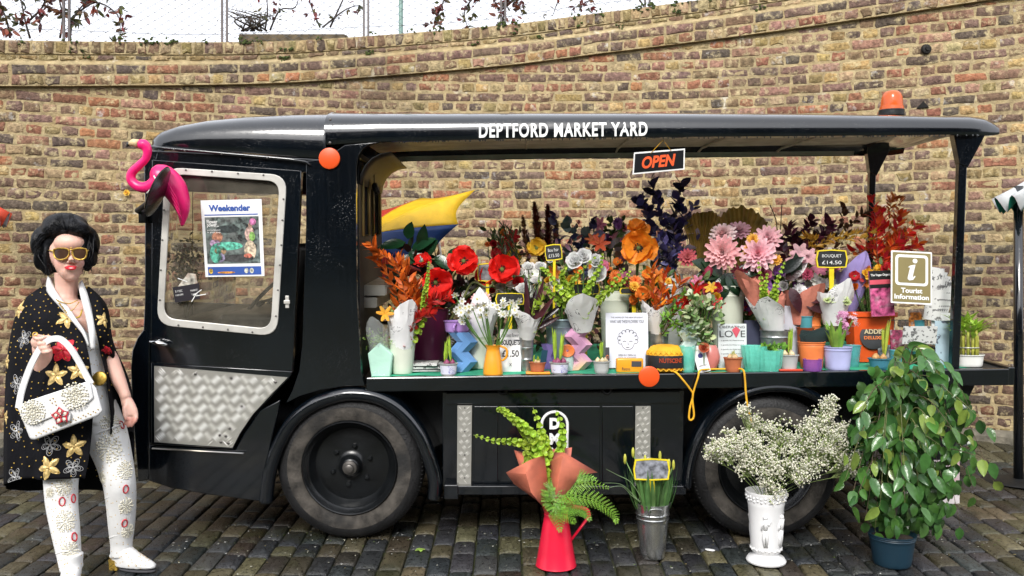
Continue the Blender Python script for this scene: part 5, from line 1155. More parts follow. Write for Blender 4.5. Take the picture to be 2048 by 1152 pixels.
# small pots along the front edge
p0 = DK(1076, .05); o = thing('saucer', 'yellow dish under the small terracotta pot', 'dish', p0); mb = MB(); mb.box(p0+Vector((0, .01, .006)), (.125, .09, .010)); mb.build('dish', m_must, o, smooth=True, bevel=.006)
o, tp_, rt = vessel('flower_pot', 'small terracotta pot with sprouting bulbs on a yellow dish', 'potted plant', 1075, .055, 724, 33, 26, m_terra, base=DK(1075, .055)+Vector((0, 0, .011)), rim=.003); soil(o, tp_, rt); bulbs(o, tp_, 4, .010); shoots(o, tp_, 3, .04, .010, spread=.02)
o, _ = card('phone', 'dark blue phone propped in the terracotta pot', 'phone', 1080, 1092, 700, 727, .045, M('phone_case', (.01, .045, .07), rough=.25, tint=(.02, .12, .16)), .1, rot=8)
hyacinth(1119, .05, 724, 38, 32, 'lace print pot with two tall hyacinth shoots beside the pink vase', n=2, h=.18, wv=.022)
zigzag('zigzag_vase', 'pink zigzag folded glass vase in front of the wrapped bells', 1156, .17, 656, 40, M('pink_glass', (.62, .33, .50), rough=.15, var=.25, tint=(.75, .55, .15)), 5, 8)
zigzag('zigzag_vase', 'small purple ridged vase behind the lace print hyacinth pot', 1098, .20, 688, 26, M('purple_ridged', (.16, .12, .32), rough=.3), 4, 2)
p0 = LP(1132, 700, .14); o = thing('candle_jar', 'pale jar with an orange ribbon rosette lid beside the pink vase', 'jar', DK(1134, .14)); mb = MB(); b0 = WL(o); mb.lathe([(0, .001), (.034, .001), (.036, .01), (.036, .085), (.0, .088)], 20, b0); mb.build('body', M('pale_ceramic', (.5, .62, .58), rough=.4), o, auto=40); mb = MB()
for k in range(5): mb.tube([b0+Vector((.034*(1-k*.17)*math.cos(a), -.036+.002*k, .105+.030*(1-k*.17)*math.sin(a))) for a in np.linspace(0, 6.28, 17)[:-1]], .0042, 6, closed=True)
mb.build('rosette', m_orange, o)
hyacinth(1203, .05, 722, 33, 27, 'small grey pot with two pale bulb shoots beside the picture card', mat=m_greypot, n=2, h=.11, wv=.016, bc=(.62, .5, .30), nb=3, name='bulb_pot')
o, _ = card('matchbox', 'tiny black and orange card leaning behind the grey bulb pot', 'card', 1211, 1219, 695, 722, .09, m_ink, .05, [('*', 0, .3, .8, .3, m_orange, .01)])
# Bells of Ireland bunch in glass bucket
o, tp_, rt = vessel('galvanised_bucket', 'blue grey metal bucket under the wrapped bells', 'bucket', 1122, .26, 640, 62, 52, M('bluegrey_metal', (.22, .30, .33), rough=.35, metal=.5), bands=(.85,)); b0 = tp_-Vector((0, 0, .1))
o = thing('bells_bunch', 'lime green bells of Ireland stalks with white roses in printed paper', 'bouquet', b0); cone_wrap(o, LP(1165, 662, .16), LP(1160, 588, .14), .030, .135, m_wrap, cut=.35)
s0 = LP(1165, 660, .16)
for pts in ([(1175, 625), (1210, 590), (1245, 565), (1262, 540)], [(1170, 625), (1195, 600), (1230, 560), (1250, 535)], [(1160, 620), (1140, 580), (1155, 550), (1195, 510)], [(1155, 620), (1120, 580), (1095, 545), (1080, 535)], [(1158, 610), (1130, 570), (1125, 545), (1150, 520)], [(1165, 610), (1180, 570), (1200, 535), (1205, 505)], [(1150, 625), (1115, 600), (1090, 575), (1075, 560)]): bells(o, [s0]+LL(pts, .10+rf_.uniform(-.05, .08)), .021, 15, col=jit(LIME, .15, rf_))
sm = MB()
for (a, b, r_) in ((1168, 513, 17), (1150, 522, 19), (1192, 522, 15), (1196, 548, 20)): c = LP(a, b, .16); rose(o, c, r_*SC(c.y), to_cam(c, .4, rf_.uniform(-.4, .4)), (.84, .84, .83)); stem(sm, s0, c, .003)
sm.build('stems', m_stem, o)
chalk_tag(1107, 505, .34, 34, 30, 'black slate price tag chalked 15.50 in front of the yellow poppy', tilt=-6, text=('Bou Fair', '£15.50'))
chalk_tag(1172, 578, .30, 56, 20, 'black slate price tag above the wrapped bells')
chalk_tag(1268, 582, .44, 58, 12, 'slim black slate price tag on a yellow stake above the picture card')
# back row left of centre
o, tp_, rt = vessel('tall_bucket', 'pale grey green bucket behind the picture card', 'bucket', 1229, .55, 582, 60, 48, m_cream, bands=(.86,))
b0 = LP(1140, 640, .72); o = thing('dried_bunch', 'dried bunch of burgundy pampas, yellow poppy and blue dyed leaves in the back row', 'bouquet', b0)
plume(o, LP(1090, 560, .74), LP(1068, 405, .74), .065, (.22, .05, .03), 700); plume(o, LP(1100, 560, .76), LP(1095, 410, .76), .06, (.20, .03, .022), 600); plume(o, LP(1110, 560, .72), LP(1112, 440, .72), .05, (.26, .16, .09), 500, name='brown_plume'); plume(o, LP(1060, 540, .7), LP(1045, 430, .7), .04, (.30, .13, .06), 300)
spray(o, [[b0]+LL([(1040, 560), (1025, 510), (1008, 455)], .62), [b0]+LL([(1045, 560), (1035, 510), (1020, 460)], .62), [b0]+LL([(1035, 560), (1015, 520), (998, 480)], .62)], 46, .05, .005, (.05, .075, .025), name='fine_grass', spread=.5)
c = LP(1073, 497, .60); poppy(o, c, 20*SC(c.y), to_cam(c, .3), (.72, .45, .03)); c = LP(1200, 487, .6); lily(o, c, .06, to_cam(c, .5), (.66, .10, .03)); c = LP(1187, 480, .62); lily(o, c, .05, to_cam(c, .9), (.55, .13, .04))
spray(o, [[b0]+LL([(1130, 560), (1140, 510), (1150, 470), (1130, 445)], .66), [b0]+LL([(1160, 560), (1165, 500), (1175, 465)], .66)], 12, .055, .035, (.09, .15, .15), name='teal_leaves', cols=[(.08, .15, .15), (.12, .17, .17), (.05, .06, .14)])
spray(o, [[b0]+LL([(1120, 540), (1118, 480), (1110, 430)], .7), [b0]+LL([(1150, 540), (1170, 480), (1185, 440)], .7)], 12, .05, .034, (.04, .035, .13), name='violet_leaves', cols=[(.05, .04, .15), (.03, .03, .10)])
lf = MB()
for k in range(150): p = LP(1130+rf_.gauss(0, 55), 515+rf_.gauss(0, 26), .66+rf_.uniform(-.06, .08)); lf.leaf(p, rvec(rf_)+Vector((0, 0, .4)), rvec(rf_), rf_.uniform(.03, .065), .022, seg=4, col=jit(rf_.choice([(.10, .03, .03), (.06, .07, .03), (.12, .10, .04), (.20, .05, .04), (.03, .02, .03), (.16, .05, .08), (.28, .15, .20)]), .3, rf_))
lf.build('mixed_filler', m_leaf, o, recalc=False, kind='stuff'); mb = MB(); stem(mb, b0, LP(1073, 500, .6), .004); stem(mb, b0, LP(1200, 490, .6), .004); stem(mb, b0-Vector((0, 0, .2)), LP(1140, 560, .7), .02, col=(.05, .05, .03)); mb.build('stalks', m_stem, o)
# big orange poppy and violet dyed branches
b0 = LP(1345, 560, .66); b00 = b0
o, tp_, rt = vessel('tall_bucket', 'white ribbed bucket holding the violet dyed branches', 'bucket', 1340, .66, 548, 52, 40, M('white_enamel', (.7, .7, .68), rough=.35), bands=(.85,))
o = thing('violet_branches', 'violet blue dyed leaf branches standing tall in the white bucket', 'bouquet', tp_-Vector((0, 0, .06))); b0 = tp_-Vector((0, 0, .06))
vc = [(.05, .04, .16), (.035, .03, .10), (.09, .075, .25), (.028, .024, .07), (.2, .17, .34)]
spray(o, [[b0]+LL(p, .66+rf_.uniform(-.06, .06)) for p in ([(1340, 500), (1345, 450), (1355, 400), (1362, 365)], [(1335, 500), (1325, 440), (1315, 400), (1300, 365)], [(1330, 510), (1305, 460), (1290, 420), (1280, 400)], [(1350, 500), (1365, 450), (1360, 410)])], 22, .062, .036, vc[0], cols=vc[:4], jitter=.35, spread=.85)
spray(o, [[b0]+LL(p, .60+rf_.uniform(-.06, .06)) for p in ([(1350, 510), (1370, 460), (1388, 410)], [(1340, 520), (1375, 490), (1400, 470)], [(1340, 520), (1330, 490), (1310, 470)], [(1345, 520), (1350, 480), (1340, 440)], [(1340, 530), (1320, 510), (1300, 520)], [(1350, 530), (1375, 515), (1390, 500)])], 16, .055, .022, vc[2], cols=[(.10, .09, .28), (.16, .15, .36), (.30, .27, .34), (.05, .04, .10)], name='lilac_leaves', spread=.9)
c = LP(1375, 515, .52); dahlia(o, c, .055, to_cam(c, .3), (.55, .06, .09), (.62, .2, .2), lay=4)
b0 = LP(1272, 600, .52); o = thing('orange_poppy', 'huge orange poppy with black centre beside the violet branches', 'flower', b0); c = LP(1278, 497, .46); poppy(o, c, 36*SC(c.y), to_cam(c, .15, -.2), (.80, .25, .012), cenr=.14); c = LP(1275, 460, .52); poppy(o, c, 22*SC(c.y), to_cam(c, 1.2), (.80, .27, .02), cenr=.12); mb = MB(); stem(mb, b0, LP(1278, 500, .48), .005); stem(mb, b0, LP(1275, 465, .53), .005); mb.build('stems', m_stem, o)
spray(o, [[b0]+LL([(1250, 560), (1240, 520), (1225, 480)], .6), [b0]+LL([(1290, 570), (1310, 540), (1320, 500)], .6)], 14, .06, .035, (.10, .14, .13), name='grey_leaves', cols=[(.13, .16, .15), (.18, .16, .17), (.08, .1, .06), (.2, .06, .09)])
# picture card, radio, twine
o, P = card('picture_card', 'white card with a line drawing of a curly haired face', 'sign', 1212, 1297, 626, 736, .14, M('card_blue_white', (.66, .68, .76), rough=.7, var=.04), .06, [('THE HOME OF THE NEW STUDENT', 0, .915, .76, .025, m_ink), ('WHAT ARE THESE FLOWERS YOU?', 0, .84, .80, .055, m_ink), ('OPEN 9-5  OPEN 9-5', 0, .23, .42, .035, m_ink), ('LOVE 50  FLOWERS', 0, .18, .42, .03, m_ink)])
ln = MB()                                              # generic curly head outline
for k in range(9):
    a0 = rad(200-k*27); c0 = (.02+.19*math.cos(a0), .52+.14*math.sin(a0)); ln.tube([P(c0[0]+.055*math.cos(a0+t), c0[1]+.040*math.sin(a0+t), .0015) for t in np.linspace(-2.0, 2.0, 9)], .0010, 4)
ln.tube([P(.15*math.cos(t)+.02, .46+.13*math.sin(t), .0015) for t in np.linspace(3.3, 6.1, 14)], .0010, 4)
for sx in (-.06, .09): ln.tube([P(sx-.035, .475, .0015), P(sx, .488, .0015), P(sx+.035, .475, .0015)], .0012, 4)
ln.tube([P(.02, .46, .0015), P(.03, .42, .0015), P(.015, .415, .0015)], .0008, 4); ln.tube([P(-.02, .375, .0015), P(.02, .368, .0015), P(.05, .376, .0015)], .0014, 4); ln.build('line_drawing', m_ink, o)
p0 = DK(1260, .04); o = thing('toy_radio', 'small yellow radio shaped box in front of the picture card', 'radio', p0); sc = SC(p0.y); mb = MB(); mb.box(p0+Vector((0, .02, 14.5*sc)), (54*sc, .04, 29*sc)); mb.build('case', m_must, o, smooth=True, bevel=.008, bseg=3); mb = MB(); mb.box(p0+Vector((13*sc, -.0005, 18*sc)), (20*sc, .003, 11*sc)); mb.build('dial', m_ink, o, smooth=False); t = place_text(text_mb('Retro', .1, extrude=.0004), p0+Vector((-8*sc, -.0012, 8*sc)), (1, 0, 0), (0, 0, 1), fit=(16*sc, 6*sc)); t.build('print', m_ink, o, smooth=False)
p0 = DK(1331, .085); o = thing('twine_spool', 'ball of yellow garden twine with a black paper band and hanging ends', 'twine', p0); m_tw = M('yellow_twine', (.80, .42, .015), rough=.75, var=.2, bump=.3); sc = SC(p0.y); r_ = 37*sc; hh = 53*sc; mb = MB(); mb.lathe([(0, .002), (r_*.86, .002), (r_*.98, .014), (r_, hh*.5), (r_*.98, hh*.72), (r_*.80, hh*.92), (r_*.4, hh), (0, hh)], 36, p0); mb.build('core', m_tw, o)
wnd = MB()
for sgn in (-1, 1):
    for k in range(22):
        a0 = 6.28*k/22; pts = []
        for i in range(9):
            t = i/8; z_ = lerp(.006, hh*.96, t); a = a0+sgn*t*1.5; rr_2 = (r_*1.0 if z_ < hh*.72 else r_*lerp(1.0, .55, (z_-hh*.72)/(hh*.28)))+.0025; pts.append(p0+Vector((rr_2*math.cos(a), rr_2*math.sin(a), z_)))
        wnd.tube(pts, .0026, 5, cap=False)
wnd.build('windings', m_tw, o); bd = MB(); bd.lathe([(r_+.0055, hh*.16), (r_+.0065, hh*.2), (r_+.0065, hh*.58), (r_+.0055, hh*.62)], 40, p0); bd.build('paper_band', M('black_label', (.010, .011, .013), rough=.5), o)
tm = text_mb('NUTSCENE', .1, bold=.003, extrude=.0003); A_ = np.array(tm.v); A_[:, 0] -= A_[:, 0].mean(); kx = 48*sc/(A_[:, 0].max()-A_[:, 0].min()); kz = 9*sc/(A_[:, 1].max()-A_[:, 1].min()); ro = r_+.0075; tm.v = [(p0.x+ro*math.sin(a[0]*kx/ro+.1), p0.y-ro*math.cos(a[0]*kx/ro+.1), p0.z+hh*.44+a[1]*kz) for a in A_.tolist()]; tm.build('label_writing', M('label_red', (.70, .10, .03), rough=.5), o, smooth=False)
def vv(px, py, v): return LP(px, py, v)
tw = MB(); tw.tube(spline([vv(1340, 742, .03), vv(1352, 745, -.02), vv(1366, 760, -.035), vv(1380, 778, -.035), vv(1386, 790, -.03), vv(1380, 815, -.03), vv(1378, 836, -.03), vv(1383, 840, -.03), vv(1388, 830, -.03), vv(1385, 800, -.03), vv(1388, 780, -.035), vv(1396, 755, -.035), vv(1399, 742, -.02), vv(1410, 739, .03), vv(1440, 738, .05), vv(1470, 738, .03), vv(1486, 740, -.02), vv(1490, 760, -.035), vv(1492, 790, -.04), vv(1498, 825, -.05), vv(1507, 853, -.06)], 5), .0052, 6); tw.build('loose_twine', m_tw, o)
# orange bunch in galvanised pail
o, tp_, rt = vessel('galvanised_pail', 'short galvanised pail behind the twine spool', 'bucket', 1315, .24, 662, 44, 34, m_galv, bands=(.3, .6)); b0 = tp_-Vector((0, 0, .06)); o = thing('orange_bunch', 'bunch of orange and red dyed leaves with ferny green in printed paper behind the twine', 'bouquet', b0); cone_wrap(o, tp_-Vector((0, 0, .03)), LP(1312, 600, .22), .03, .10, m_wrap, cut=.2)
spray(o, [[b0]+LL(p, .20+rf_.uniform(-.06, .06)) for p in ([(1310, 610), (1305, 570), (1302, 540)], [(1320, 610), (1325, 575), (1330, 545)], [(1330, 615), (1350, 585), (1360, 565)], [(1310, 620), (1330, 600), (1345, 610)])], 20, .055, .014, (.68, .20, .02), cols=[(.70, .24, .02), (.62, .12, .012), (.5, .06, .01)], spread=.7)
spray(o, [[b0]+LL(p, .16) for p in ([(1345, 620), (1375, 600), (1400, 570)], [(1345, 625), (1370, 610), (1398, 590)], [(1350, 625), (1380, 595), (1392, 565)])], 16, .05, .011, (.58, .02, .012), name='red_leaves')
spray(o, [[b0]+LL(p, .12) for p in ([(1335, 640), (1350, 620), (1362, 625)], [(1330, 630), (1355, 600), (1370, 585)], [(1340, 650), (1360, 650), (1362, 670)], [(1330, 640), (1345, 640), (1355, 655)])], 24, .03, .010, (.22, .42, .05), name='ferny_green', cols=[(.22, .44, .05), (.12, .26, .04)])
# eucalyptus in pale vase
o, tp_ = zigzag('zigzag_vase', 'milky white zigzag vase holding variegated eucalyptus', 1378, .12, 645, 34, M('milk_glass', (.55, .68, .64), rough=.2), 5, 6); b0 = tp_-Vector((0, 0, .05))
o = thing('eucalyptus_bunch', 'trailing variegated pale green eucalyptus in the milky zigzag vase', 'bouquet', b0)
spray(o, [[b0]+LL(p, .06+rf_.uniform(-.03, .04)) for p in ([(1380, 620), (1395, 600), (1380, 590)], [(1388, 620), (1410, 610), (1435, 625), (1442, 650)], [(1385, 630), (1400, 640), (1410, 670), (1408, 690)], [(1380, 640), (1395, 660), (1392, 700)], [(1390, 610), (1420, 600), (1440, 612)], [(1375, 620), (1370, 640), (1380, 670)], [(1385, 640), (1415, 660), (1420, 690)])], 20, .030, .024, (.42, .52, .25), cols=[(.50, .58, .30), (.28, .42, .16), (.62, .66, .46), (.2, .33, .12)], name='leaves', spread=.9)
o, tp_, rt = vessel('glass_tumbler', 'mint green glass tumbler beside the twine spool', 'glass', 1375, .05, 692, 34, 26, m_mint, rim=.001)
o, P = card('gift_tag', 'white swing tag with round emblem on a pale pot', 'tag', 1397, 1422, 690, 744, .035, m_paper, .12, rot=-14); mb = MB(); mb.lathe([(0, .0012), (.013, .0012)], 16, P(0, .62, .001), Matrix.Rotation(rad(90), 3, 'X')); mb.build('emblem', M('tag_blue', (.06, .06, .22), rough=.6), o)
t = place_text(text_mb('HANDMADE', .1, extrude=.0003), P(0, .25, .0012), P(1, 0)-P(0, 0), P(0, 1)-P(0, 0), fit=(.04, .008)); t.build('print', m_ink, o, smooth=False)
o, tp_, rt = vessel('glass_bowl', 'coral pink round vase behind the white swing tag', 'vase', 1420, .09, 690, 30, 26, M('coral_glass', (.60, .20, .17), rough=.3), prof=[(24, .05), (36, .3), (40, .55), (32, .85), (24, 1)])
c = LP(1408, 696, .03); o = thing('ribbon_rose', 'small orange ribbon rose on the pale vase', 'flower', DK(1408, .05)); rose(o, c, .028, to_cam(c, .3), (.62, .16, .08)); mb = MB(); stem(mb, DK(1408, .05), c, .003); mb.build('stem', m_stem, o)
# Liberating Love card, bulbs, mint cut glass
m_red = M('print_pink_red', (.62, .08, .12), rough=.6)
o, P = card('book_card', 'white book cover reading LIBERATING LOVE with a pink heart', 'book', 1437, 1494, 648, 736, .12, M('card_pale', (.62, .66, .66), rough=.6), .05, [('LIBERATING', 0, .925, .88, .055, m_ink), ('LOVE', 0, .77, .90, .15, m_ink)]+[('a guide to free loving', 0, .62-.1*k, .8, .03, m_ink) for k in range(4)], th=.02)
mb = MB(); mb.add([P(-.02, .86, .003), P(.13, .94, .003), P(.28, .86, .003), P(.13, .68, .003), P(.13, .88, .003)], [(0, 1, 4), (1, 2, 4), (2, 3, 4), (3, 0, 4)]); mb.build('heart', m_red, o, smooth=False)
o, tp_, rt = vessel('flower_pot', 'small terracotta pot of pale bulbs in front of the book', 'potted plant', 1466, .04, 715, 36, 28, m_terra, rim=.003); soil(o, tp_, rt); bulbs(o, tp_, 5, .014, col=(.55, .42, .24)); shoots(o, tp_, 3, .045, .008, (.5, .5, .2))
def ribbed(px, v, top, wt, wb, label, mat, tilt=0, name='cut_glass_bowl'):
    b0 = DK(px, v); sc = SC(b0.y); h = H-(top-CY)*sc-b0.z; o = thing(name, label, 'bowl', b0); mb = MB(); rings = []
    for z_, r_ in ((0, wb/2), (.02, wb/2), (.3, lerp(wb, wt, .45)/2), (.6, lerp(wb, wt, .75)/2), (1, wt/2), (.98, wt/2-2.2), (.3, wb/2*.85)): rings.append([b0+Vector(((r_*sc)*(1+.05*(j % 2)*(0.02 < z_))*math.cos(a), (r_*sc)*(1+.05*(j % 2))*math.sin(a), .002+h*z_)) for j, a in enumerate(np.linspace(0, 2*math.pi, 33)[:-1])])
    mb.loft(rings, closed=True); mb.build('body', mat, o, smooth=False); return o
ribbed(1508, .06, 692, 50, 34, 'mint green cut glass bowl beside the terracotta bulb pot', m_mint); ribbed(1538, .045, 700, 54, 44, 'ribbed mint glass bowl with green trailing leaves in front of the galvanised tub', m_mint)
o = thing('trailing_sprig', 'bright green leafy sprig lying in the ribbed mint bowl', 'plant', DK(1538, .06)+Vector((0, 0, .05))); spray(o, [LL([(1515, 712), (1530, 694), (1552, 700)], .05), LL([(1560, 712), (1545, 698), (1525, 692)], .06), LL([(1530, 712), (1550, 692), (1575, 695)], .06)], 26, .022, .014, (.2, .42, .06)); c = LP(1519, 704, .03); rose(o, c, .014, to_cam(c, .5), (.7, .66, .45))
# notebook, galvanised tub with wrapped bells, white box
card('notebook', 'slate blue notebook standing behind the book card', 'book', 1491, 1522, 641, 700, .26, M('slate_cover', (.05, .055, .10), rough=.6), .04, yaw=10, th=.02)
o, tp_, rt = vessel('galvanised_tub', 'low galvanised tub behind the ribbed mint bowl', 'bucket', 1551, .20, 660, 60, 52, m_galv, bands=(.3, .55, .8)); b0 = tp_-Vector((0, 0, .05)); o = thing('bells_bunch', 'bells of Ireland stalks with coral tissue in a printed paper cone in the galvanised tub', 'bouquet', b0)
cone_wrap(o, tp_-Vector((0, 0, .03)), LP(1528, 588, .18), .03, .105, m_wrap, cut=.3); m_coral = M('coral_tissue', (.55, .19, .13), rough=.7, var=.15, bump=.3); cone_wrap(o, tp_+Vector((0, .05, .02)), LP(1520, 540, .30), .04, .13, m_coral, 'coral_tissue', cut=.45)
for pts in ([(1528, 620), (1525, 580), (1516, 520)], [(1540, 620), (1550, 575), (1570, 522)], [(1545, 620), (1552, 590), (1556, 550)], [(1532, 610), (1530, 580), (1535, 545)]): bells(o, [b0]+LL(pts, .15), .020, 14)
p0 = DK(1580, .36); o = thing('white_box', 'plain white carton standing behind the bulb pot', 'box', p0); sc = SC(p0.y); mb = MB(); mb.bx(p0.x-20*sc, p0.x+18*sc, p0.y, p0.y+.12, p0.z, H-(612-CY)*sc); mb.build('carton', M('white_carton', (.56, .56, .62), rough=.6), o, smooth=False, bevel=.003)
hyacinth(1577, .05, 709, 38, 30, 'grey pot of pale bulbs with green shoots on a red dish', mat=m_greypot, n=2, h=.15, wv=.014, bc=(.62, .45, .25), nb=4, name='bulb_pot'); p0 = DK(1576, .045); o = thing('saucer', 'red square dish beside the grey bulb pot', 'dish', p0+Vector((0, -.0, 0))); mb = MB(); mb.box(p0+Vector((0, -.035, .006)), (.12, .03, .010)); mb.build('dish', M('red_plastic', (.55, .05, .02), rough=.4), o, bevel=.003)
# dahlias in big cream bucket with ochre palm fans
o, tp_, rt = vessel('tall_bucket', 'large cream enamel bucket of pink dahlias', 'bucket', 1455, .46, 572, 66, 52, m_cream, bands=(.86,)); b0 = tp_-Vector((0, 0, .1)); o = thing('dahlia_bunch', 'large pink and white dahlias with dark leaves in the big cream bucket', 'bouquet', b0); sm = MB()
for (a, b, r_, v, up, c1, c2) in ((1446, 505, 36, .38, .15, (.76, .36, .38), (.80, .55, .55)), (1516, 508, 36, .38, .2, (.78, .50, .55), (.80, .40, .46)), (1535, 478, 30, .46, .6, (.74, .42, .46), (.78, .5, .55)), (1446, 470, 28, .5, 1.0, (.74, .6, .6), (.7, .4, .4)), (1478, 462, 24, .54, .9, (.5, .25, .32), (.6, .4, .42))):
    c = LP(a, b, v); n_ = to_cam(c, up, rf_.uniform(-.25, .25)); dahlia(o, c, r_*SC(c.y), n_, c1, c2); stem(sm, b0, c-n_*.02, .004)
for (a, b, r_) in ((1505, 545, 22), (1480, 548, 20), (1524, 552, 18)): c = LP(a, b, .42); dahlia(o, c, r_*SC(c.y), to_cam(c, .1), (.22, .008, .03), (.35, .02, .06), lay=5); stem(sm, b0, c, .003)
for (a, b) in ((1552, 520), (1497, 500), (1506, 478)): c = LP(a, b, .40); dahlia(o, c, .035, to_cam(c, .5), (.75, .42, .03), (.6, .3, .02), lay=4)
c = LP(1415, 545, .40); mb = MB(); mb.ellip(c, (.028, .028, .040), 10, 8, Matrix.Rotation(.4, 3, 'Y'), col=(.30, .012, .05)); mb.build('bud', m_petal, o); sm.build('stems', m_stem, o)
lf = MB()
for (a, b, dx, dy) in ((1440, 545, -45, 5), (1445, 550, -30, -25), (1450, 555, -10, 45), (1455, 545, 20, 35), (1440, 550, -40, 35), (1465, 550, 30, 20), (1450, 545, 5, 50), (1430, 540, -35, -18), (1470, 545, 40, -5), (1445, 560, -50, 22)): p = LP(a, b, .42); e = LP(a+dx, b+dy, .38); lf.leaf(p, e-p, Vector((0, -1, .4)), 55*SC(p.y), 30*SC(p.y), bend=.2, seg=6, col=jit((.012, .035, .016), .3, rf_))
lf.build('dark_leaves', m_gloss, o, recalc=False)
b0 = LP(1440, 560, .62); o = thing('palm_fans', 'two dried ochre palm fan leaves behind the pink dahlias', 'dried leaves', b0); m_ochre = leafmat('ochre_palm', (.26, .17, .035), rough=.6, trans=.2)
for (tx, ty, sp_) in ((1410, 420, 34), (1482, 412, 44)):
    mb = MB(); s0 = LP(tx-4, 545, .62); n_ = 22; pts = []
    for k in range(n_+1):
        t = k/n_*2-1; e = LP(tx+sp_*t*1.25, ty+34*t*t+rf_.uniform(-5, 5), .62+.02*(k % 2)); pts.append(e)
    for k in range(n_): mb.add([s0, pts[k], pts[k+1]], [(0, 1, 2)], jit((1, 1, 1), .18, rf_))
    mb.tube([b0-Vector((0, 0, .1)), s0], .005, 6); mb.build('fan_leaf', m_ochre, o, smooth=False, recalc=False)
# dark plum bunch, ochre ruscus, red ruscus, lavender tissue
b0 = LP(1610, 620, .62); o = thing('plum_bunch', 'dark plum foliage with pink lilies and ochre ruscus in the back row', 'bouquet', b0)
spray(o, [[b0]+LL(p, .64+rf_.uniform(-.08, .08)) for p in ([(1600, 540), (1590, 490), (1575, 455)], [(1605, 540), (1610, 480), (1625, 440)], [(1610, 540), (1640, 480), (1660, 445)], [(1600, 550), (1570, 510), (1560, 480)], [(1612, 530), (1625, 490), (1645, 470)], [(1606, 540), (1600, 500), (1598, 465)])], 30, .055, .024, (.04, .010, .022), cols=[(.085, .016, .042), (.04, .012, .025), (.13, .03, .05)], spread=.9, jitter=.4)
spray(o, [[b0]+LL(p, .55) for p in ([(1620, 520), (1640, 490), (1680, 478), (1740, 478)], [(1620, 510), (1660, 478), (1700, 470), (1745, 462)], [(1615, 500), (1630, 480), (1612, 475)])], 34, .038, .010, (.50, .27, .03), name='ochre_ruscus', spread=.7)
spray(o, [[b0]+LL(p, .72) for p in ([(1660, 520), (1680, 450), (1690, 415)], [(1670, 520), (1700, 450), (1735, 425)])], 18, .045, .018, (.06, .028, .015), name='brown_leaves', cols=[(.07, .03, .015), (.12, .05, .02)])
for (a, b) in ((1600, 505), (1618, 515), (1592, 520)): c = LP(a, b, .46); lily(o, c, .055, to_cam(c, .4), (.70, .40, .44), thin=.4)
for (a, b) in ((1600, 540), (1615, 548), (1586, 545)): c = LP(a, b, .46); dahlia(o, c, .035, to_cam(c, .2), (.45, .03, .10), (.5, .08, .16), lay=4)
for pts in ([(1510, 500), (1498, 455), (1486, 420)], [(1560, 480), (1552, 440), (1540, 410)], [(1565, 480), (1562, 445), (1564, 408)]): mb = MB(); mb.tube(spline([b0]+LL(pts, .68), 5), .003, 5, col=(.05, .03, .02)); mb.build('bare_twig', m_stem, o)
lf = MB()
for (a, b, dx, dy, c) in ((1570, 560, 45, -35, (.045, .02, .02)), (1580, 575, 20, 40, (.05, .015, .02)), (1600, 590, 60, 10, (.06, .015, .02)), (1590, 560, 5, -45, (.02, .03, .02)), (1560, 545, 30, -20, (.015, .02, .018)), (1605, 600, 55, 25, (.045, .012, .016))): p = LP(a, b, .34); e = LP(a+dx, b+dy, .3); lf.leaf(p, e-p, Vector((0, -1, .3)), 58*SC(p.y), 24*SC(p.y), bend=.2, seg=6, col=c)
lf.build('broad_leaves', m_gloss, o, recalc=False); cone_wrap(o, LP(1600, 650, .40), LP(1605, 575, .42), .035, .12, m_coral, 'coral_tissue', cut=.3)
b0 = LP(1760, 600, .74); o = thing('red_ruscus', 'tall spray of red and orange dyed ruscus beside the rear post', 'bouquet', b0)
spray(o, [[b0]+LL(p, .66+rf_.uniform(-.08, .06)) for p in ([(1755, 520), (1752, 450), (1745, 395)], [(1765, 520), (1770, 460), (1762, 420)], [(1765, 520), (1790, 470), (1800, 430)], [(1770, 520), (1805, 490), (1830, 450)], [(1760, 530), (1730, 500), (1690, 512), (1655, 520)], [(1770, 520), (1800, 500), (1835, 490)], [(1760, 520), (1745, 480), (1755, 445)], [(1765, 525), (1785, 490), (1815, 470)])], 26, .060, .020, (.62, .03, .015), cols=[(.78, .03, .025), (.74, .08, .02), (.76, .18, .025), (.65, .025, .04)], spread=.8, jitter=.25)
spray(o, [[b0]+LL(p, .8) for p in ([(1780, 500), (1795, 430), (1800, 400)], [(1790, 500), (1820, 450), (1836, 455)], [(1775, 500), (1780, 420), (1790, 395)])], 20, .05, .014, (.55, .16, .02), name='orange_leaves')
b0 = LP(1690, 620, .40); o = thing('tissue_bunch', 'bunch of green buds in lavender tissue and printed white paper by the slate tag', 'bouquet', b0); cone_wrap(o, LP(1690, 630, .48), LP(1712, 520, .50), .03, .12, M('lavender_tissue', (.30, .24, .52), rough=.6, var=.2, bump=.5, bscale=18), 'lavender_tissue', cut=.3); cone_wrap(o, LP(1665, 650, .34), LP(1670, 565, .34), .03, .13, m_wrap, cut=.4)
for (a, b) in ((1674, 575), (1660, 592), (1690, 598), (1682, 590), (1667, 600), (1695, 605), (1655, 600)): c = LP(a, b, .26); dahlia(o, c, .022, to_cam(c, .8), (.42, .50, .22), (.5, .6, .2), lay=3); mb = MB(); stem(mb, LP(1672, 640, .34), c, .002); mb.build('stem', m_stem, o)
chalk_tag(1663, 518, .36, 62, 34, 'black slate price tag chalked 14.50 in front of the ochre ruscus', text=('BOUQUET', '£14.50'))
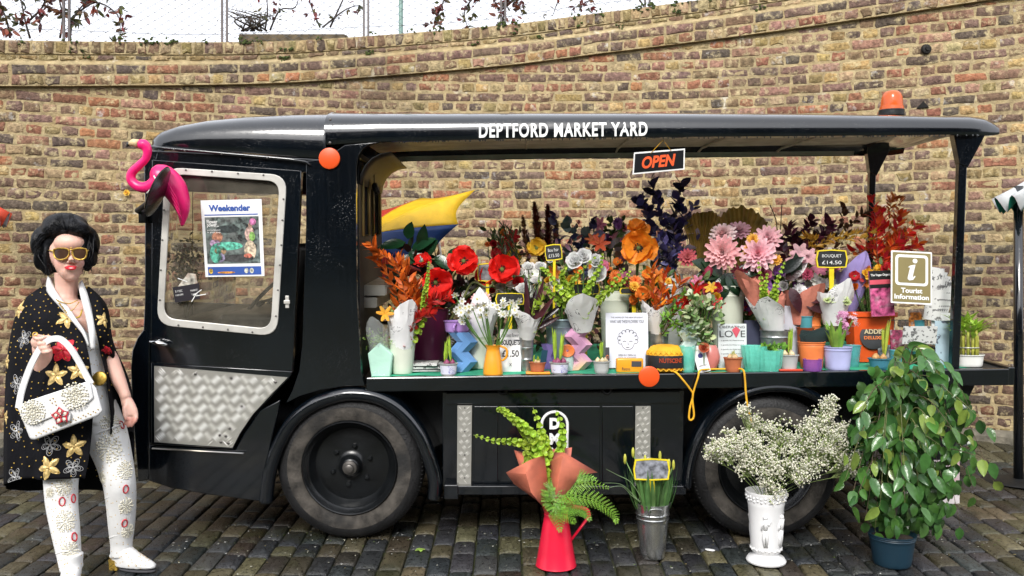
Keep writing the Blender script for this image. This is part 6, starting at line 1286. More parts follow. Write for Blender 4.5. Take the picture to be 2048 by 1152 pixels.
# orange cups, orange bucket, purple glass, lavender bucket
for k, (px, py, wv) in enumerate(((1620, 640, 30), (1620, 632, 28))): pass
o, tp_, rt = vessel('flower_pot', 'upturned stack of orange pots behind the orange bucket', 'pot', 1622, .40, 622, 40, 30, m_orange, bands=(.5, .7, .86)); o, tp_, rt = vessel('flower_pot', 'rust brown glazed pot behind the orange bucket', 'pot', 1610, .30, 655, 34, 28, M('rust_glaze', (.28, .06, .02), rough=.2)); o, tp_, rt = vessel('glass_tumbler', 'teal green tumbler behind the rust pot', 'glass', 1612, .34, 632, 24, 20, m_teal)
o, tp_, rt = vessel('small_bucket', 'bright orange bucket filled with dark cards', 'bucket', 1623, .10, 683, 51, 42, m_orange, bands=(.9,)); m_cardk = M('dark_card', (.02, .035, .035), rough=.35, var=.4)
for k in range(6): p = tp_+Vector((rf_.uniform(-.02, .03), rf_.uniform(-.02, .02), .005)); oo = thing('post_card', 'glossy dark card stuck upright in the orange bucket', 'card', p-Vector((0, 0, .03)), 'cards in the orange bucket'); mb = MB(); mb.box(p+Vector((.02, 0, .02)), (.12, .002, .06), Matrix.Rotation(rad(-24+6*k), 3, 'Y')); mb.build('card_face', m_cardk, oo, smooth=False)
o, tp_, rt = vessel('votive_glass', 'purple pressed glass votive beside the orange bucket', 'glass', 1625, .02, 718, 38, 36, m_pglass, rim=.001, n=12)
o, tp_, rt = vessel('small_bucket', 'lavender blue enamel bucket with pink hyacinths', 'bucket', 1675, .06, 693, 54, 46, m_lav, bands=(.86,)); soil(o, tp_, rt, .02); b0 = tp_-Vector((0, 0, .015)); o = thing('pink_hyacinths', 'pink flowering hyacinths growing in the lavender bucket', 'plant', b0); lf = MB()
for k in range(9): a = rf_.uniform(0, 6.28); s0 = b0+Vector((.03*math.cos(a), .03*math.sin(a), 0)); lf.leaf(s0, Vector((math.cos(a)*.22, math.sin(a)*.22, 1)), Vector((-math.cos(a), -math.sin(a), .1)), .15*rf_.uniform(.7, 1.1), .026, bend=.1, fold=.6, seg=6, col=jit((.22, .40, .06), .2, rf_))
lf.build('leaves', m_leaf, o, recalc=False)
for (a, b, hgt) in ((1683, 640, 34), (1706, 640, 26), (1690, 655, 24), (1688, 630, 10)):
    mb = MB(); c0 = LP(a, b, .05); stem(mb, b0, c0, .005, col=(.2, .32, .08))
    for k in range(18):
        q_ = c0+Vector((rf_.gauss(0, .012), rf_.gauss(0, .010), rf_.uniform(-.5, .5)*hgt*SC(c0.y))); n_ = (q_-c0+Vector((0, -.01, .004))).normalized(); s_, _, u_ = basis(n_)
        for j in range(5): an = 1.257*j; petal(mb, q_, (s_*math.cos(an)+u_*math.sin(an)+n_*.3).normalized(), n_, .013, .007, -.2, jit((.72, .34, .55) if a != 1706 else (.75, .55, .6), .1, rf_), seg=2)
    mb.build('bloom', m_petal, o, recalc=False)
o, tp_, rt = vessel('glass_tumbler', 'teal glass tumbler behind the lavender bucket', 'glass', 1704, .14, 690, 34, 26, tglass('teal_glass', (.10, .42, .42), .6))
p0 = DK(1738, .30); o = thing('orange_tub', 'large orange plastic tub with a black and cream round label', 'tub', p0); sc = SC(p0.y); mb = MB(); rings = []
for z_, wv in ((0, 70), (.9, 82), (.9, 92), (1, 92), (.96, 84), (.2, 66)): rings.append([p0+Vector(((wv/2*sc)*a, (wv/2*sc)*.7*b, .002+z_*98*sc)) for a, b in ((-1, -.8), (-.8, -1), (.8, -1), (1, -.8), (1, .8), (.8, 1), (-.8, 1), (-1, .8))])
mb.loft(rings, closed=True); mb.add(rings[0], [tuple(range(8))]); mb.build('body', M('orange_plastic', (.68, .09, .015), rough=.35), o, smooth=False, bevel=.003); mb = MB(); mb.lathe([(0, 0), (.068, 0), (.07, -.002)], 24, p0+Vector((-.012, -42*sc*.69, .14)), Matrix.Rotation(rad(84), 3, 'X')); mb.build('label', m_ink, o)
for t_, dz, m_ in (('ADDIS', .025, M('label_cream', (.6, .5, .3), rough=.6)), ('DELUXE', -.008, m_orange)): tm = place_text(text_mb(t_, .1, bold=.003, extrude=.0004), p0+Vector((-.012, -42*sc*.69-.0045, .14+dz)), (1, 0, 0), (0, .1, 1), fit=(.10, .026 if dz > 0 else .018)); tm.build('label_writing', m_, o, smooth=False)
hyacinth(1758, .06, 716, 40, 32, 'teal blue pot with two tall yellow green shoots', mat=M('blue_pot', (.05, .20, .27), rough=.4), n=2, h=.20, wv=.016, bc=(.5, .28, .1), nb=4, name='bulb_pot', col=(.40, .48, .06))
for (px, v, top, w_, m_, lab) in ((1792, .10, 700, 26, m_teal, 'small teal glass jar beside the blue bulb pot'), (1836, .22, 640, 24, m_teal, 'teal glass jar in front of the leaflet rack')): vessel('glass_jar', lab, 'jar', px, v, top, w_, w_*.9, m_, rim=.001)
# leaflet rack with the information board
p0 = DK(1812, .24); o = thing('leaflet_rack', 'wire rack on the deck that holds magazines and leaflets', 'rack', p0); m_rack = M('rack_wire', (.25, .26, .27), rough=.35, metal=.8); sc = SC(p0.y)
def rk(px, py, dv=0.0): return LP(px, py, .24+dv)
for px in range(1778, 1880, 11):
    mb = MB(); mb.tube([rk(px, 738), rk(px, 640)], .0018, 5); mb.build('wire', m_rack, o)
for py in (640, 668, 700, 720): mb = MB(); mb.tube([rk(1776, py), rk(1880, py), rk(1880, py, .1), rk(1776, py, .1)], .0022, 5, closed=True); mb.build('rail', m_rack, o)
m_olive = M('sign_olive', (.22, .18, .07), rough=.4, var=.05); m_sw = M('sign_white', (.80, .80, .78), rough=.4, var=.03)
pc = LP(1823, 555, .10); o = thing('information_sign', 'olive and white tourist information sign with large letter i', 'sign', LP(1828, 608, .10)); X = Matrix.Rotation(rad(3), 3, 'Y') @ Vector((1, 0, 0)); Z = Matrix.Rotation(rad(3), 3, 'Y') @ Vector((0, .10, 1)).normalized(); N = X.cross(Z); sc = SC(pc.y); w_, h_ = 82*sc, 106*sc
def sp(a, b, n_=0): return pc+X*(a*w_)+Z*(b*h_)+N*n_
def plate(a0, a1, b0, b1, n0, n1, mat, name, r=0.06, k=5):
    mb = MB(); loop = []
    for (cx_, cy_, s0) in ((a1-r, b1-r*w_/h_, 0), (a0+r, b1-r*w_/h_, 90), (a0+r, b0+r*w_/h_, 180), (a1-r, b0+r*w_/h_, 270)):
        for j in range(k+1): t = rad(s0+90*j/k); loop.append((cx_+r*math.cos(t), cy_+r*w_/h_*math.sin(t)))
    n_ = len(loop); mb.add([sp(a, b, n1) for a, b in loop]+[sp(a, b, n0) for a, b in loop], [tuple(range(n_)), tuple(range(2*n_-1, n_-1, -1))]+[(i, i+n_, (i+1) % n_+n_, (i+1) % n_) for i in range(n_)]); return mb.build(name, mat, o, smooth=False)
plate(-.5, .5, -.5, .5, -.004, 0, m_sw, 'board', .02); plate(-.465, .465, -.47, .47, -.001, .0012, m_olive, 'panel', .02); plate(-.40, .40, -.155, .43, 0, .0022, m_sw, 'white_border', .09); plate(-.335, .335, -.105, .38, 0, .0032, m_olive, 'inner_panel', .05)
for pl2 in ([(-.10, .19), (-.04, .225), (.085, .245), (.02, .02), (.035, .005), (.075, .035), (.085, .015), (.03, -.045), (-.06, -.06), (-.105, -.03), (-.10, .0), (-.045, .185)], [(.075+.058*math.cos(t_), .315+.045*math.sin(t_)) for t_ in np.linspace(0, 6.28, 17)[:-1]]):
    mb = MB(); k_ = len(pl2); mb.add([sp(a, b, .0048) for a, b in pl2]+[sp(a, b, .0025) for a, b in pl2], [tuple(range(k_)), tuple(range(2*k_-1, k_-1, -1))]+[(i, i+k_, (i+1) % k_+k_, (i+1) % k_) for i in range(k_)]); mb.build('letter_i', m_sw, o, smooth=False)
for s_, b_ in (('Tourist', -.25), ('Information', -.37)): t = place_text(text_mb(s_, .1, bold=.003, extrude=.0004), sp(0, b_, .0024), X, Z, fit=(w_*(.52 if s_ == 'Tourist' else .84), h_*.095)); t.build('lettering', m_sw, o, smooth=False)
o, P = card('magazine', 'glossy garden magazine with pink flower cover standing in the wire rack', 'magazine', 1744, 1790, 541, 632, .16, M('magazine_pink', (.55, .10, .24), rough=.25, var=.6, vscale=30, tint=(.65, .35, .45)), .05, rot=-3, th=.01)
mb = MB(); mb.add([P(-.5, .62, .002), P(.5, .62, .002), P(.5, 1, .002), P(-.5, 1, .002)], [(0, 1, 2, 3)]); mb.build('cover_band', M('cover_black', (.014, .016, .016), rough=.3), o, smooth=False); mb = MB(); mb.add([P(-.5, .70, .003), P(.5, .70, .003), P(.5, .80, .003), P(-.5, .80, .003)], [(0, 1, 2, 3)]); mb.build('red_stripe', m_red, o, smooth=False); t = place_text(text_mb('The Vegan Organic', .1, bold=.002, extrude=.0003), P(0, .9, .0035), P(1, 0)-P(0, 0), P(0, 1)-P(0, 0), fit=(.105, .016)); t.build('print', m_sw, o, smooth=False)
for k in range(5): card('newspaper', 'folded newspaper leaning behind the information sign', 'newspaper', 1846+4*k, 1876+4*k, 534+7*k, 640, .19+.012*k, m_news, .05, rot=9+2*k)[0]['group'] = 'newspapers behind the information sign'
card('newspaper', 'folded newspaper hanging over the front of the wire rack', 'newspaper', 1804, 1872, 652, 688, .12, m_news, -.2)
card('brochure', 'pale blue brochure with small photographs beside the lucky bamboo', 'brochure', 1872, 1912, 642, 730, .14, scribble('brochure_print', (.40, .52, .60), (.10, .12, .16), 60, .3), .05); card('brochure', 'white booklet standing behind the blue brochure', 'brochure', 1864, 1902, 626, 690, .20, m_paper, .04)
for (px, py, c, lab) in ((1832, 625, (.70, .22, .02), 'orange paper bird leaflet in the wire rack'), (1795, 660, (.30, .04, .10), 'crimson leaflet in the wire rack'), (1770, 690, (.10, .12, .14), 'dark folded leaflet at the foot of the wire rack'), (1850, 705, (.12, .16, .20), 'slate blue leaflet at the foot of the wire rack')): card('leaflet', lab, 'leaflet', px-13, px+13, py, py+42, .21, M('leaflet_%d' % px, c, rough=.5, var=.5, vscale=50, tint=(.5, .5, .48)), .08)
# lucky bamboo in white bowl
o, tp_, rt = vessel('planter_bowl', 'white ceramic bowl of lucky bamboo at the tail of the deck', 'bowl', 1934, .10, 708, 60, 54, M('white_ceramic', (.74, .74, .70), rough=.25)); soil(o, tp_, rt); b0 = tp_-Vector((0, 0, .015)); o = thing('lucky_bamboo', 'lucky bamboo with yellow green canes and leafy tops in the white bowl', 'plant', b0)
for k in range(13):
    a = 6.28*k/13; q_ = b0+Vector((rt*.62*math.cos(a), rt*.55*math.sin(a), 0)); mb = MB(); hh = rf_.uniform(.10, .16); mb.tube([q_, q_+Vector((0, 0, hh*.3)), q_+Vector((0, 0, hh*.31)), q_+Vector((0, 0, hh*.66)), q_+Vector((0, 0, hh*.67)), q_+Vector((0, 0, hh))], [.0075, .0075, .0085, .0075, .0085, .0065], 8, col=jit((.48, .50, .08), .15, rf_)); mb.build('cane', m_stem, o)
    lf = MB(); tpc = q_+Vector((0, 0, hh))
    for j in range(8): a2 = rf_.uniform(0, 6.28); lf.leaf(tpc+Vector((0, 0, rf_.uniform(-.02, .035))), Vector((math.cos(a2)*.75+math.cos(a)*.3, math.sin(a2)*.75, rf_.uniform(.4, 1.3))), Vector((0, 0, 1)), rf_.uniform(.07, .115), .019, bend=rf_.uniform(.1, .5), seg=5, col=jit((.38, .56, .07), .22, rf_))
    lf.build('leaf_tuft', m_leaf, o, recalc=False)
mb = MB(); mb.tube([b0+Vector((rt*.72*math.cos(a), rt*.66*math.sin(a), .05)) for a in np.linspace(0, 6.28, 21)[:-1]], .003, 5, closed=True); mb.build('tie', M('silver_tie', (.6, .6, .55), rough=.3, metal=.6), o)
# more mixed bunches packed between the buckets
def mixed(px, py, v, label, pal, n=14, sx=38, sy=26, leafc=((.05, .10, .03), (.12, .2, .05))):
    b0 = DK(px, v); o = thing('mixed_bunch', label, 'bouquet', b0); sm = MB()
    for k in range(n):
        a, b = px+rf_.uniform(-1, 1)*sx, py+rf_.uniform(-1, 1)*sy; c = LP(a, b, v-.05+rf_.uniform(-.05, .05)); n_ = to_cam(c, rf_.uniform(.1, .9), rf_.uniform(-.5, .5)); col = rf_.choice(pal); r_ = rf_.uniform(.022, .042); kind = rf_.randrange(4)
        if kind == 0: dahlia(o, c, r_, n_, col, tuple(min(1, x*1.3+.03) for x in col), lay=5)
        elif kind == 1: rose(o, c, r_*.85, n_, col)
        elif kind == 2: lily(o, c, r_*1.35, n_, col, thin=.36)
        else: poppy(o, c, r_*1.1, n_, col)
        stem(sm, b0+Vector((0, 0, .06)), c, .0025)
    sm.build('stems', m_stem, o)
    spray(o, [[b0+Vector((0, 0, .08)), LP(px+rf_.uniform(-.5, .5)*sx, py+sy, v), LP(px+rf_.uniform(-1.3, 1.3)*sx, py-rf_.uniform(-.6, 1.3)*sy, v+rf_.uniform(-.06, .06))] for _ in range(8)], 9, .05, .018, (0, 0, 0), cols=list(leafc), spread=.8)
WH, PK, YL, OG, RDD, PU = (.8, .8, .76), (.68, .22, .34), (.75, .45, .03), (.72, .20, .02), (.48, .015, .02), (.22, .07, .30)
for a in ((948, 590, .55, 'loose white and pink bunch behind the narcissi and red poppies', [WH, PK, RDD]), (1035, 570, .5, 'white and crimson bunch behind the cordyline', [WH, WH, RDD]), (1130, 545, .52, 'white and yellow bunch behind the bells of Ireland', [WH, YL, OG]), (1225, 545, .66, 'orange and rust bunch beside the huge orange poppy', [OG, RDD, PK]), (1305, 575, .44, 'orange and yellow bunch under the violet branches', [OG, YL, OG]), (1400, 585, .36, 'crimson and lime bunch between orange leaves and dahlias', [RDD, YL, PK]), (1480, 600, .6, 'magenta bunch behind the big cream bucket', [PK, RDD, PU]), (1570, 560, .5, 'pink and plum bunch beside the coral tissue', [PK, PU, WH]), (1640, 560, .56, 'pale pink and white bunch behind the printed paper cone', [PK, WH, WH]), (1745, 560, .5, 'red and orange bunch in front of the far post', [OG, RDD, YL]), (1000, 490, .85, 'rust and yellow bunch behind the tall fine grass', [OG, YL, RDD]), (1230, 470, .85, 'violet and blue grey bunch against the wall', [PU, (.3, .3, .45), PK])): mixed(*a)
# green and dark filler at the back of the deck so the buckets read as a full stall
b0 = DK(1000, .9); o = thing('filler_foliage', 'loose dark foliage lying along the back edge of the deck', 'foliage', b0); lf = MB()
for k in range(1900):
    px = rf_.uniform(780, 1740); v = rf_.uniform(.62, 1.05); p = DK(px, v)+Vector((0, 0, rf_.uniform(0, .36)+.05*math.sin(px*.05))); lf.leaf(p, rvec(rf_)+Vector((0, 0, .7)), rvec(rf_), rf_.uniform(.04, .09), .03, seg=4, col=jit(rf_.choice([(.035, .07, .025), (.06, .10, .03), (.05, .02, .025), (.10, .06, .03), (.14, .19, .05), (.16, .05, .06)]), .35, rf_))
lf.build('foliage', m_leaf, o, recalc=False); o['kind'] = 'stuff'
# ================================================================ THINGS STANDING ON THE PAVING AND HANGING ON THE FLOAT
rp_ = random.Random(41)
# ---------- red jug with bells of Ireland, coral paper and fern
g = G(1112, 1131); sc = SC(g.y); o = thing('metal_jug', 'tall red metal jug standing on the paving in front of the battery box', 'jug', g); m_redj = M('red_enamel', (.70, .012, .045), rough=.28, var=.08)
mb = MB(); rings = []; n_ = 36
for k, (z_, r_, tilt) in enumerate(((0, 40, 0), (1.5, 41, 0), (4, 40, 0), (30, 35.5, 0), (60, 30.5, 0), (92, 25, 0), (101, 23.5, 0), (103, 24.5, 0), (105, 23.5, 0), (118, 27.5, .10), (138, 37, .45), (137, 35.5, .45), (118, 26, .1), (100, 22, 0))):
    rings.append([g+Vector((r_*math.cos(a)*(1.0 if tilt == 0 else 1+.25*tilt*max(0, -math.cos(a)))*sc, r_*math.sin(a)*sc*(1-.25*tilt), z_*sc-tilt*math.cos(a)*r_*.75*sc)) for a in np.linspace(0, 2*math.pi, n_+1)[:-1]])
mb.loft(rings, closed=True); mb.add(rings[0], [tuple(range(n_))]); mb.build('body', m_redj, o, auto=40)
mb = MB(); mb.tube([g+Vector((30*sc, 0, 50*sc)), g+Vector((66*sc, 0, 98*sc))], 4.6*sc, 10, flat=.6); mb.tube(spline([g+Vector((66*sc, 0, 98*sc)), g+Vector((60*sc, 0, 112*sc)), g+Vector((30*sc, 0, 118*sc))], 5), 4.4*sc, 10); mb.build('handle', m_redj, o)
s0 = g+Vector((0, 0, 105*sc)); o = thing('jug_bouquet', 'bells of Ireland stalks and green fern in coral paper in the red jug', 'bouquet', s0)
def gp(px, py, dy=0.0): return W(px, py, g.y+dy)
for pts, dy, r_ in (([(1085, 960), (1068, 905), (1035, 885), (990, 882), (947, 870)], -.02, .024), ([(1085, 950), (1062, 880), (1040, 850), (1008, 822), (995, 820)], .03, .030), ([(1090, 950), (1075, 890), (1050, 855), (1022, 835), (1005, 818)], -.05, .028), ([(1095, 950), (1093, 900), (1082, 860), (1066, 815)], 0, .030), ([(1105, 950), (1120, 905), (1125, 860), (1112, 820)], .03, .028), ([(1085, 960), (1060, 930), (1050, 900)], -.08, .034), ([(1080, 965), (1062, 945), (1045, 925)], -.06, .030)): bells(o, [s0]+[gp(a, b, dy) for a, b in pts], r_, 17, col=jit(LIME, .15, rp_))
m_cor = M('coral_paper', (.60, .17, .10), rough=.55, var=.2, bump=.35, bscale=14, tint=(.56, .14, .15))
def sheet(pts_grid, mat, name, parent, solid=.001): mb = MB(); mb.loft(pts_grid, closed=False); return mb.build(name, mat, parent, solid=solid, auto=40)
sheet([[gp(1073, 1000, -.10), gp(1085, 1012, -.12), gp(1098, 1008, -.10)], [gp(1028, 968, -.11), gp(1062, 985, -.17), gp(1096, 975, -.11)], [gp(1012, 945, -.08), gp(1052, 948, -.19), gp(1092, 935, -.10)], [gp(1035, 938, -.04), gp(1060, 920, -.16), gp(1088, 910, -.06)]], m_cor, 'coral_paper', o)
sheet([[gp(1092, 1005, -.06), gp(1110, 1010, -.12), gp(1125, 1000, -.08)], [gp(1090, 960, -.04), gp(1118, 955, -.15), gp(1150, 965, -.10)], [gp(1095, 925, .0), gp(1125, 915, -.10), gp(1160, 950, -.08)], [gp(1100, 905, .04), gp(1128, 905, -.03), gp(1195, 945, -.04)]], m_cor, 'coral_paper', o)
sheet([[gp(1078, 1000, .05), gp(1100, 1000, .08), gp(1125, 1000, .05)], [gp(1040, 930, .06), gp(1085, 930, .12), gp(1140, 930, .07)], [gp(1030, 905, .05), gp(1085, 900, .14), gp(1144, 895, .06)]], m_cor, 'coral_paper', o)
sheet([[gp(1045, 950, -.03), gp(1060, 965, -.10)], [gp(1028, 900, .02), gp(1060, 925, -.05)], [gp(1032, 918, .05), gp(1070, 912, .02)]], m_cor, 'coral_paper', o)
def frond(o, pts, Ln, col, name='fern_frond', rng=rp_):
    P = spline(pts, 6); mb = MB(); mb.tube(P, [lerp(.0025, .0008, i/(len(P)-1)) for i in range(len(P))], 5, col=col); n_ = len(P)
    for i in range(2, n_):
        t = i/(n_-1); tg = (P[i]-P[i-1]).normalized(); nrm = Vector((0, -1, .5)).normalized(); sd_ = tg.cross(nrm).normalized(); l1 = Ln*math.sin(math.pi*min(.97, .18+.82*t))*.9+.006
        for s_ in (-1, 1):
            d = (sd_*s_+tg*.75).normalized(); 
            if l1 > .02:
                for j in range(6):
                    u_ = (j+.6)/6; q_ = P[i]+d*l1*u_
                    for s2_ in (-1, 1): mb.leaf(q_, (d*.9+d.cross(nrm)*s2_).normalized(), nrm+rvec(rng)*.4, l1*.26*(1-.6*u_), l1*.085, bend=.2, seg=2, col=jit(col, .3, rng))
                mb.leaf(P[i], d, nrm, l1*1.05, l1*.06, bend=.25, seg=3, col=jit(col, .3, rng))
            else: mb.leaf(P[i], d, nrm, l1*1.2, l1*.45, bend=.1, seg=2, col=jit(col, .2, rng))
    return mb.build(name, m_leaf, o, recalc=False)
fc = (.19, .40, .035)
for pts in ([(1100, 995), (1135, 975), (1175, 965), (1215, 975)], [(1100, 1000), (1140, 990), (1190, 1000), (1225, 1025), (1233, 1045)], [(1100, 985), (1115, 965), (1150, 955), (1175, 960)], [(1105, 1005), (1135, 1010), (1165, 1020), (1180, 1040)], [(1110, 1010), (1115, 1030), (1120, 1062)], [(1108, 1005), (1130, 1025), (1150, 1045)], [(1100, 990), (1130, 960), (1160, 952), (1190, 958)], [(1100, 1000), (1105, 985), (1095, 970)]): frond(o, [s0]+[gp(a, b, -.12+.04*rp_.random()) for a, b in pts], .052, jit(fc, .2, rp_))
# ---------- galvanised bucket with daffodil leaves
g = G(1305, 1114); o, tp_, rt = vessel('tall_bucket', 'tall galvanised bucket of daffodil leaves on the paving', 'bucket', 1305, 0, 1004, 70, 48, M('bright_galvanised', (.56, .57, .56), rough=.24, metal=.95, var=.18, vscale=12, bump=.06), bands=(.72, .80), base=g, n=40)
mb = MB(); mb.tube(spline([tp_+Vector((-.032, -rt-.004, -.045)), tp_+Vector((-.030, -rt-.012, -.015)), tp_+Vector((0, -rt-.016, -.008)), tp_+Vector((.030, -rt-.012, -.015)), tp_+Vector((.032, -rt-.004, -.045))], 5), .0035, 6); mb.build('handle', m_galv, o)
s0 = tp_-Vector((0, 0, .08)); o = thing('daffodil_bunch', 'dense bunch of green daffodil leaves and closed buds in the galvanised bucket', 'bouquet', s0); 
for k in range(74):
    a = rp_.uniform(0, 6.28); u_ = math.sqrt(rp_.random()); q_ = s0+Vector((rt*.75*u_*math.cos(a), rt*.75*u_*math.sin(a), 0)); mb = MB(); L_ = rp_.uniform(.20, .31)*(1.05-.15*u_); mb.leaf(q_, Vector((math.cos(a)*.50*u_, math.sin(a)*.40*u_, 1)), Vector((math.cos(a), math.sin(a)*1.0-.3, .1)), L_, .016, bend=.12*u_, fold=.4, seg=7, col=jit((.085, .19, .055), .28, rp_), shape=.5); mb.build('leaf', m_leaf, o, recalc=False)
for (pts) in ([(1285, 1000), (1262, 965), (1235, 950), (1212, 938)], [(1280, 1005), (1262, 985), (1240, 968), (1205, 966)], [(1282, 1004), (1262, 990), (1242, 972), (1210, 978)]): mb = MB(); P = spline([W(a, b, g.y-.06) for a, b in pts], 4); mb.tube(P, [.007*(1-.8*i/(len(P)-1)) for i in range(len(P))], 6, flat=.4, col=(.20, .30, .14)); mb.build('leaf', m_leaf, o)
for (a, b) in ((1266, 905), (1320, 912), (1338, 928), (1290, 920), (1347, 930), (1250, 918)): mb = MB(); e = W(a, b, g.y-.02); mb.tube([s0, e], .003, 5, col=(.15, .28, .06)); mb.ellip(e, (.008, .008, .026), 8, 6, col=(.55, .55, .08)); mb.build('bud', m_leaf, o)
pt = W(1303, 939, g.y-.10); ft = tp_+Vector((0, -rt*.5, -.06)); 
def LPfix(p):
    global LP
    return p
_old = LP; LP = lambda a, b, v: pt
ot = chalk_tag(1303, 939, 0, 72, 40, 'rain wiped grey slate price tag with yellow rim in the daffodil bucket', stick_to=ft, face=(.22, .23, .26)); LP = _old
# ---------- white vase with gypsophila
g = G(1532, 1124); sc = SC(g.y); m_plas = M('white_moulded_plastic', (.76, .76, .76), rough=.38, var=.03)
o, tp_, rt = vessel('footed_vase', 'white moulded vase with figures in relief on a round foot', 'vase', 1533, 0, 981, 80, 74, m_plas, base=g, n=48, prof=[(76, .012), (78, .035), (70, .08), (52, .11), (48, .135), (56, .16), (58, .18), (60, .22), (60, .235), (64, .5), (70, .80), (73, .84), (72, .86), (75, .90), (78, .95), (81, .985), (81, 1.0)])
h_ = tp_.z-g.z; mb = MB()
for zz, rr2 in ((.20, 59), (.885, 74), (.93, 77)):
    for k in range(30): a = 6.28*k/30; mb.ellip(g+Vector((rr2/2*sc*math.cos(a), rr2/2*sc*math.sin(a), h_*zz+.004*(k % 2))), (.006, .006, .007), 7, 5)
mb.build('relief_band', m_plas, o, kind='stuff')
for k in range(5):
    a = -1.9+k*1.05; mb = MB()
    def rp2(u, z, n0=.5): r_ = lerp(60, 70, (z-.22)/.6)/2*sc+n0*.006; return g+Vector((r_*math.cos(a+u), r_*math.sin(a+u), h_*z))
    mb.ellip(rp2(0, .68), .011, 8, 6); mb.tube([rp2(0, .66), rp2(.02, .60), rp2(0, .50)], [.008, .012, .010], 7); mb.tube([rp2(-.02, .50), rp2(-.10, .38), rp2(-.05, .27)], [.010, .008, .005], 6); mb.tube([rp2(.03, .50), rp2(.10, .40), rp2(.08, .27)], [.010, .008, .005], 6); mb.tube([rp2(0, .63), rp2(.20, .58), rp2(.30, .64)], [.006, .005, .004], 6); mb.tube([rp2(0, .63), rp2(-.18, .57), rp2(-.22, .50)], [.006, .005, .004], 6); mb.build('relief_figure', m_plas, o)
s0 = tp_-Vector((0, 0, .06)); o = thing('gypsophila_cloud', 'large airy cloud of tiny white gypsophila in the white vase', 'bouquet', s0); sm = MB(); bl = MB()
clumps = [(1440, 900, 26, -.05), (1462, 880, 20, 0), (1422, 905, 14, 0), (1510, 850, 26, .05), (1520, 905, 34, -.05), (1555, 870, 40, 0), (1575, 925, 42, -.06), (1540, 945, 32, -.08), (1610, 880, 42, .02), (1640, 845, 34, .05), (1660, 810, 20, .06), (1650, 890, 38, -.05), (1685, 900, 34, 0), (1675, 860, 26, .05), (1712, 937, 18, 0), (1698, 925, 18, -.02), (1500, 880, 26, 0), (1490, 935, 20, -.03), (1545, 985, 22, -.07), (1600, 950, 26, -.05), (1478, 905, 22, -.02), (1488, 820, 12, .03), (1630, 930, 26, -.04)]
oct_ = [Vector((1, 0, 0)), Vector((-1, 0, 0)), Vector((0, 1, 0)), Vector((0, -1, 0)), Vector((0, 0, 1)), Vector((0, 0, -1))]; octf = [(0, 2, 4), (2, 1, 4), (1, 3, 4), (3, 0, 4), (2, 0, 5), (1, 2, 5), (3, 1, 5), (0, 3, 5)]
for (px, py, r_, dy) in clumps:
    ce = W(px, py, g.y+dy); rr2 = r_*sc; fork = s0.lerp(ce, .72)
    sm.tube(spline([s0, s0.lerp(ce, .4)+Vector((0, 0, .02)), fork], 3), .0013, 4, cap=False, col=(.20, .28, .08))
    for k in range(int(8+r_*.8)):
        d = rvec(rp_); e = ce+Vector((d.x*rr2, d.y*rr2, d.z*rr2))*rp_.random()**.5; mid = fork.lerp(e, .6)+rvec(rp_)*.008; sm.tube([fork, mid, e], .0007, 3, cap=False, col=(.24, .32, .10))
        for j in range(rp_.randint(10, 16)):
            q_ = e+rvec(rp_)*rp_.uniform(.004, .030); rb = rp_.uniform(.0032, .0062); bl.add([q_+v*rb*rp_.uniform(.8, 1.2) for v in oct_], octf, jit((.90, .88, .74), .06, rp_) if rp_.random() > .13 else (.38, .46, .16))
            if j % 2: sm.tube([e, q_], .0005, 3, cap=False, col=(.28, .36, .12))
for (pts) in ([(1540, 975), (1590, 900), (1625, 860)], [(1545, 975), (1600, 930), (1640, 900)], [(1540, 970), (1560, 900), (1580, 860)]): sm.tube(spline([s0]+[W(a, b, g.y) for a, b in pts], 4), .0025, 5, col=(.25, .36, .08))
sm.build('stems', m_stem, o, kind='stuff'); bl.build('blossoms', m_petal, o, recalc=False, kind='stuff')
# ---------- weeping fig in a blue pot
g = G(1784, 1128); sc = SC(g.y); m_bp = M('blue_plastic', (.008, .030, .050), rough=.42, var=.1)
o, tp_, rt = vessel('plant_pot', 'dark blue plastic nursery pot of the weeping fig', 'pot', 1784, 0, 1066, 88, 70, m_bp, base=g, n=36, bands=(.86, .92)); soil(o, tp_, rt, .02)
s0 = tp_-Vector((0, 0, .025)); o = thing('weeping_fig', 'weeping fig with glossy drooping leaves in the dark blue pot', 'potted plant', s0)
tk = MB(); trunks = []
for k, (tx, ty) in enumerate(((1800, 760), (1815, 720), (1790, 790))):
    P = spline([s0+Vector((rp_.uniform(-.015, .015), rp_.uniform(-.015, .015), 0)), W(1786+6*k, 980, g.y), W(1795+4*k, 860, g.y+.02), W(tx, ty, g.y+.03)], 8); trunks.append(P); mb = MB(); mb.tube(P, [lerp(.011, .004, i/(len(P)-1)) for i in range(len(P))], 7); mb.build('trunk', m_twig, o)
lv = []
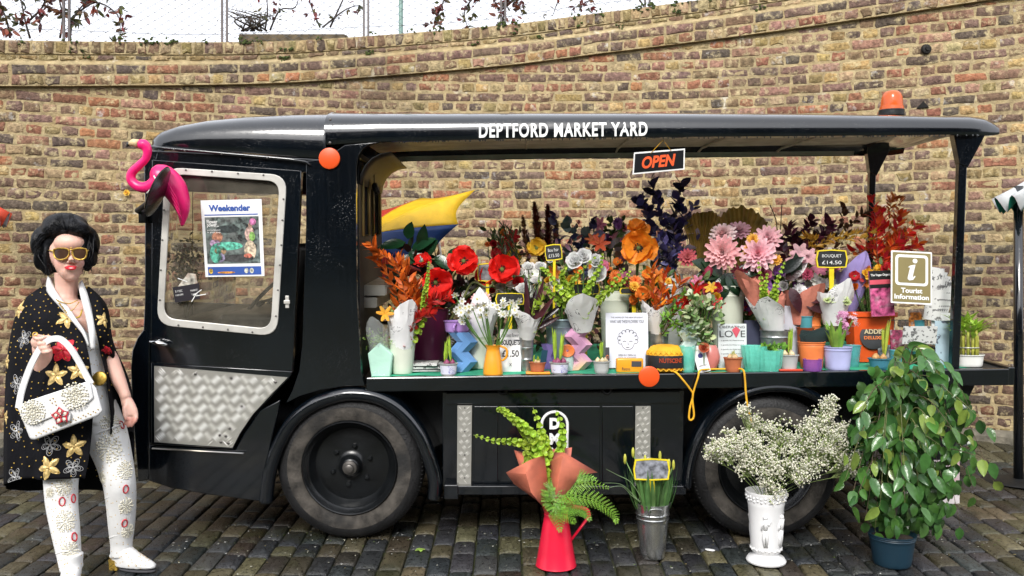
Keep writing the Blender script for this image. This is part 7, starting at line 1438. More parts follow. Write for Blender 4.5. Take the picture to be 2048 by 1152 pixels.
for k in range(18):
    m1 = MB(); c = jit(rp_.choice([(.065, .17, .035), (.05, .14, .04), (.08, .20, .035), (.055, .15, .05), (.06, .16, .035), (.10, .23, .04), (.055, .15, .035), (.22, .32, .06)]), .18, rp_)
    ln_ = .080; N_ = 7; vs = []; fs = []; bend = rp_.uniform(.15, .5)
    for i in range(N_+1):
        t = i/N_; wv = .0215*(math.sin(math.pi*t**.72)**.75 if 0 < t < .86 else (0.001 if t == 0 else .0085*(1-t)/.14+.0006)); z_ = -bend*ln_*t*t*.5
        vs += [Vector((-wv, ln_*t, z_+wv*.22)), Vector((-wv*.5, ln_*t, z_+wv*.02)), Vector((0, ln_*t, z_-wv*.05)), Vector((wv*.5, ln_*t, z_+wv*.02)), Vector((wv, ln_*t, z_+wv*.22))]
    for i in range(N_):
        for j in range(4): a = i*5+j; fs.append((a, a+1, a+6, a+5))
    m1.add(vs, fs, c); me = m1.mesh('fig_leaf', smooth=True); me.materials.append(m_gloss); lv.append(me)
lv_dark = lv; tw = MB(); cnt = 0
outline = [(1860, 690), (1930, 730), (1965, 800), (1970, 900), (1950, 960), (1905, 1020), (1850, 1050), (1800, 1060), (1740, 1060), (1700, 1010), (1680, 900), (1700, 810), (1760, 760), (1800, 700)]
ends = [(1690, 960), (1700, 870), (1720, 830), (1690, 905), (1735, 800), (1760, 770), (1790, 735), (1818, 705), (1850, 715), (1880, 750), (1905, 790), (1940, 815), (1972, 850), (1978, 920), (1985, 960), (1950, 990), (1930, 870), (1910, 930), (1895, 1000), (1920, 1050), (1870, 960), (1850, 900), (1840, 1010), (1810, 960), (1790, 1030), (1760, 1010), (1740, 950), (1715, 990), (1765, 900), (1800, 880), (1830, 830), (1860, 840), (1790, 830), (1750, 870), (1880, 890), (1725, 920), (1700, 1010), (1750, 1060), (1780, 1070), (1865, 1000), (1815, 780), (1840, 760), (1800, 920), (1845, 960), (1775, 960), (1730, 1040), (1810, 1000), (1770, 850), (1900, 850), (1830, 900), (1720, 860)]
for (ex, ey) in ends:
    P0 = trunks[rp_.randrange(3)]; i0 = min(len(P0)-1, max(4, int(len(P0)*rp_.uniform(.45, 1)))); a = P0[i0]; dep = rp_.uniform(-.24, .06); e = W(ex, ey, g.y+dep); up = max(a.z, e.z)+.05
    m_ = Vector(((a.x*.45+e.x*.55), (a.y+e.y)/2, lerp(up, max(a.z, e.z), .4))); P = spline([a, m_, e], 7); tw.tube(P, [lerp(.0035, .001, i/(len(P)-1)) for i in range(len(P))], 5, col=(.14, .15, .05) if rp_.random() < .5 else (.10, .07, .04))
    for j in range(6):
        t = .38+.62*j/5; i = min(int(t*(len(P)-1)), len(P)-2); q_ = P[i].lerp(P[i+1], t*(len(P)-1)-i); tg = (P[i+1]-P[i]).normalized(); sd_ = rvec(rp_)
        d = (tg*.4+sd_*.8+Vector((0, -.15, -.75))).normalized(); nrm = (Vector((0, -1, .55))+rvec(rp_)*.75); s_ = d.cross(nrm).normalized(); u_ = s_.cross(d).normalized(); k_ = rp_.uniform(.75, 1.2)
        lo = bpy.data.objects.new('leaf', rp_.choice(lv)); COL.objects.link(lo); lo.parent = o; st_ = q_+d*.012
        lo.matrix_local = Matrix.Translation(st_-WL(o)) @ Matrix((s_, d, u_)).transposed().to_4x4() @ Matrix.Scale(k_, 4); tw.tube([q_, st_], .0010, 3, cap=False, col=(.2, .22, .06)); cnt += 1
tw.build('twigs', m_stem, o, kind='stuff'); inn = MB()
for k in range(520):
    a_ = rp_.uniform(0, 6.28); r_ = math.sqrt(rp_.random()); py = rp_.uniform(730, 1055); wv = 130*math.sin(math.pi*min(1, .12+.80*(py-690)/380))**.7; inn.leaf(W(1822+wv*r_*math.cos(a_), py, g.y+.06+.16*r_*math.sin(a_)), Vector((rp_.uniform(-.6, .6), rp_.uniform(-.6, .3), -1)), Vector((rp_.uniform(-.7, .7), -1, .5)), .075*rp_.uniform(.7, 1.1), .046, bend=.3, seg=5, col=jit((.055, .14, .032), .4, rp_))
inn.build('inner_leaves', m_gloss, o, recalc=False, kind='stuff')
# folded carton with pink print behind the fig
g2 = G(1885, 1010); sc2 = SC(g2.y); o = thing('flower_carton', 'white carton with pink flower print standing behind the weeping fig', 'box', g2); mb = MB(); mb.box(g2+Vector((0, .05, 52*sc2)), (75*sc2, .09, 104*sc2), Matrix.Rotation(.2, 3, 'Z')); mb.build('carton', M('pink_print_card', (.62, .58, .58), rough=.5, var=.1, vscale=12, tint=(.55, .10, .16)), o, smooth=False, bevel=.003)
# ---------- litter on the paving
m_lit = M('petal_litter', (1, 1, 1), rough=.6, attr=True, var=.1); lt = MB()
for k in range(520):
    px = rp_.uniform(290, 2048) if rp_.random() < .8 else rp_.uniform(0, 2048); py = rp_.choice([rp_.gauss(1075, 14), rp_.uniform(1040, 1150), rp_.uniform(930, 1120)])
    if py > 1150 or py < 900: continue
    p = G(px, py)+Vector((0, 0, .004)); r_ = rp_.uniform(.0015, .0055); a = rp_.uniform(0, 6.28); c = rp_.choice([(.62, .62, .54), (.6, .58, .45), (.45, .44, .35), (.30, .24, .10), (.12, .18, .04), (.7, .7, .66)])
    lt.add([p+Vector((r_*math.cos(a+t)*(1.6 if i % 2 else .8), r_*math.sin(a+t), .002*(i % 2))) for i, t in enumerate((0, 1.57, 3.14, 4.71))], [(0, 1, 2, 3)], c)
ob = lt.build('petal_litter', m_lit, None, smooth=False, recalc=False); tag(ob, 'tiny white petals and plant scraps scattered over the wet paving', 'litter'); ob['kind'] = 'stuff'
p = G(840, 1102); o = thing('lettuce_leaf', 'torn piece of bright green leaf lying on the paving near the front wheel', 'leaf', p); mb = MB()
for k in range(5): a = k*1.25; mb.leaf(p+Vector((0, 0, .006)), Vector((math.cos(a), math.sin(a), .25)), Vector((0, 0, 1)), .03, .024, bend=.3, seg=4, col=jit((.34, .50, .10), .15, rp_))
mb.build('blade', m_leaf, o, recalc=False)
p = G(1420, 1101); o = thing('plastic_tag', 'white oval plastic tag lying on the paving between the bucket and the vase', 'tag', p); mb = MB(); mb.lathe([(0, .006), (.020, .006), (.0235, .004), (.0225, .001)], 20, p, Matrix.Rotation(-.5, 3, 'Z') @ Matrix.Diagonal((1.1, .55, 1)).to_3x3()); mb.build('disc', m_plas, o)
# ---------- flamingo on the mirror
VF = -.15; hd_ = L(286, 292, VF); o = thing('plastic_flamingo', 'bright pink plastic flamingo tied to the wing mirror of the float', 'flamingo', LP(318, 380, VF)); m_pk = M('flamingo_pink', (.80, .012, .16), rough=.33, var=.08, bump=.1, bscale=30)
Pn = spline([LP(a, b, VF) for a, b in ((278, 288), (290, 291), (295, 303), (291, 318), (277, 332), (264, 345), (262, 358), (270, 369), (284, 375), (302, 372), (318, 362))], 5); nn = len(Pn); mb = MB(); mb.tube(Pn, [interp(i/(nn-1), [0, .08, .16, .3, .7, .85, 1], [9, 11, 9, 7.5, 9.5, 11, 16])*SC(4.1) for i in range(nn)], 14)
body = spline([LP(a, b, VF+.02) for a, b in ((308, 362), (325, 355), (345, 372), (360, 400), (366, 425), (364, 453))], 5); mb.tube(body, [interp(i/(len(body)-1), [0, .15, .45, .75, 1], [12, 26, 24, 14, 2])*SC(4.1) for i in range(len(body))], 16); fmb = remesh(mb, .005, 5); fmb.build('body', m_pk, o)
mb = MB()
for k in range(4): mb.tube([LP(335+k*4, 365+k*14, VF-.09), LP(352+k*3, 395+k*13, VF-.075), LP(362, 430+k*5, VF-.04)], [.002, .009, .002], 6, flat=.4)
mb.build('wing_feathers', m_pk, o)
mb = MB(); mb.tube([LP(277, 288, VF), LP(266, 285, VF), LP(259, 288, VF)], [9*SC(4.1), 7*SC(4.1), 5*SC(4.1)], 10, col=(.72, .55, .30)); mb.tube([LP(260, 287, VF), LP(256, 290, VF), LP(253, 294, VF)], [5.2*SC(4.1), 4*SC(4.1), .001], 10, col=(.02, .02, .02)); mb.build('beak', M('beak', (1, 1, 1), rough=.4, attr=True), o); mb = MB(); mb.ellip(LP(285, 287, VF-.022), .004, 8, 6); mb.build('eye', m_ink, o)
mb = MB(); mb.tube(spline([LP(308, 352, VF-.06), LP(312, 362, VF-.08), LP(306, 372, VF-.07), LP(298, 382, VF-.06), LP(294, 386, VF-.05)], 5), .0035, 6); mb.build('cable_tie', m_sw, o)
# ---------- hanging OPEN sign
o = thing('open_sign', 'black sign with orange letters OPEN hanging from the roof edge', 'sign', LP(1317, 348, .03)); a4 = [LP(*p, .03) for p in ((1265, 349), (1369, 339), (1370, 297), (1268, 305))]; N = (a4[1]-a4[0]).cross(a4[3]-a4[0]).normalized()
def q4(u_, v_, n_=0): return a4[0].lerp(a4[1], u_).lerp(a4[3].lerp(a4[2], u_), v_)+N*n_
def quad(u0, u1, v0, v1, n0, n1, mat, name): mb = MB(); c = [(u0, v0), (u1, v0), (u1, v1), (u0, v1)]; mb.add([q4(a, b, n1) for a, b in c]+[q4(a, b, n0) for a, b in c], [(0, 1, 2, 3), (7, 6, 5, 4), (0, 4, 5, 1), (1, 5, 6, 2), (2, 6, 7, 3), (3, 7, 4, 0)]); return mb.build(name, mat, o, smooth=False)
quad(0, 1, 0, 1, -.004, 0, m_sw, 'board'); quad(.025, .975, .07, .93, -.001, .0015, M('sign_black', (.006, .007, .009), rough=.3), 'panel'); t = place_text(text_mb('OPEN', .1, bold=.0035, extrude=.0006, shear=.12), q4(.49, .5, .0025), q4(1, 0)-q4(0, 0), q4(0, 1)-q4(0, 0), fit=((a4[1]-a4[0]).length*.64, (a4[3]-a4[0]).length*.56)); t.build('lettering', M('sign_orange', (.80, .10, .02), rough=.4), o, smooth=False)
mb = MB(); k_ = LP(1326, 280, .03); mb.tube([q4(.33, .9, .003), k_, q4(.73, .92, .003)], .0016, 5); mb.build('cord', m_tw, o)
# ---------- poster, flyer and dried bunch at the cab window
o = thing('newspaper_page', 'newspaper front page headed Weekender taped to the cab door window', 'poster', LP(467, 553, -.024)); a4 = [LP(*p, -.024) for p in ((411, 554), (529, 552), (523, 398), (401, 401))]; N = (a4[1]-a4[0]).cross(a4[3]-a4[0]).normalized()
quad(0, 1, 0, 1, -.0012, 0, m_paper, 'sheet'); m_pb = M('poster_blue', (.03, .09, .36), rough=.6); quad(.05, .93, .80, .815, 0, .0008, m_pb, 'blue_rule'); quad(.05, .95, .02, .13, 0, .0008, m_pb, 'blue_strip')
m_pic = M('poster_picture', (.10, .13, .12), rough=.6, var=.9, vscale=45, tint=(.16, .17, .16), detail=8); quad(.05, .94, .17, .78, 0, .0008, m_pic, 'picture'); pm = {}
def blob(u_, v_, ru, rv, col, name='picture_detail', n_=.0014): mb = MB(); mb.add([q4(u_+ru*math.cos(a), v_+rv*math.sin(a), n_) for a in np.linspace(0, 2*math.pi, 15)[:-1]], [tuple(range(14))]); mb.build(name, M('poster_%02x%02x%02x' % tuple(int(c*255) for c in col), col, rough=.6, var=.5, vscale=70), o, smooth=False)
blob(.40, .40, .26, .055, (.12, .50, .36)); blob(.20, .30, .10, .12, (.10, .42, .30)); blob(.55, .24, .30, .05, (.05, .05, .05)); blob(.24, .52, .09, .07, (.45, .20, .12)); blob(.20, .44, .09, .05, (.45, .30, .45)); blob(.28, .34, .10, .06, (.35, .22, .12)); blob(.28, .25, .07, .06, (.35, .30, .45)); blob(.78, .34, .10, .13, (.62, .50, .36)); blob(.78, .55, .08, .10, (.60, .40, .34)); blob(.80, .67, .035, .035, (.55, .32, .24), n_=.0018); blob(.84, .71, .055, .045, (.65, .20, .42), n_=.002); blob(.74, .27, .07, .03, (.62, .18, .12), n_=.0018); blob(.82, .52, .05, .06, (.22, .42, .10), n_=.002); blob(.42, .62, .20, .05, (.03, .04, .04)); blob(.10, .075, .035, .035, (.70, .45, .05), n_=.0016); blob(.36, .055, .15, .014, (.70, .30, .04), n_=.0016); blob(.70, .075, .035, .035, (.6, .6, .5), n_=.0016); blob(.79, .075, .035, .035, (.6, .6, .5), n_=.0016)
def ptext(s_, u_, v_, fu, fv, mat, bold=0.0, n_=.0018): t = place_text(text_mb(s_, .1, bold=bold, extrude=.0002), q4(u_, v_, n_), q4(1, 0)-q4(0, 0), q4(0, 1)-q4(0, 0), fit=((a4[1]-a4[0]).length*fu, (a4[3]-a4[0]).length*fv)); t.build('print', mat, o, smooth=False)
ptext('Weekender', .47, .895, .70, .085, m_pb, .004); ptext('Flower', .17, .72, .18, .05, m_sw, .002); ptext('power...', .18, .665, .20, .05, m_sw, .002); ptext('put a bloom', .19, .61, .22, .026, m_sw); ptext('in your step', .19, .58, .22, .026, m_sw)
o = thing('flyer', 'dark flyer with a small flower picture stuck low on the cab window', 'flyer', LP(377, 604, -.024)); a4 = [LP(*p, -.024) for p in ((350, 605), (400, 598), (398, 566), (345, 575))]; N = (a4[1]-a4[0]).cross(a4[3]-a4[0]).normalized(); quad(0, 1, 0, 1, -.001, 0, M('flyer_dark', (.015, .012, .018), rough=.5), 'sheet'); ptext('5-7 DEC', .22, .7, .28, .14, m_sw); ptext('11AM-5PM', .22, .45, .30, .12, m_sw); ptext('MARKET', .80, .6, .28, .12, m_sw); ptext('YARD', .80, .35, .24, .12, m_sw)
mb = MB(); mb.add([LP(352, 578, -.022), LP(376, 546, -.022), LP(392, 548, -.022), LP(396, 572, -.022)], [(0, 3, 2, 1)]); mb.build('picture', M('flyer_picture', (.5, .47, .4), rough=.5, var=.6, vscale=40, tint=(.30, .10, .03)), o, smooth=False)
for (a, b, c) in ((395, 585, -35), (388, 595, -60), (402, 590, -10), (365, 560, 20)): mb = MB(); mb.box(LP(a, b, -.026), (.05, .001, .004), Matrix.Rotation(rad(c), 3, 'Y')); mb.build('torn_edge', m_sw, o, smooth=False)
b0 = LP(372, 640, .16); o = thing('dried_bunch', 'faded dried flower bunch standing inside the cab behind the glass', 'bouquet', b0); lf = MB()
for k in range(330): p = LP(372+rp_.gauss(0, 17), 525+rp_.gauss(0, 22), .16+rp_.uniform(-.07, .07)); lf.leaf(p, rvec(rp_), rvec(rp_), rp_.uniform(.015, .035), .016, seg=3, col=jit(rp_.choice([(.32, .20, .08), (.20, .20, .06), (.26, .10, .08), (.40, .30, .12), (.12, .15, .05)]), .3, rp_))
for k in range(16): lf.tube([b0, LP(372+rp_.gauss(0, 16), 530+rp_.gauss(0, 18), .16)], .0015, 4, col=(.12, .11, .04))
lf.build('heads_and_stems', m_leaf, o, recalc=False, kind='stuff')
# ---------- beach umbrella behind the float
Pu = lambda a, b, Y: W(a, b, Y)
A_ = Pu(735, 470, 5.72); C_ = [Pu(850, 396, 6.15), Pu(958, 380, 5.98), Pu(924, 449, 5.80), Pu(864, 545, 5.66), Pu(775, 590, 5.60), Pu(690, 560, 5.70), Pu(668, 460, 5.95), Pu(745, 425, 6.15)]
foot = G(980, 935); foot = Vector((-.30, 5.75, zg(5.75))); o = thing('beach_umbrella', 'open beach umbrella in yellow, blue and red panels leaning behind the float', 'umbrella', foot)
cols = dict(r=(.52, .035, .02), y=(.82, .52, .01), b=(.012, .055, .22)); 
for k, cl in enumerate('yybrybyr'):
    c0, c1 = C_[k], C_[(k+1) % 8]; mb = MB(); rings = []
    for i in range(9):
        t = i/8; a = A_.lerp(c0, t); b = A_.lerp(c1, t); row = []
        for j in range(9):
            u_ = j/8; p = a.lerp(b, u_); sag = (p-((A_+sum(C_, Vector())/8*1.0)/2)); p = p-Vector((.35, -.2, .0)).normalized()*(-.05*math.sin(math.pi*t)*0)-(sum(C_, Vector())/8-A_).normalized()*(.10*math.sin(math.pi*t*.9))*1.0
            p = p.lerp(A_, .10*math.sin(math.pi*u_)*t**3); row.append(p)
        rings.append(row)
    mb.loft(rings, closed=False); mb.build('panel', leafmat('umbrella_'+cl, cols[cl], rough=.42, var=.08, trans=.25), o, solid=.001)
cm = sum(C_, Vector())/8
for c in C_: mb = MB(); mb.tube([A_, A_.lerp(c, .5)-(cm-A_).normalized()*.085, c], .003, 5); mb.build('rib', m_rack, o)
mb = MB(); ax = (cm-A_).normalized(); mb.tube([A_-ax*.05, A_+ax*.55], .012, 8); mb.tube([A_+ax*.55, foot], .012, 8); mb.build('pole', m_sw, o)
# ---------- parasols at both edges of the yard
def parasol(px, py, label, cA, cB, low, rpx, flip):
    g = G(px, py); sc = SC(g.y); o = thing('market_parasol', label, 'parasol', g); mb = MB(); mb.lathe([(0, .016), (.05, .018), (.20, .010), (.215, .002), (.215, 0)], 32, g); mb.build('base_plate', m_chs, o, auto=40); zp = H-(low-CY)*sc-g.z+.12
    mb = MB(); mb.tube([g, g+Vector((0, 0, zp))], 9.0*sc, 14); mb.build('pole', m_blk, o)
    zb = H-(low-CY)*sc; zt = zb+.42; n_ = 48
    for k in range(16):
        mb = MB(); rings = []
        for i in range(9):
            t = i/8; z_ = lerp(zt, zb, t); row = []
            for j in range(5):
                a = 2*math.pi*(k+j/4)/16; r_ = (.03+(rpx*sc-.03)*t**1.4)*(1+.20*math.cos(8*a)*t); row.append(g+Vector((r_*math.cos(a)+flip*.42*(1-t), r_*math.sin(a), z_-g.z+(.05*math.cos(8*a)*t**3))))
            rings.append(row)
        mb.loft(rings, closed=False); mb.build('canopy_panel', cA if k % 2 else cB, o, solid=.001)
    return o
m_pg = leafmat('parasol_green', (.01, .22, .15), rough=.6, trans=.25, var=.06); m_pw = leafmat('parasol_white', (.66, .67, .68), rough=.6, trans=.25, var=.05); m_pr = leafmat('parasol_red', (.62, .06, .02), rough=.6, trans=.25, var=.06)
parasol(2037, 962, 'folded green and white striped parasol on a black pole past the tail of the float', m_pg, m_pw, 410, 40, 1); parasol(-14, 945, 'folded red and white parasol on a black pole beside the woman', m_pr, m_pw, 440, 28, -1)
u_, z_ = wall_hit(255, 386); p = wall_pt(u_, z_, .006); o = thing('wall_flower', 'small yellow flower tucked in a mortar joint beside the flamingo', 'flower', p); dahlia(o, p+Vector((0, -.012, 0)), .026, Vector((0, -1, .1)).normalized(), (.72, .45, .02), (.75, .35, .02), lay=3)
# ================================================================ THE WOMAN IN THE CAPE
rq = random.Random(9)
foot_r = G(262, 1138); YP = foot_r.y; K = SC(YP)            # K: metres per pixel at her depth
foot_l = G(150, 1180)
per = thing('person', 'person in black cape with gold flowers, white jumpsuit and gold sunglasses, holding a white handbag', 'person', Vector(((foot_r.x+foot_l.x)/2, (foot_r.y+foot_l.y)/2, zg((foot_r.y+foot_l.y)/2))))
def pp(px, py, dy=0.0): return W(px, py, YP+dy)
def limb(mb, pts, n=16): P = spline([p[0] for p in pts], 5); rr_ = []; m_ = len(pts)
def tub(mb, pts, n=16, flat=1.0):                            # pts: (px, py, dy, radius px)
    P = spline([pp(a, b, c) for a, b, c, r_ in pts], 5); k = len(P); mb.tube(P, [interp(i/(k-1)*(len(pts)-1), range(len(pts)), [p[3]*K for p in pts]) for i in range(k)], n, flat=flat)
def el(mb, px, py, dy, rx, ry, rz, mat=None): mb.ellip(pp(px, py, dy), (rx*K, ry*K, rz*K), 20, 14, mat)
# ---------- skin: head, neck, chest, both arms with hands as one surface
b = MB()
el(b, 137, 505, .030, 31, 45, 44); el(b, 140, 524, -.030, 28, 30, 33); el(b, 140.5, 541, -.036, 19.5, 25, 20); el(b, 141, 552, -.055, 12, 11, 9.5); el(b, 139, 486, -.045, 29, 24, 20)
el(b, 122, 526, -.066, 10, 10, 11); el(b, 158, 526, -.066, 10, 10, 11)
b.tube([pp(141, 505, -.100), pp(142.5, 516, -.112), pp(143, 522, -.122)], [4.2*K, 5.0*K, 6.0*K], 10); el(b, 138.0, 524, -.105, 4, 5, 3.2); el(b, 148, 524, -.104, 4, 5, 3.2)
el(b, 142, 533.6, -.095, 12, 6, 2.2); el(b, 142, 538.2, -.095, 11, 6, 2.6)
tub(b, [(133, 545, .015, 23), (133, 572, .02, 20.5), (132, 590, .02, 21), (130, 608, .015, 27)])
# trunk under the clothes
def ring(px, py, dy, rx, ry, n=24): c = pp(px, py, dy); return [c+Vector((rx*K*math.cos(t), ry*K*math.sin(t), 0)) for t in np.linspace(0, 2*math.pi, n+1)[:-1]]
b.loft([ring(131, 600, .01, 30, 24), ring(130, 614, .005, 62, 34), ring(131, 640, 0, 66, 44), ring(136, 680, -.005, 60, 46), ring(148, 730, 0, 47, 38), ring(160, 770, 0, 47, 38), ring(164, 815, 0, 60, 46)], closed=True, cap=True)
# her right arm (bent up, hand gripping the bag handle)
tub(b, [(70, 622, .0, 27), (66, 660, .0, 25), (70, 710, -.01, 23), (84, 744, -.05, 22)]); tub(b, [(84, 744, -.05, 22), (91, 738, -.10, 22.5), (90, 722, -.15, 21), (85, 705, -.20, 17), (81, 692, -.235, 14.5)])
el(b, 80, 684, -.25, 16, 14, 14)
for k, (x0, y0) in enumerate(((66, 672), (70, 682), (74, 691), (79, 699))):            # fingers wrapped over the strap
    b.tube([pp(x0+8, y0-3, -.245), pp(x0+2, y0+1, -.275), pp(x0+9, y0+6, -.300), pp(x0+19, y0+5, -.298), pp(x0+24, y0+1, -.282)], [.0085, .0085, .0082, .0078, .0068], 10)
b.tube([pp(86, 676, -.25), pp(97, 674, -.272), pp(108, 679, -.286), pp(116, 683, -.29)], [.0115, .0105, .0095, .0075], 10)
# her left arm hanging
tub(b, [(186, 624, .01, 22), (194, 660, .025, 19), (208, 698, .02, 17), (222, 722, .0, 16)]); tub(b, [(222, 722, .0, 16), (234, 752, -.012, 14.5), (247, 783, -.025, 11), (252, 796, -.028, 10)])
b.loft([ring(252, 796, -.025, 11, 9), ring(256, 806, -.03, 13, 9), ring(260, 818, -.035, 14.5, 8), ring(263, 830, -.038, 13.5, 7.5)], closed=True, cap=True)
for k, (x0, dx, ln) in enumerate(((254, -1, 24), (260, 1, 29), (266, 3, 28), (271, 3, 21))):
    b.tube([pp(x0, 826, -.036), pp(x0+dx*.6, 826+ln*.45, -.046), pp(x0+dx*.4-2, 826+ln*.8, -.052), pp(x0+dx*.2-5, 826+ln, -.052)], [.0100, .0092, .0085, .0066], 10)
b.tube([pp(254, 806, -.04), pp(249, 818, -.055), pp(250, 832, -.062), pp(253, 841, -.062)], [.0120, .0108, .0095, .0072], 10)
# thighs and shins, inside the trousers
LEG1 = [(135, 812, 0, 40), (130, 870, -.05, 40), (124, 930, -.11, 33), (122, 968, -.14, 30), (124, 1010, -.15, 28), (131, 1060, -.18, 25), (138, 1108, -.20, 21), (144, 1140, -.215, 20)]
LEG2 = [(192, 822, .0, 42), (212, 870, -.01, 40), (228, 920, -.03, 34), (238, 962, -.05, 30), (242, 1000, -.035, 28), (243, 1045, -.015, 25), (243, 1085, .0, 20.5), (243, 1112, .0, 20)]
def slim(lg, d): return [(a, b_, c, r_-d) for a, b_, c, r_ in lg]
tub(b, slim(LEG1, 6)); tub(b, slim(LEG2, 6))
skin = remesh(b, .0048, 3)
lipc = pp(142, 536, -.105); SK = (.74, .45, .36)
cols_ = []
for v in skin.v:
    v = Vector(v); c = SK; py = CY+FPX*(H-v.z)/v.y; px = CX+FPX*v.x/v.y
    if v.y < YP-.088 and abs(px-142) < 14 and 530.0 < py < 541.5 and ((px-142)/13.5)**2+((py-535.8-abs(px-142)*-.05)/4.6)**2 < 1: c = (.62, .012, .03)
    elif v.y < YP-.085 and abs(px-141) < 8 and 541 < py < 900: c = SK
    for (cx_, cy_) in ((117, 528), (162, 528)):
        d = math.hypot(px-cx_, py-cy_)
        if d < 16 and v.y < YP-.04: t = 1-d/16; c = tuple(lerp(a, b_, .45*t) for a, b_ in zip(c, (.72, .30, .26)))
    if py > 835 and px > 240: c = (.70, .34, .27)
    cols_.append(c)
skin.c = cols_
skin.build('body', M('skin', (1, 1, 1), rough=.48, attr=True, var=.05, vscale=30, sss=.12), per)
mb = MB(); mb.add([pp(136.5, 535.9, -.1145), pp(142, 535.1, -.119), pp(148, 535.9, -.1145), pp(142, 536.9, -.119)], [(0, 1, 2, 3)]); mb.build('teeth', M('teeth', (.72, .70, .66), rough=.3), per, smooth=False)
# ---------- jumpsuit
b = MB()
b.loft([ring(131, 606, .01, 52, 32), ring(130, 622, .005, 68, 42), ring(132, 650, 0, 70, 50), ring(142, 690, -.02, 62, 54), ring(156, 735, -.035, 51, 50), ring(166, 772, -.035, 51, 50), ring(168, 815, -.02, 63, 54), ring(166, 842, -.02, 64, 50)], closed=True, cap=True)
tub(b, LEG1); tub(b, LEG2)
suit = remesh(b, .007, 3)
# open the deep V neck by removing the faces there
def inV(p):
    px = CX+FPX*p.x/p.y; py = CY+FPX*(H-p.z)/p.y
    if p.y > YP-.01: return False
    if py < 610: return 100 < px < 172
    if py > 668: return False
    t = (py-600)/68; return lerp(112, 176, t) < px < lerp(168, 178, t)
sv = [Vector(v) for v in suit.v]; suit.f = [f for f in suit.f if not all(inV(sv[i]) for i in f)]
m_suit = M('white_jersey', (.72, .72, .71), rough=.7, var=.05, vscale=12, bump=.35, bscale=16)
so = suit.build('jumpsuit', m_suit, per, solid=.002)
bvh_suit = BVHTree.FromPolygons([tuple(v) for v in suit.v], suit.f)
# wrinkles: soft creases of cloth at knee and ankle
wk = MB()
for (cx_, cy_, dy, r_, tl) in ((122, 985, -.14, 27.0, .25), (123, 998, -.145, 26.5, -.2), (240, 985, -.045, 26.5, .3), (241, 1000, -.035, 25.5, -.2), (136, 1098, -.197, 20.5, .2), (243, 1066, -.008, 21.5, .25), (214, 862, -.012, 37, .5)):
    c = pp(cx_, cy_, dy); wk.tube([c+Vector((r_*K*math.cos(t), r_*K*math.sin(t), tl*r_*K*math.cos(t)+.004*math.sin(3*t))) for t in np.linspace(math.pi*1.05, math.pi*1.95, 14)], [.001+.0045*math.sin(math.pi*i/13) for i in range(14)], 8)
wk.build('cloth_folds', m_suit, so)
# collar: two upstanding lapels running down the V
for side_ in (0, 1):
    if side_ == 0: outl = [(97, 548, .03), (92, 575, .0), (100, 592, -.045), (118, 612, -.09), (142, 640, -.125), (165, 668, -.135), (178, 694, -.135)]; inl = [(103, 560, .03), (110, 578, -.02), (122, 596, -.06), (138, 616, -.10), (154, 640, -.13), (170, 664, -.14), (179, 690, -.138)]
    else: outl = [(164, 560, .02), (174, 585, -.02), (180, 605, -.06), (186, 635, -.11), (190, 665, -.135), (190, 700, -.138)]; inl = [(157, 572, .0), (161, 592, -.04), (166, 612, -.08), (173, 640, -.12), (178, 668, -.138), (181, 695, -.139)]
    A1 = spline([pp(*p) for p in outl], 4); B1 = spline([pp(*p) for p in inl], 4); mb = MB(); mb.loft([[a, a.lerp(c, .5)+Vector((0, -.010, 0)), c] for a, c in zip(A1, B1)], closed=False); mb.build('collar', m_suit, so, solid=.004)
gm = M('gold_trim', (.62, .40, .08), rough=.32, metal=.75, var=.3, vscale=60); sil = M('silver_thread', (.50, .50, .50), rough=.45, metal=.3); bead = M('cream_bead', (.78, .74, .60), rough=.4, var=.2, vscale=80); redm = M('red_beads', (.55, .015, .03), rough=.35, var=.3, vscale=80)
for k, (pts) in enumerate(([(114, 600), (125, 605), (140, 607), (155, 600)], [(112, 598), (128, 618), (145, 620), (158, 604)], [(118, 606), (140, 632), (158, 634), (164, 620)])):
    P = spline([pp(a, b_, -.098-.012*k) for a, b_ in pts], 8); mb = MB()
    for i in range(len(P)-1): mb.ellip(P[i].lerp(P[i+1], .5), (.0045 if k == 2 else .0028,)*3, 6, 5)
    mb.build('necklace', gm, per, kind='stuff')
def rosette(px, py, r_, mat, bvh, parent, rng=rq, n1=16):
    d = ray(px, py); hit = bvh.ray_cast(CAM, d.normalized())
    if hit[0] is None: return
    p, nrm = hit[0], hit[1]; nrm = nrm if nrm.dot(CAM-p) > 0 else -nrm; s_, _, u_ = basis(nrm); mb = MB(); rr_ = r_*K
    for ringk, (f_, n_) in enumerate(((1.0, n1+6), (.82, 18), (.62, 14), (.42, 10), (.18, 5))):
        for j in range(n_):
            a = 6.28*j/n_+rng.uniform(-.1, .1); q_ = p+(s_*math.cos(a)+u_*math.sin(a))*rr_*f_; h2 = bvh.find_nearest(q_); q_ = h2[0]+nrm*.003; mb.ellip(q_, (rr_*.085, rr_*.085, rr_*.07), 6, 4)
    for j in range(8): a = 6.28*j/8; mb.tube([p+nrm*.004+(s_*math.cos(a)+u_*math.sin(a))*rr_*.2, p+nrm*.004+(s_*math.cos(a)+u_*math.sin(a))*rr_*.85], .0016, 4, cap=False)
    return mb.build('beaded_rosette', mat, parent)
for (px, py, r_) in ((222, 848, 20), (217, 897, 26), (251, 940, 17), (128, 972, 17), (131, 1043, 19), (141, 1102, 17), (253, 1012, 15), (256, 1062, 14), (100, 985, 9), (205, 955, 11), (207, 1010, 9)): rosette(px, py, r_, bead, bvh_suit, so)
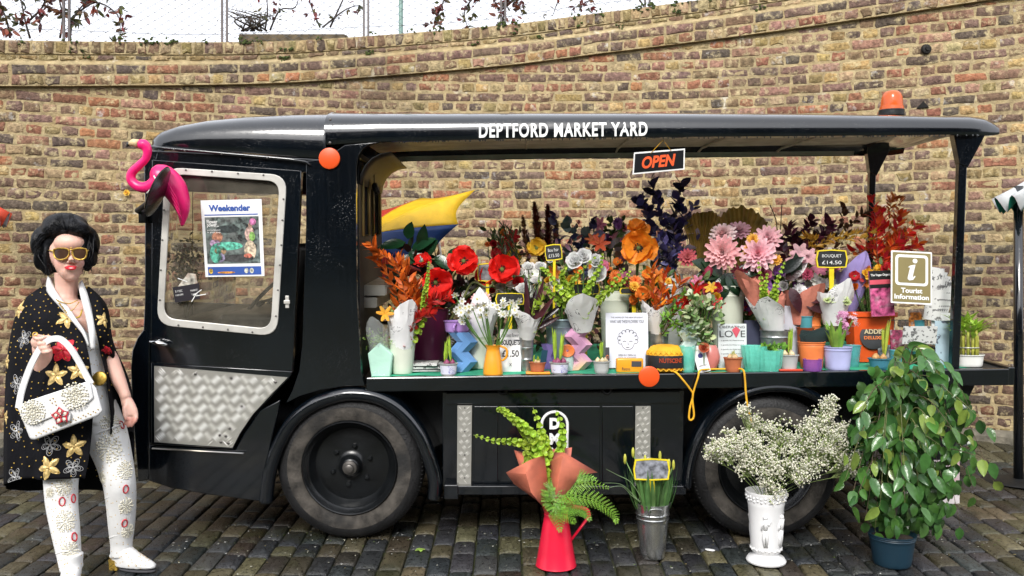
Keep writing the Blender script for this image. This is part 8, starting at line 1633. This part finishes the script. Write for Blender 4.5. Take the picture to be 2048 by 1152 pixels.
for (px, py) in ((251, 978), (249, 1046), (124, 1003), (148, 1074), (146, 997), (243, 850)):
    d = ray(px, py); h_ = bvh_suit.ray_cast(CAM, d.normalized())
    if h_[0] is not None:
        n_ = h_[1] if h_[1].dot(CAM-h_[0]) > 0 else -h_[1]; s_, _, u_ = basis(n_); mb = MB(); mb.tube([h_[0]+n_*.003+s_*(5*K*math.cos(t))+u_*(8*K*math.sin(t)) for t in np.linspace(0, 6.28, 13)[:-1]], .003, 5, closed=True); mb.build('red_gem', redm, so)
st = MB(); ns = 0
for k in range(420):
    px, py = rq.choice([(rq.uniform(92, 160), rq.uniform(955, 1150)), (rq.uniform(176, 275), rq.uniform(830, 1130)), (rq.uniform(150, 210), rq.uniform(640, 800))]); h_ = bvh_suit.ray_cast(CAM, ray(px, py).normalized())
    if h_[0] is None: continue
    st.ellip(h_[0], .0028, 5, 4, col=(1, 1, 1))
st.build('studs', gm, so, kind='stuff')
# belt
mb = MB()
for k, (py, dxx) in enumerate(((748, 0), (757, 1), (766, 2))): mb.tube(ring(160+dxx*2, py, -.035, 54-dxx, 53, 40), .006, 6, closed=True)
mb.build('belt', bead, so); mb = MB(); mb.lathe([(0, .005), (.026, .005), (.032, .003), (.033, 0)], 20, pp(199, 757, -.135), Matrix.Rotation(rad(80), 3, 'X')); mb.build('belt_buckle', gm, so)
# ---------- ankle boots
def boot(ank, toe_dir, scale, name='boot'):
    c = Vector(ank); f = Vector(toe_dir).normalized(); s_ = Vector((-f.y, f.x, 0)); z0 = zg(c.y)+.002; mb = MB()
    def rg_(u, z, rx, ry): return [Vector((c.x, c.y, 0))+f*(u+rx*math.cos(t))+s_*(ry*math.sin(t))+Vector((0, 0, z0+z)) for t in np.linspace(0, 2*math.pi, 21)[:-1]]
    mb.loft([rg_(-.005, .155, .050, .046), rg_(-.004, .12, .047, .044), rg_(0.0, .09, .050, .043)], closed=True, cap=True)
    mb.loft([rg_(.002, .10, .050, .041), rg_(.018, .080, .068, .041), rg_(.040, .060, .090, .041), rg_(.060, .042, .112, .041), rg_(.066, .026, .120, .040), rg_(.066, .016, .118, .038)], closed=True, cap=True)
    P = [(-.045, .052, .030, .032), (.0, .05, .045, .037), (.06, .036, .055, .039), (.11, .022, .055, .040), (.15, .016, .040, .034), (.178, .013, .020, .020)]
    mb.tube([Vector((c.x, c.y, z0))+f*u+Vector((0, 0, h_+.012)) for u, h_, _, _ in P], [r_ for *_, r_ in P], 14, flat=.55)
    r_ = remesh(mb, .005, 4); o = r_.build(name, m_suit, per); bv = BVHTree.FromPolygons([tuple(v) for v in r_.v], r_.f)
    hb = MB(); hb.loft([[Vector((c.x, c.y, 0))+f*(-.028+a*.028*k)+s_*(b_*.030*k)+Vector((0, 0, z0+z)) for a, b_ in ((-1, -.6), (-.6, -1), (1, -1), (1, 1), (-.6, 1), (-1, .6))] for z, k in ((-.002, .95), (.045, 1.05))], closed=True, cap=True); hb.build('heel', M('gold_glitter', (.55, .36, .06), rough=.35, metal=.7, var=.6, vscale=180, bump=.8, bscale=250), o, smooth=False)
    so_ = MB(); so_.loft([[Vector((c.x, c.y, 0))+f*(.085+.100*math.cos(t))+s_*(.036*math.sin(t))+Vector((0, 0, z0+z)) for t in np.linspace(0, 2*math.pi, 21)[:-1]] for z in (0, .008)], closed=True, cap=True); so_.build('sole', m_ink, o)
    dd = MB()
    for k in range(90):
        q_ = Vector((c.x, c.y, z0))+f*rq.uniform(-.05, .18)+s_*rq.uniform(-.06, .06)+Vector((0, 0, rq.uniform(.02, .15))); h_ = bv.find_nearest(q_)
        if h_[0] is not None: dd.ellip(h_[0], .0025, 5, 4)
    dd.build('studs', gm, o, kind='stuff'); return o
boot(Vector((pp(243, 1112, .0).x, foot_r.y, 0)), (1, -.25, 0), 1); boot(Vector((pp(144, 1140, -.215).x, YP-.215, 0)), (.35, -1, 0), 1)
# ---------- cape
lev = [  # py, left opening x, left outer x, right outer x, right opening x, front depth, back depth
    (574, 96, 84, 178, 170, .01, .085), (584, 100, 68, 190, 174, -.01, .10), (598, 110, 50, 204, 180, -.055, .12), (615, 122, 38, 214, 184, -.085, .14), (640, 146, 29, 219, 187, -.115, .15), (670, 164, 22, 222, 194, -.125, .15), (700, 174, 17, 230, 200, -.165, .15), (740, 181, 13, 248, 210, -.175, .15), (780, 184, 11, 260, 216, -.185, .15), (830, 184, 9, 264, 222, -.195, .15), (880, 180, 8, 264, 222, -.205, .15), (925, 174, 8, 264, 222, -.215, .15), (958, 167, 8, 264, 222, -.222, .15)]
def cape_row(py, xi, xo, xro, xri, fd, bd, drop=0.0):
    cxm = (xo+xro)/2; k_ = max(0, min(1, (py-685)/35)); f2 = lerp(fd, .05, k_)
    base = [(xi, fd, 0), (lerp(xi, xo, .28), fd-.012, 0), (lerp(xi, xo, .55), fd-.004, 0), (lerp(xi, xo, .78), fd*.78, 0), (lerp(xi, xo, .93), fd*.42, .3), (xo, fd*.05+.01, .6), (xo+6, lerp(.0, bd, .55), .9), (lerp(xo, cxm, .4), bd, 1), (cxm, bd+.02, 1), (lerp(xro, cxm, .4), bd, 1), (xro-4, lerp(.0, bd, .6), .8), (xro, .03+.04*k_, .5), (lerp(xri, xro, .75), f2*.62, .2), (lerp(xri, xro, .4), f2*.85, 0), (xri, lerp(f2, -.09, k_), 0)]
    return [pp(a, min(py, 852+i_) if i_ > 10 else py+drop*e, d) for i_, (a, d, e) in enumerate(base)]
rows = []
for i, l_ in enumerate(lev):
    r_ = cape_row(*l_, drop=22*max(0, (l_[0]-800)/158)); r2 = spline(r_, 4); f_ = max(0, (l_[0]-640)/318)
    rows.append([p+Vector((0, (.014*math.sin(j*.62+.6)+.007*math.sin(j*1.5))*f_, 0)) for j, p in enumerate(r2)])
rows3 = []                                               # smooth vertically
for j in range(len(rows[0])): rows3.append(spline([r_[j] for r_ in rows], 4))
cape = MB(); cape.loft([list(c) for c in zip(*rows3)], closed=False); m_cape = M('black_velvet', (.0045, .0045, .0065), rough=.8, var=.3, vscale=8, bump=.25, bscale=25, spec=.12)
co = cape.build('cape', m_cape, per, solid=.004); bvh_c = BVHTree.FromPolygons([tuple(v) for v in cape.v], cape.f)
mb = MB(); n_ = len(rows3[0]); mb.tube([rows3[0][i] for i in range(4, n_)], .0022, 5); mb.build('edge_piping', m_cape, co)
def surf(px, py, bvh=None):
    h_ = (bvh or bvh_c).ray_cast(CAM, ray(px, py).normalized())
    if h_[0] is None: return None
    n_ = h_[1] if h_[1].dot(CAM-h_[0]) > 0 else -h_[1]; return h_[0], n_
gpet = M('gold_satin', (.66, .48, .19), rough=.38, metal=.35, var=.3, vscale=90, bump=.2); rpet = M('red_satin', (.62, .012, .03), rough=.45, var=.35, vscale=90)
def snap(q_, n_, off): h_ = bvh_c.find_nearest(q_); return h_[0]+n_*off
def embroid(px, py, r_, kind, rot):
    h_ = surf(px, py)
    if h_ is None: return
    p, n_ = h_; s_, _, u_ = basis(n_); mb = MB(); rr_ = r_*K; np_ = 6 if kind == 'red' else 5
    for j in range(np_):
        a = rot+6.283*j/np_; d = s_*math.cos(a)+u_*math.sin(a); t_ = -s_*math.sin(a)+u_*math.cos(a)
        if kind == 'silver':
            for sc_ in (1.0, .72, .42):
                mb.tube([snap(p+d*rr_*(.10+sc_*(.45+.45*math.cos(t)))+t_*(rr_*.26*sc_*math.sin(t)), n_, .004) for t in np.linspace(0, 6.28, 13)[:-1]], .0011, 4, closed=True)
        else:
            vs = []; wv = .24 if kind == 'gold' else .30; rowsn = []
            for i in range(5):
                t = i/4; ww = rr_*wv*math.sin(math.pi*(.10+.86*t)**(.85 if kind == 'gold' else 1.2))**.8; c = p+d*rr_*(.08+.92*t); rowsn.append([snap(c+t_*ww*k, n_, .003+.006*(1-abs(k))*math.sin(math.pi*min(1, .15+t))) for k in (-1, -.5, 0, .5, 1)])
            mb.loft(rowsn, closed=False)
            mb.tube([rowsn[i][0] for i in range(5)]+[rowsn[i][4] for i in (4, 3, 2, 1, 0)], .0016, 4)
    mb.ellip(p+n_*.006, rr_*.12, 7, 5); mb.build('embroidered_flower', dict(gold=gpet, silver=sil, red=rpet)[kind], co)
for (px, py, r_, kd) in ((40, 619, 20, 'gold'), (134, 638, 21, 'gold'), (207, 640, 17, 'gold'), (112, 751, 22, 'gold'), (157, 741, 20, 'gold'), (97, 935, 23, 'gold'), (148, 893, 22, 'gold'), (16, 724, 15, 'gold'), (14, 835, 14, 'gold'), (127, 700, 26, 'red'), (50, 678, 19, 'silver'), (36, 768, 20, 'silver'), (101, 890, 20, 'silver'), (146, 935, 18, 'silver'), (33, 955, 20, 'silver'), (36, 862, 20, 'silver'), (215, 700, 12, 'red')): embroid(px, py, r_, kd, rq.uniform(0, 6))
st = MB()
pts_ = []
for k in range(900):
    px = rq.uniform(10, 222); py = rq.choice([rq.uniform(575, 720), rq.uniform(575, 960)])
    if any((px-a)**2+(py-b_)**2 < 81 for a, b_ in pts_): continue
    h_ = surf(px, py)
    if h_ is None: continue
    pts_.append((px, py)); st.ellip(h_[0]+h_[1]*.003, .0036, 6, 4)
st.build('gold_studs', gm, co, kind='stuff')
# ---------- sunglasses
sg = MB(); ln = MB()
def avi(cx_, w_, k=1.0):
    sg_ = -1 if cx_ < 141 else 1; P = []
    for a, b_ in ((1.0, -.72), (.55, -.86), (0, -.90), (-.55, -.82), (-.92, -.55), (-.98, -.1), (-.86, .4), (-.55, .82), (-.05, 1.05), (.5, 1.02), (.88, .72), (1.06, .2), (1.08, -.35)): x_ = cx_+sg_*a*w_*k; P.append(pp(x_, 507+b_*11.6*k, -.122+.020*((x_-141)/36)**2))
    return spline(P+[P[0]], 3)[:-1]
for cx_, w_ in ((124, 15), (158.5, 14)):
    P = avi(cx_, w_)
    sg.tube(P, .0040, 7, closed=True); ce = sum(P, Vector())/len(P)+Vector((0, -.004, 0)); ln.add(P+[ce], [(i, (i+1) % len(P), len(P)) for i in range(len(P))])
sg.tube([pp(139, 501, -.127), pp(142, 499, -.130), pp(145, 501, -.127)], .003, 6); sg.tube([pp(139, 496, -.126), pp(145, 496, -.126)], .0025, 6)
sg.tube([pp(106, 502, -.104), pp(99, 501, -.07), pp(95, 500, .0)], .003, 6); sg.tube([pp(174, 502, -.104), pp(177, 501, -.06), pp(178, 500, .0)], .003, 6)
so2 = sg.build('sunglasses_frame', gm, per); ln.build('lens', M('brown_lens', (.040, .020, .013), rough=.16, spec=.35, var=.3, tint=(.11, .06, .035)), so2)
for cx_, w_ in ((124, 15), (158.5, 14)):
    mb = MB()
    for p in avi(cx_, w_, 1.04): mb.ellip(p+Vector((0, -.004, 0)), .0024, 5, 4)
    mb.build('rhinestones', gm, so2, kind='stuff')
# ---------- black swept-back wig
m_hair = M('black_hair', (.0035, .0038, .0055), rough=.42, var=.5, vscale=40, spec=.22, bump=.3, bscale=120)
hb = MB()
def he(px, py, dy, rx, ry, rz, rot=0): hb.ellip(pp(px, py, dy), (rx*K, ry*K, rz*K), 18, 12, Matrix.Rotation(rad(rot), 3, 'Y') if rot else None)
he(130, 480, .060, 55, 52, 46); he(131, 452, .01, 42, 44, 27); he(88, 508, .015, 13, 28, 34, 14); he(178, 503, .015, 10, 26, 32, -14); he(112, 456, -.035, 26, 26, 18, -18); he(152, 455, -.035, 27, 26, 17, 18)
he(85, 484, .035, 16, 34, 34, 8); he(180, 482, .035, 13, 32, 31, -8); he(101, 512, -.014, 8, 22, 38); he(172, 507, -.014, 7, 20, 34); he(96, 522, .03, 11, 26, 30); he(174, 516, .03, 9, 24, 28); he(130, 520, .09, 32, 28, 34)
hm = remesh(hb, .006, 9); hair = hm.build('hair', m_hair, per); bvh_h = BVHTree.FromPolygons([tuple(v) for v in hm.v], hm.f)
lk = MB()
def lock(pts, r0, r1=.0006): P = spline(pts, 4); k = len(P); lk.tube(P, [max(r1, r0*math.sin(math.pi*(.2+.80*i/(k-1)))) for i in range(k)], 5, flat=.55)
for k in range(430):                                        # locks combed from the front hairline up, out and back
    sgn = rq.choice([-1, 1]); u_ = rq.random(); x0 = 137+sgn*rq.uniform(0, 34); y0 = 466+abs(x0-137)*.22+rq.uniform(-5, 3)
    xs_ = 131+sgn*lerp(6, 66, u_); ys_ = lerp(430, 512, u_**1.15)+rq.uniform(-7, 7); path = []; lift = rq.uniform(.001, .006)
    for i, t in enumerate(np.linspace(0, 1, 7)):
        px = lerp(x0, xs_, t**.75); py = lerp(y0, ys_, t)-(20*u_)*math.sin(math.pi*t); dy = lerp(-.085, .12, t); h_ = bvh_h.ray_cast(CAM, ray(px, py).normalized()); h_ = h_ if h_[0] is not None else bvh_h.find_nearest(pp(px, py, .05)); path.append(h_[0]+h_[1].normalized()*(lift+(.010*rq.random() if i == 6 else 0)))
    lock(path, rq.uniform(.0018, .0050))
for k in range(110):                                         # side locks falling to the jaw with pointed ends
    if rq.random() < .58: x0, x1, x2 = rq.uniform(70, 98), rq.uniform(76, 104), rq.uniform(90, 113); y2 = rq.uniform(515, 560)
    else: x0, x1, x2 = rq.uniform(172, 192), rq.uniform(171, 187), rq.uniform(166, 183); y2 = rq.uniform(510, 552)
    dy = rq.uniform(-.045, .06); lock([pp(x0, rq.uniform(462, 490), dy+.02), pp(x1, 505, dy), pp((x1+x2)/2, 526, dy-.005), pp(x2+rq.uniform(-3, 3), y2, dy-.012)], rq.uniform(.0018, .005))
for k in range(130): a = rq.choice([rq.uniform(-1.75, 1.75), rq.uniform(-1.75, -.9), rq.uniform(.9, 1.75)]); lock([pp(131+40*math.sin(a), 482-36*math.cos(a), .01), pp(131+54*math.sin(a), 480-45*math.cos(a), .04), pp(131+rq.uniform(60, 70)*math.sin(a+.1), 484-rq.uniform(48, 56)*math.cos(a+.12)+rq.uniform(-3, 8), .06)], rq.uniform(.0015, .004))
lk.build('hair_locks', m_hair, hair, kind='stuff')
# ---------- handbag held in the right hand
DB = -.315; bg0 = pp(122, 878, DB); o = thing('handbag', 'white beaded handbag with red flower brooch hanging from the hand of the person', 'handbag', bg0); m_bag = M('white_leather', (.74, .74, .74), rough=.42, var=.04, bump=.15, bscale=50)
def bag_poly(pts, d0, d1, name, mat, bevel, parent=o): 
    mb = MB(); n_ = len(pts); mb.add([pp(a, b_, d0) for a, b_ in pts]+[pp(a, b_, d1) for a, b_ in pts], [tuple(range(n_)), tuple(range(2*n_-1, n_-1, -1))]+[(i, i+n_, (i+1) % n_+n_, (i+1) % n_) for i in range(n_)]); return mb.build(name, mat, parent, smooth=True, bevel=bevel, bseg=4, auto=40)
body = bag_poly([(35, 815), (60, 803), (180, 763), (192, 775), (206, 822), (196, 832), (70, 880), (60, 878)], DB, DB+.085, 'body', m_bag, .016)
flap = bag_poly([(36, 812), (62, 800), (180, 761), (187, 796), (176, 806), (66, 850), (52, 846)], DB-.010, DB+.002, 'flap', m_bag, .006)
bag_poly([(84, 796), (112, 786), (142, 828), (140, 842), (114, 850)], DB-.016, DB-.006, 'tab', m_bag, .005)
pl_ = BVHTree.FromPolygons([tuple(pp(a, b_, DB-.0105)) for a, b_ in ((0, 700), (260, 700), (260, 950), (0, 950))], [(0, 1, 2, 3)])
for (px, py, r_) in ((66, 824, 22), (150, 792, 24)): rosette(px, py, r_, bead, pl_, o, n1=20); rosette(px, py, r_*.6, bead, pl_, o, n1=14)
mb = MB(); c = pp(121, 832, DB-.022)
for j in range(5): a = .5+6.283*j/5; e = c+Vector((math.cos(a), 0, math.sin(a)))*.038; m_ = c.lerp(e, .55); sd_ = Vector((-math.sin(a), 0, math.cos(a))); mb.tube([c, m_+sd_*.014, e, m_-sd_*.014], .0038, 6, closed=True)
mb.build('brooch', redm, o); mb = MB()
for j in range(5): a = .5+6.283*j/5; mb.ellip(c+Vector((math.cos(a)*.021, .002, math.sin(a)*.021)), (.008, .003, .008), 8, 6)
mb.build('brooch_stones', bead, o)
mb = MB()
for i in range(26): t = i/25; mb.ellip(pp(lerp(72, 196, t), lerp(874, 826, t)-3-(i % 2)*4, DB-.003), .0028, 5, 4)
for (a, b_) in ((100, 800), (104, 806), (110, 803), (106, 797), (112, 810)): mb.ellip(pp(a, b_, DB-.018), .003, 5, 4)
mb.build('studs', gm, o, kind='stuff')
mb = MB(); P = spline([pp(a, b_, d) for a, b_, d in ((37, 816, DB+.04), (44, 780, DB+.04), (60, 735, DB+.03), (78, 700, DB+.025), (92, 684, DB+.022), (108, 677, DB+.02), (124, 680, DB+.02), (142, 698, DB+.02), (160, 727, DB+.03), (176, 757, DB+.04), (183, 768, DB+.04))], 6)
mb.loft([[p+Vector((0, -.004, 0))+n_*.013, p+Vector((0, -.004, 0))-n_*.013, p+Vector((0, .004, 0))-n_*.013, p+Vector((0, .004, 0))+n_*.013] for p, n_ in [(P[i], ((P[min(i+1, len(P)-1)]-P[max(i-1, 0)]).cross(Vector((0, 1, 0)))).normalized()) for i in range(len(P))]], closed=True, cap=True); mb.build('strap', m_bag, o, auto=40)
for (a, b_) in ((37, 816), (183, 768)): mb = MB(); mb.tube([pp(a, b_, DB+.04)+Vector((.012*math.cos(t), 0, .012*math.sin(t))) for t in np.linspace(0, 6.28, 13)[:-1]], .0025, 6, closed=True); mb.build('strap_ring', gm, o)
mb = MB(); mb.tube([pp(70, 668, -.287)+Vector((.010*math.cos(t), .004*math.sin(t), .007*math.sin(t))) for t in np.linspace(0, 6.28, 13)[:-1]], .0028, 6, closed=True); mb.build('finger_ring', gm, per)
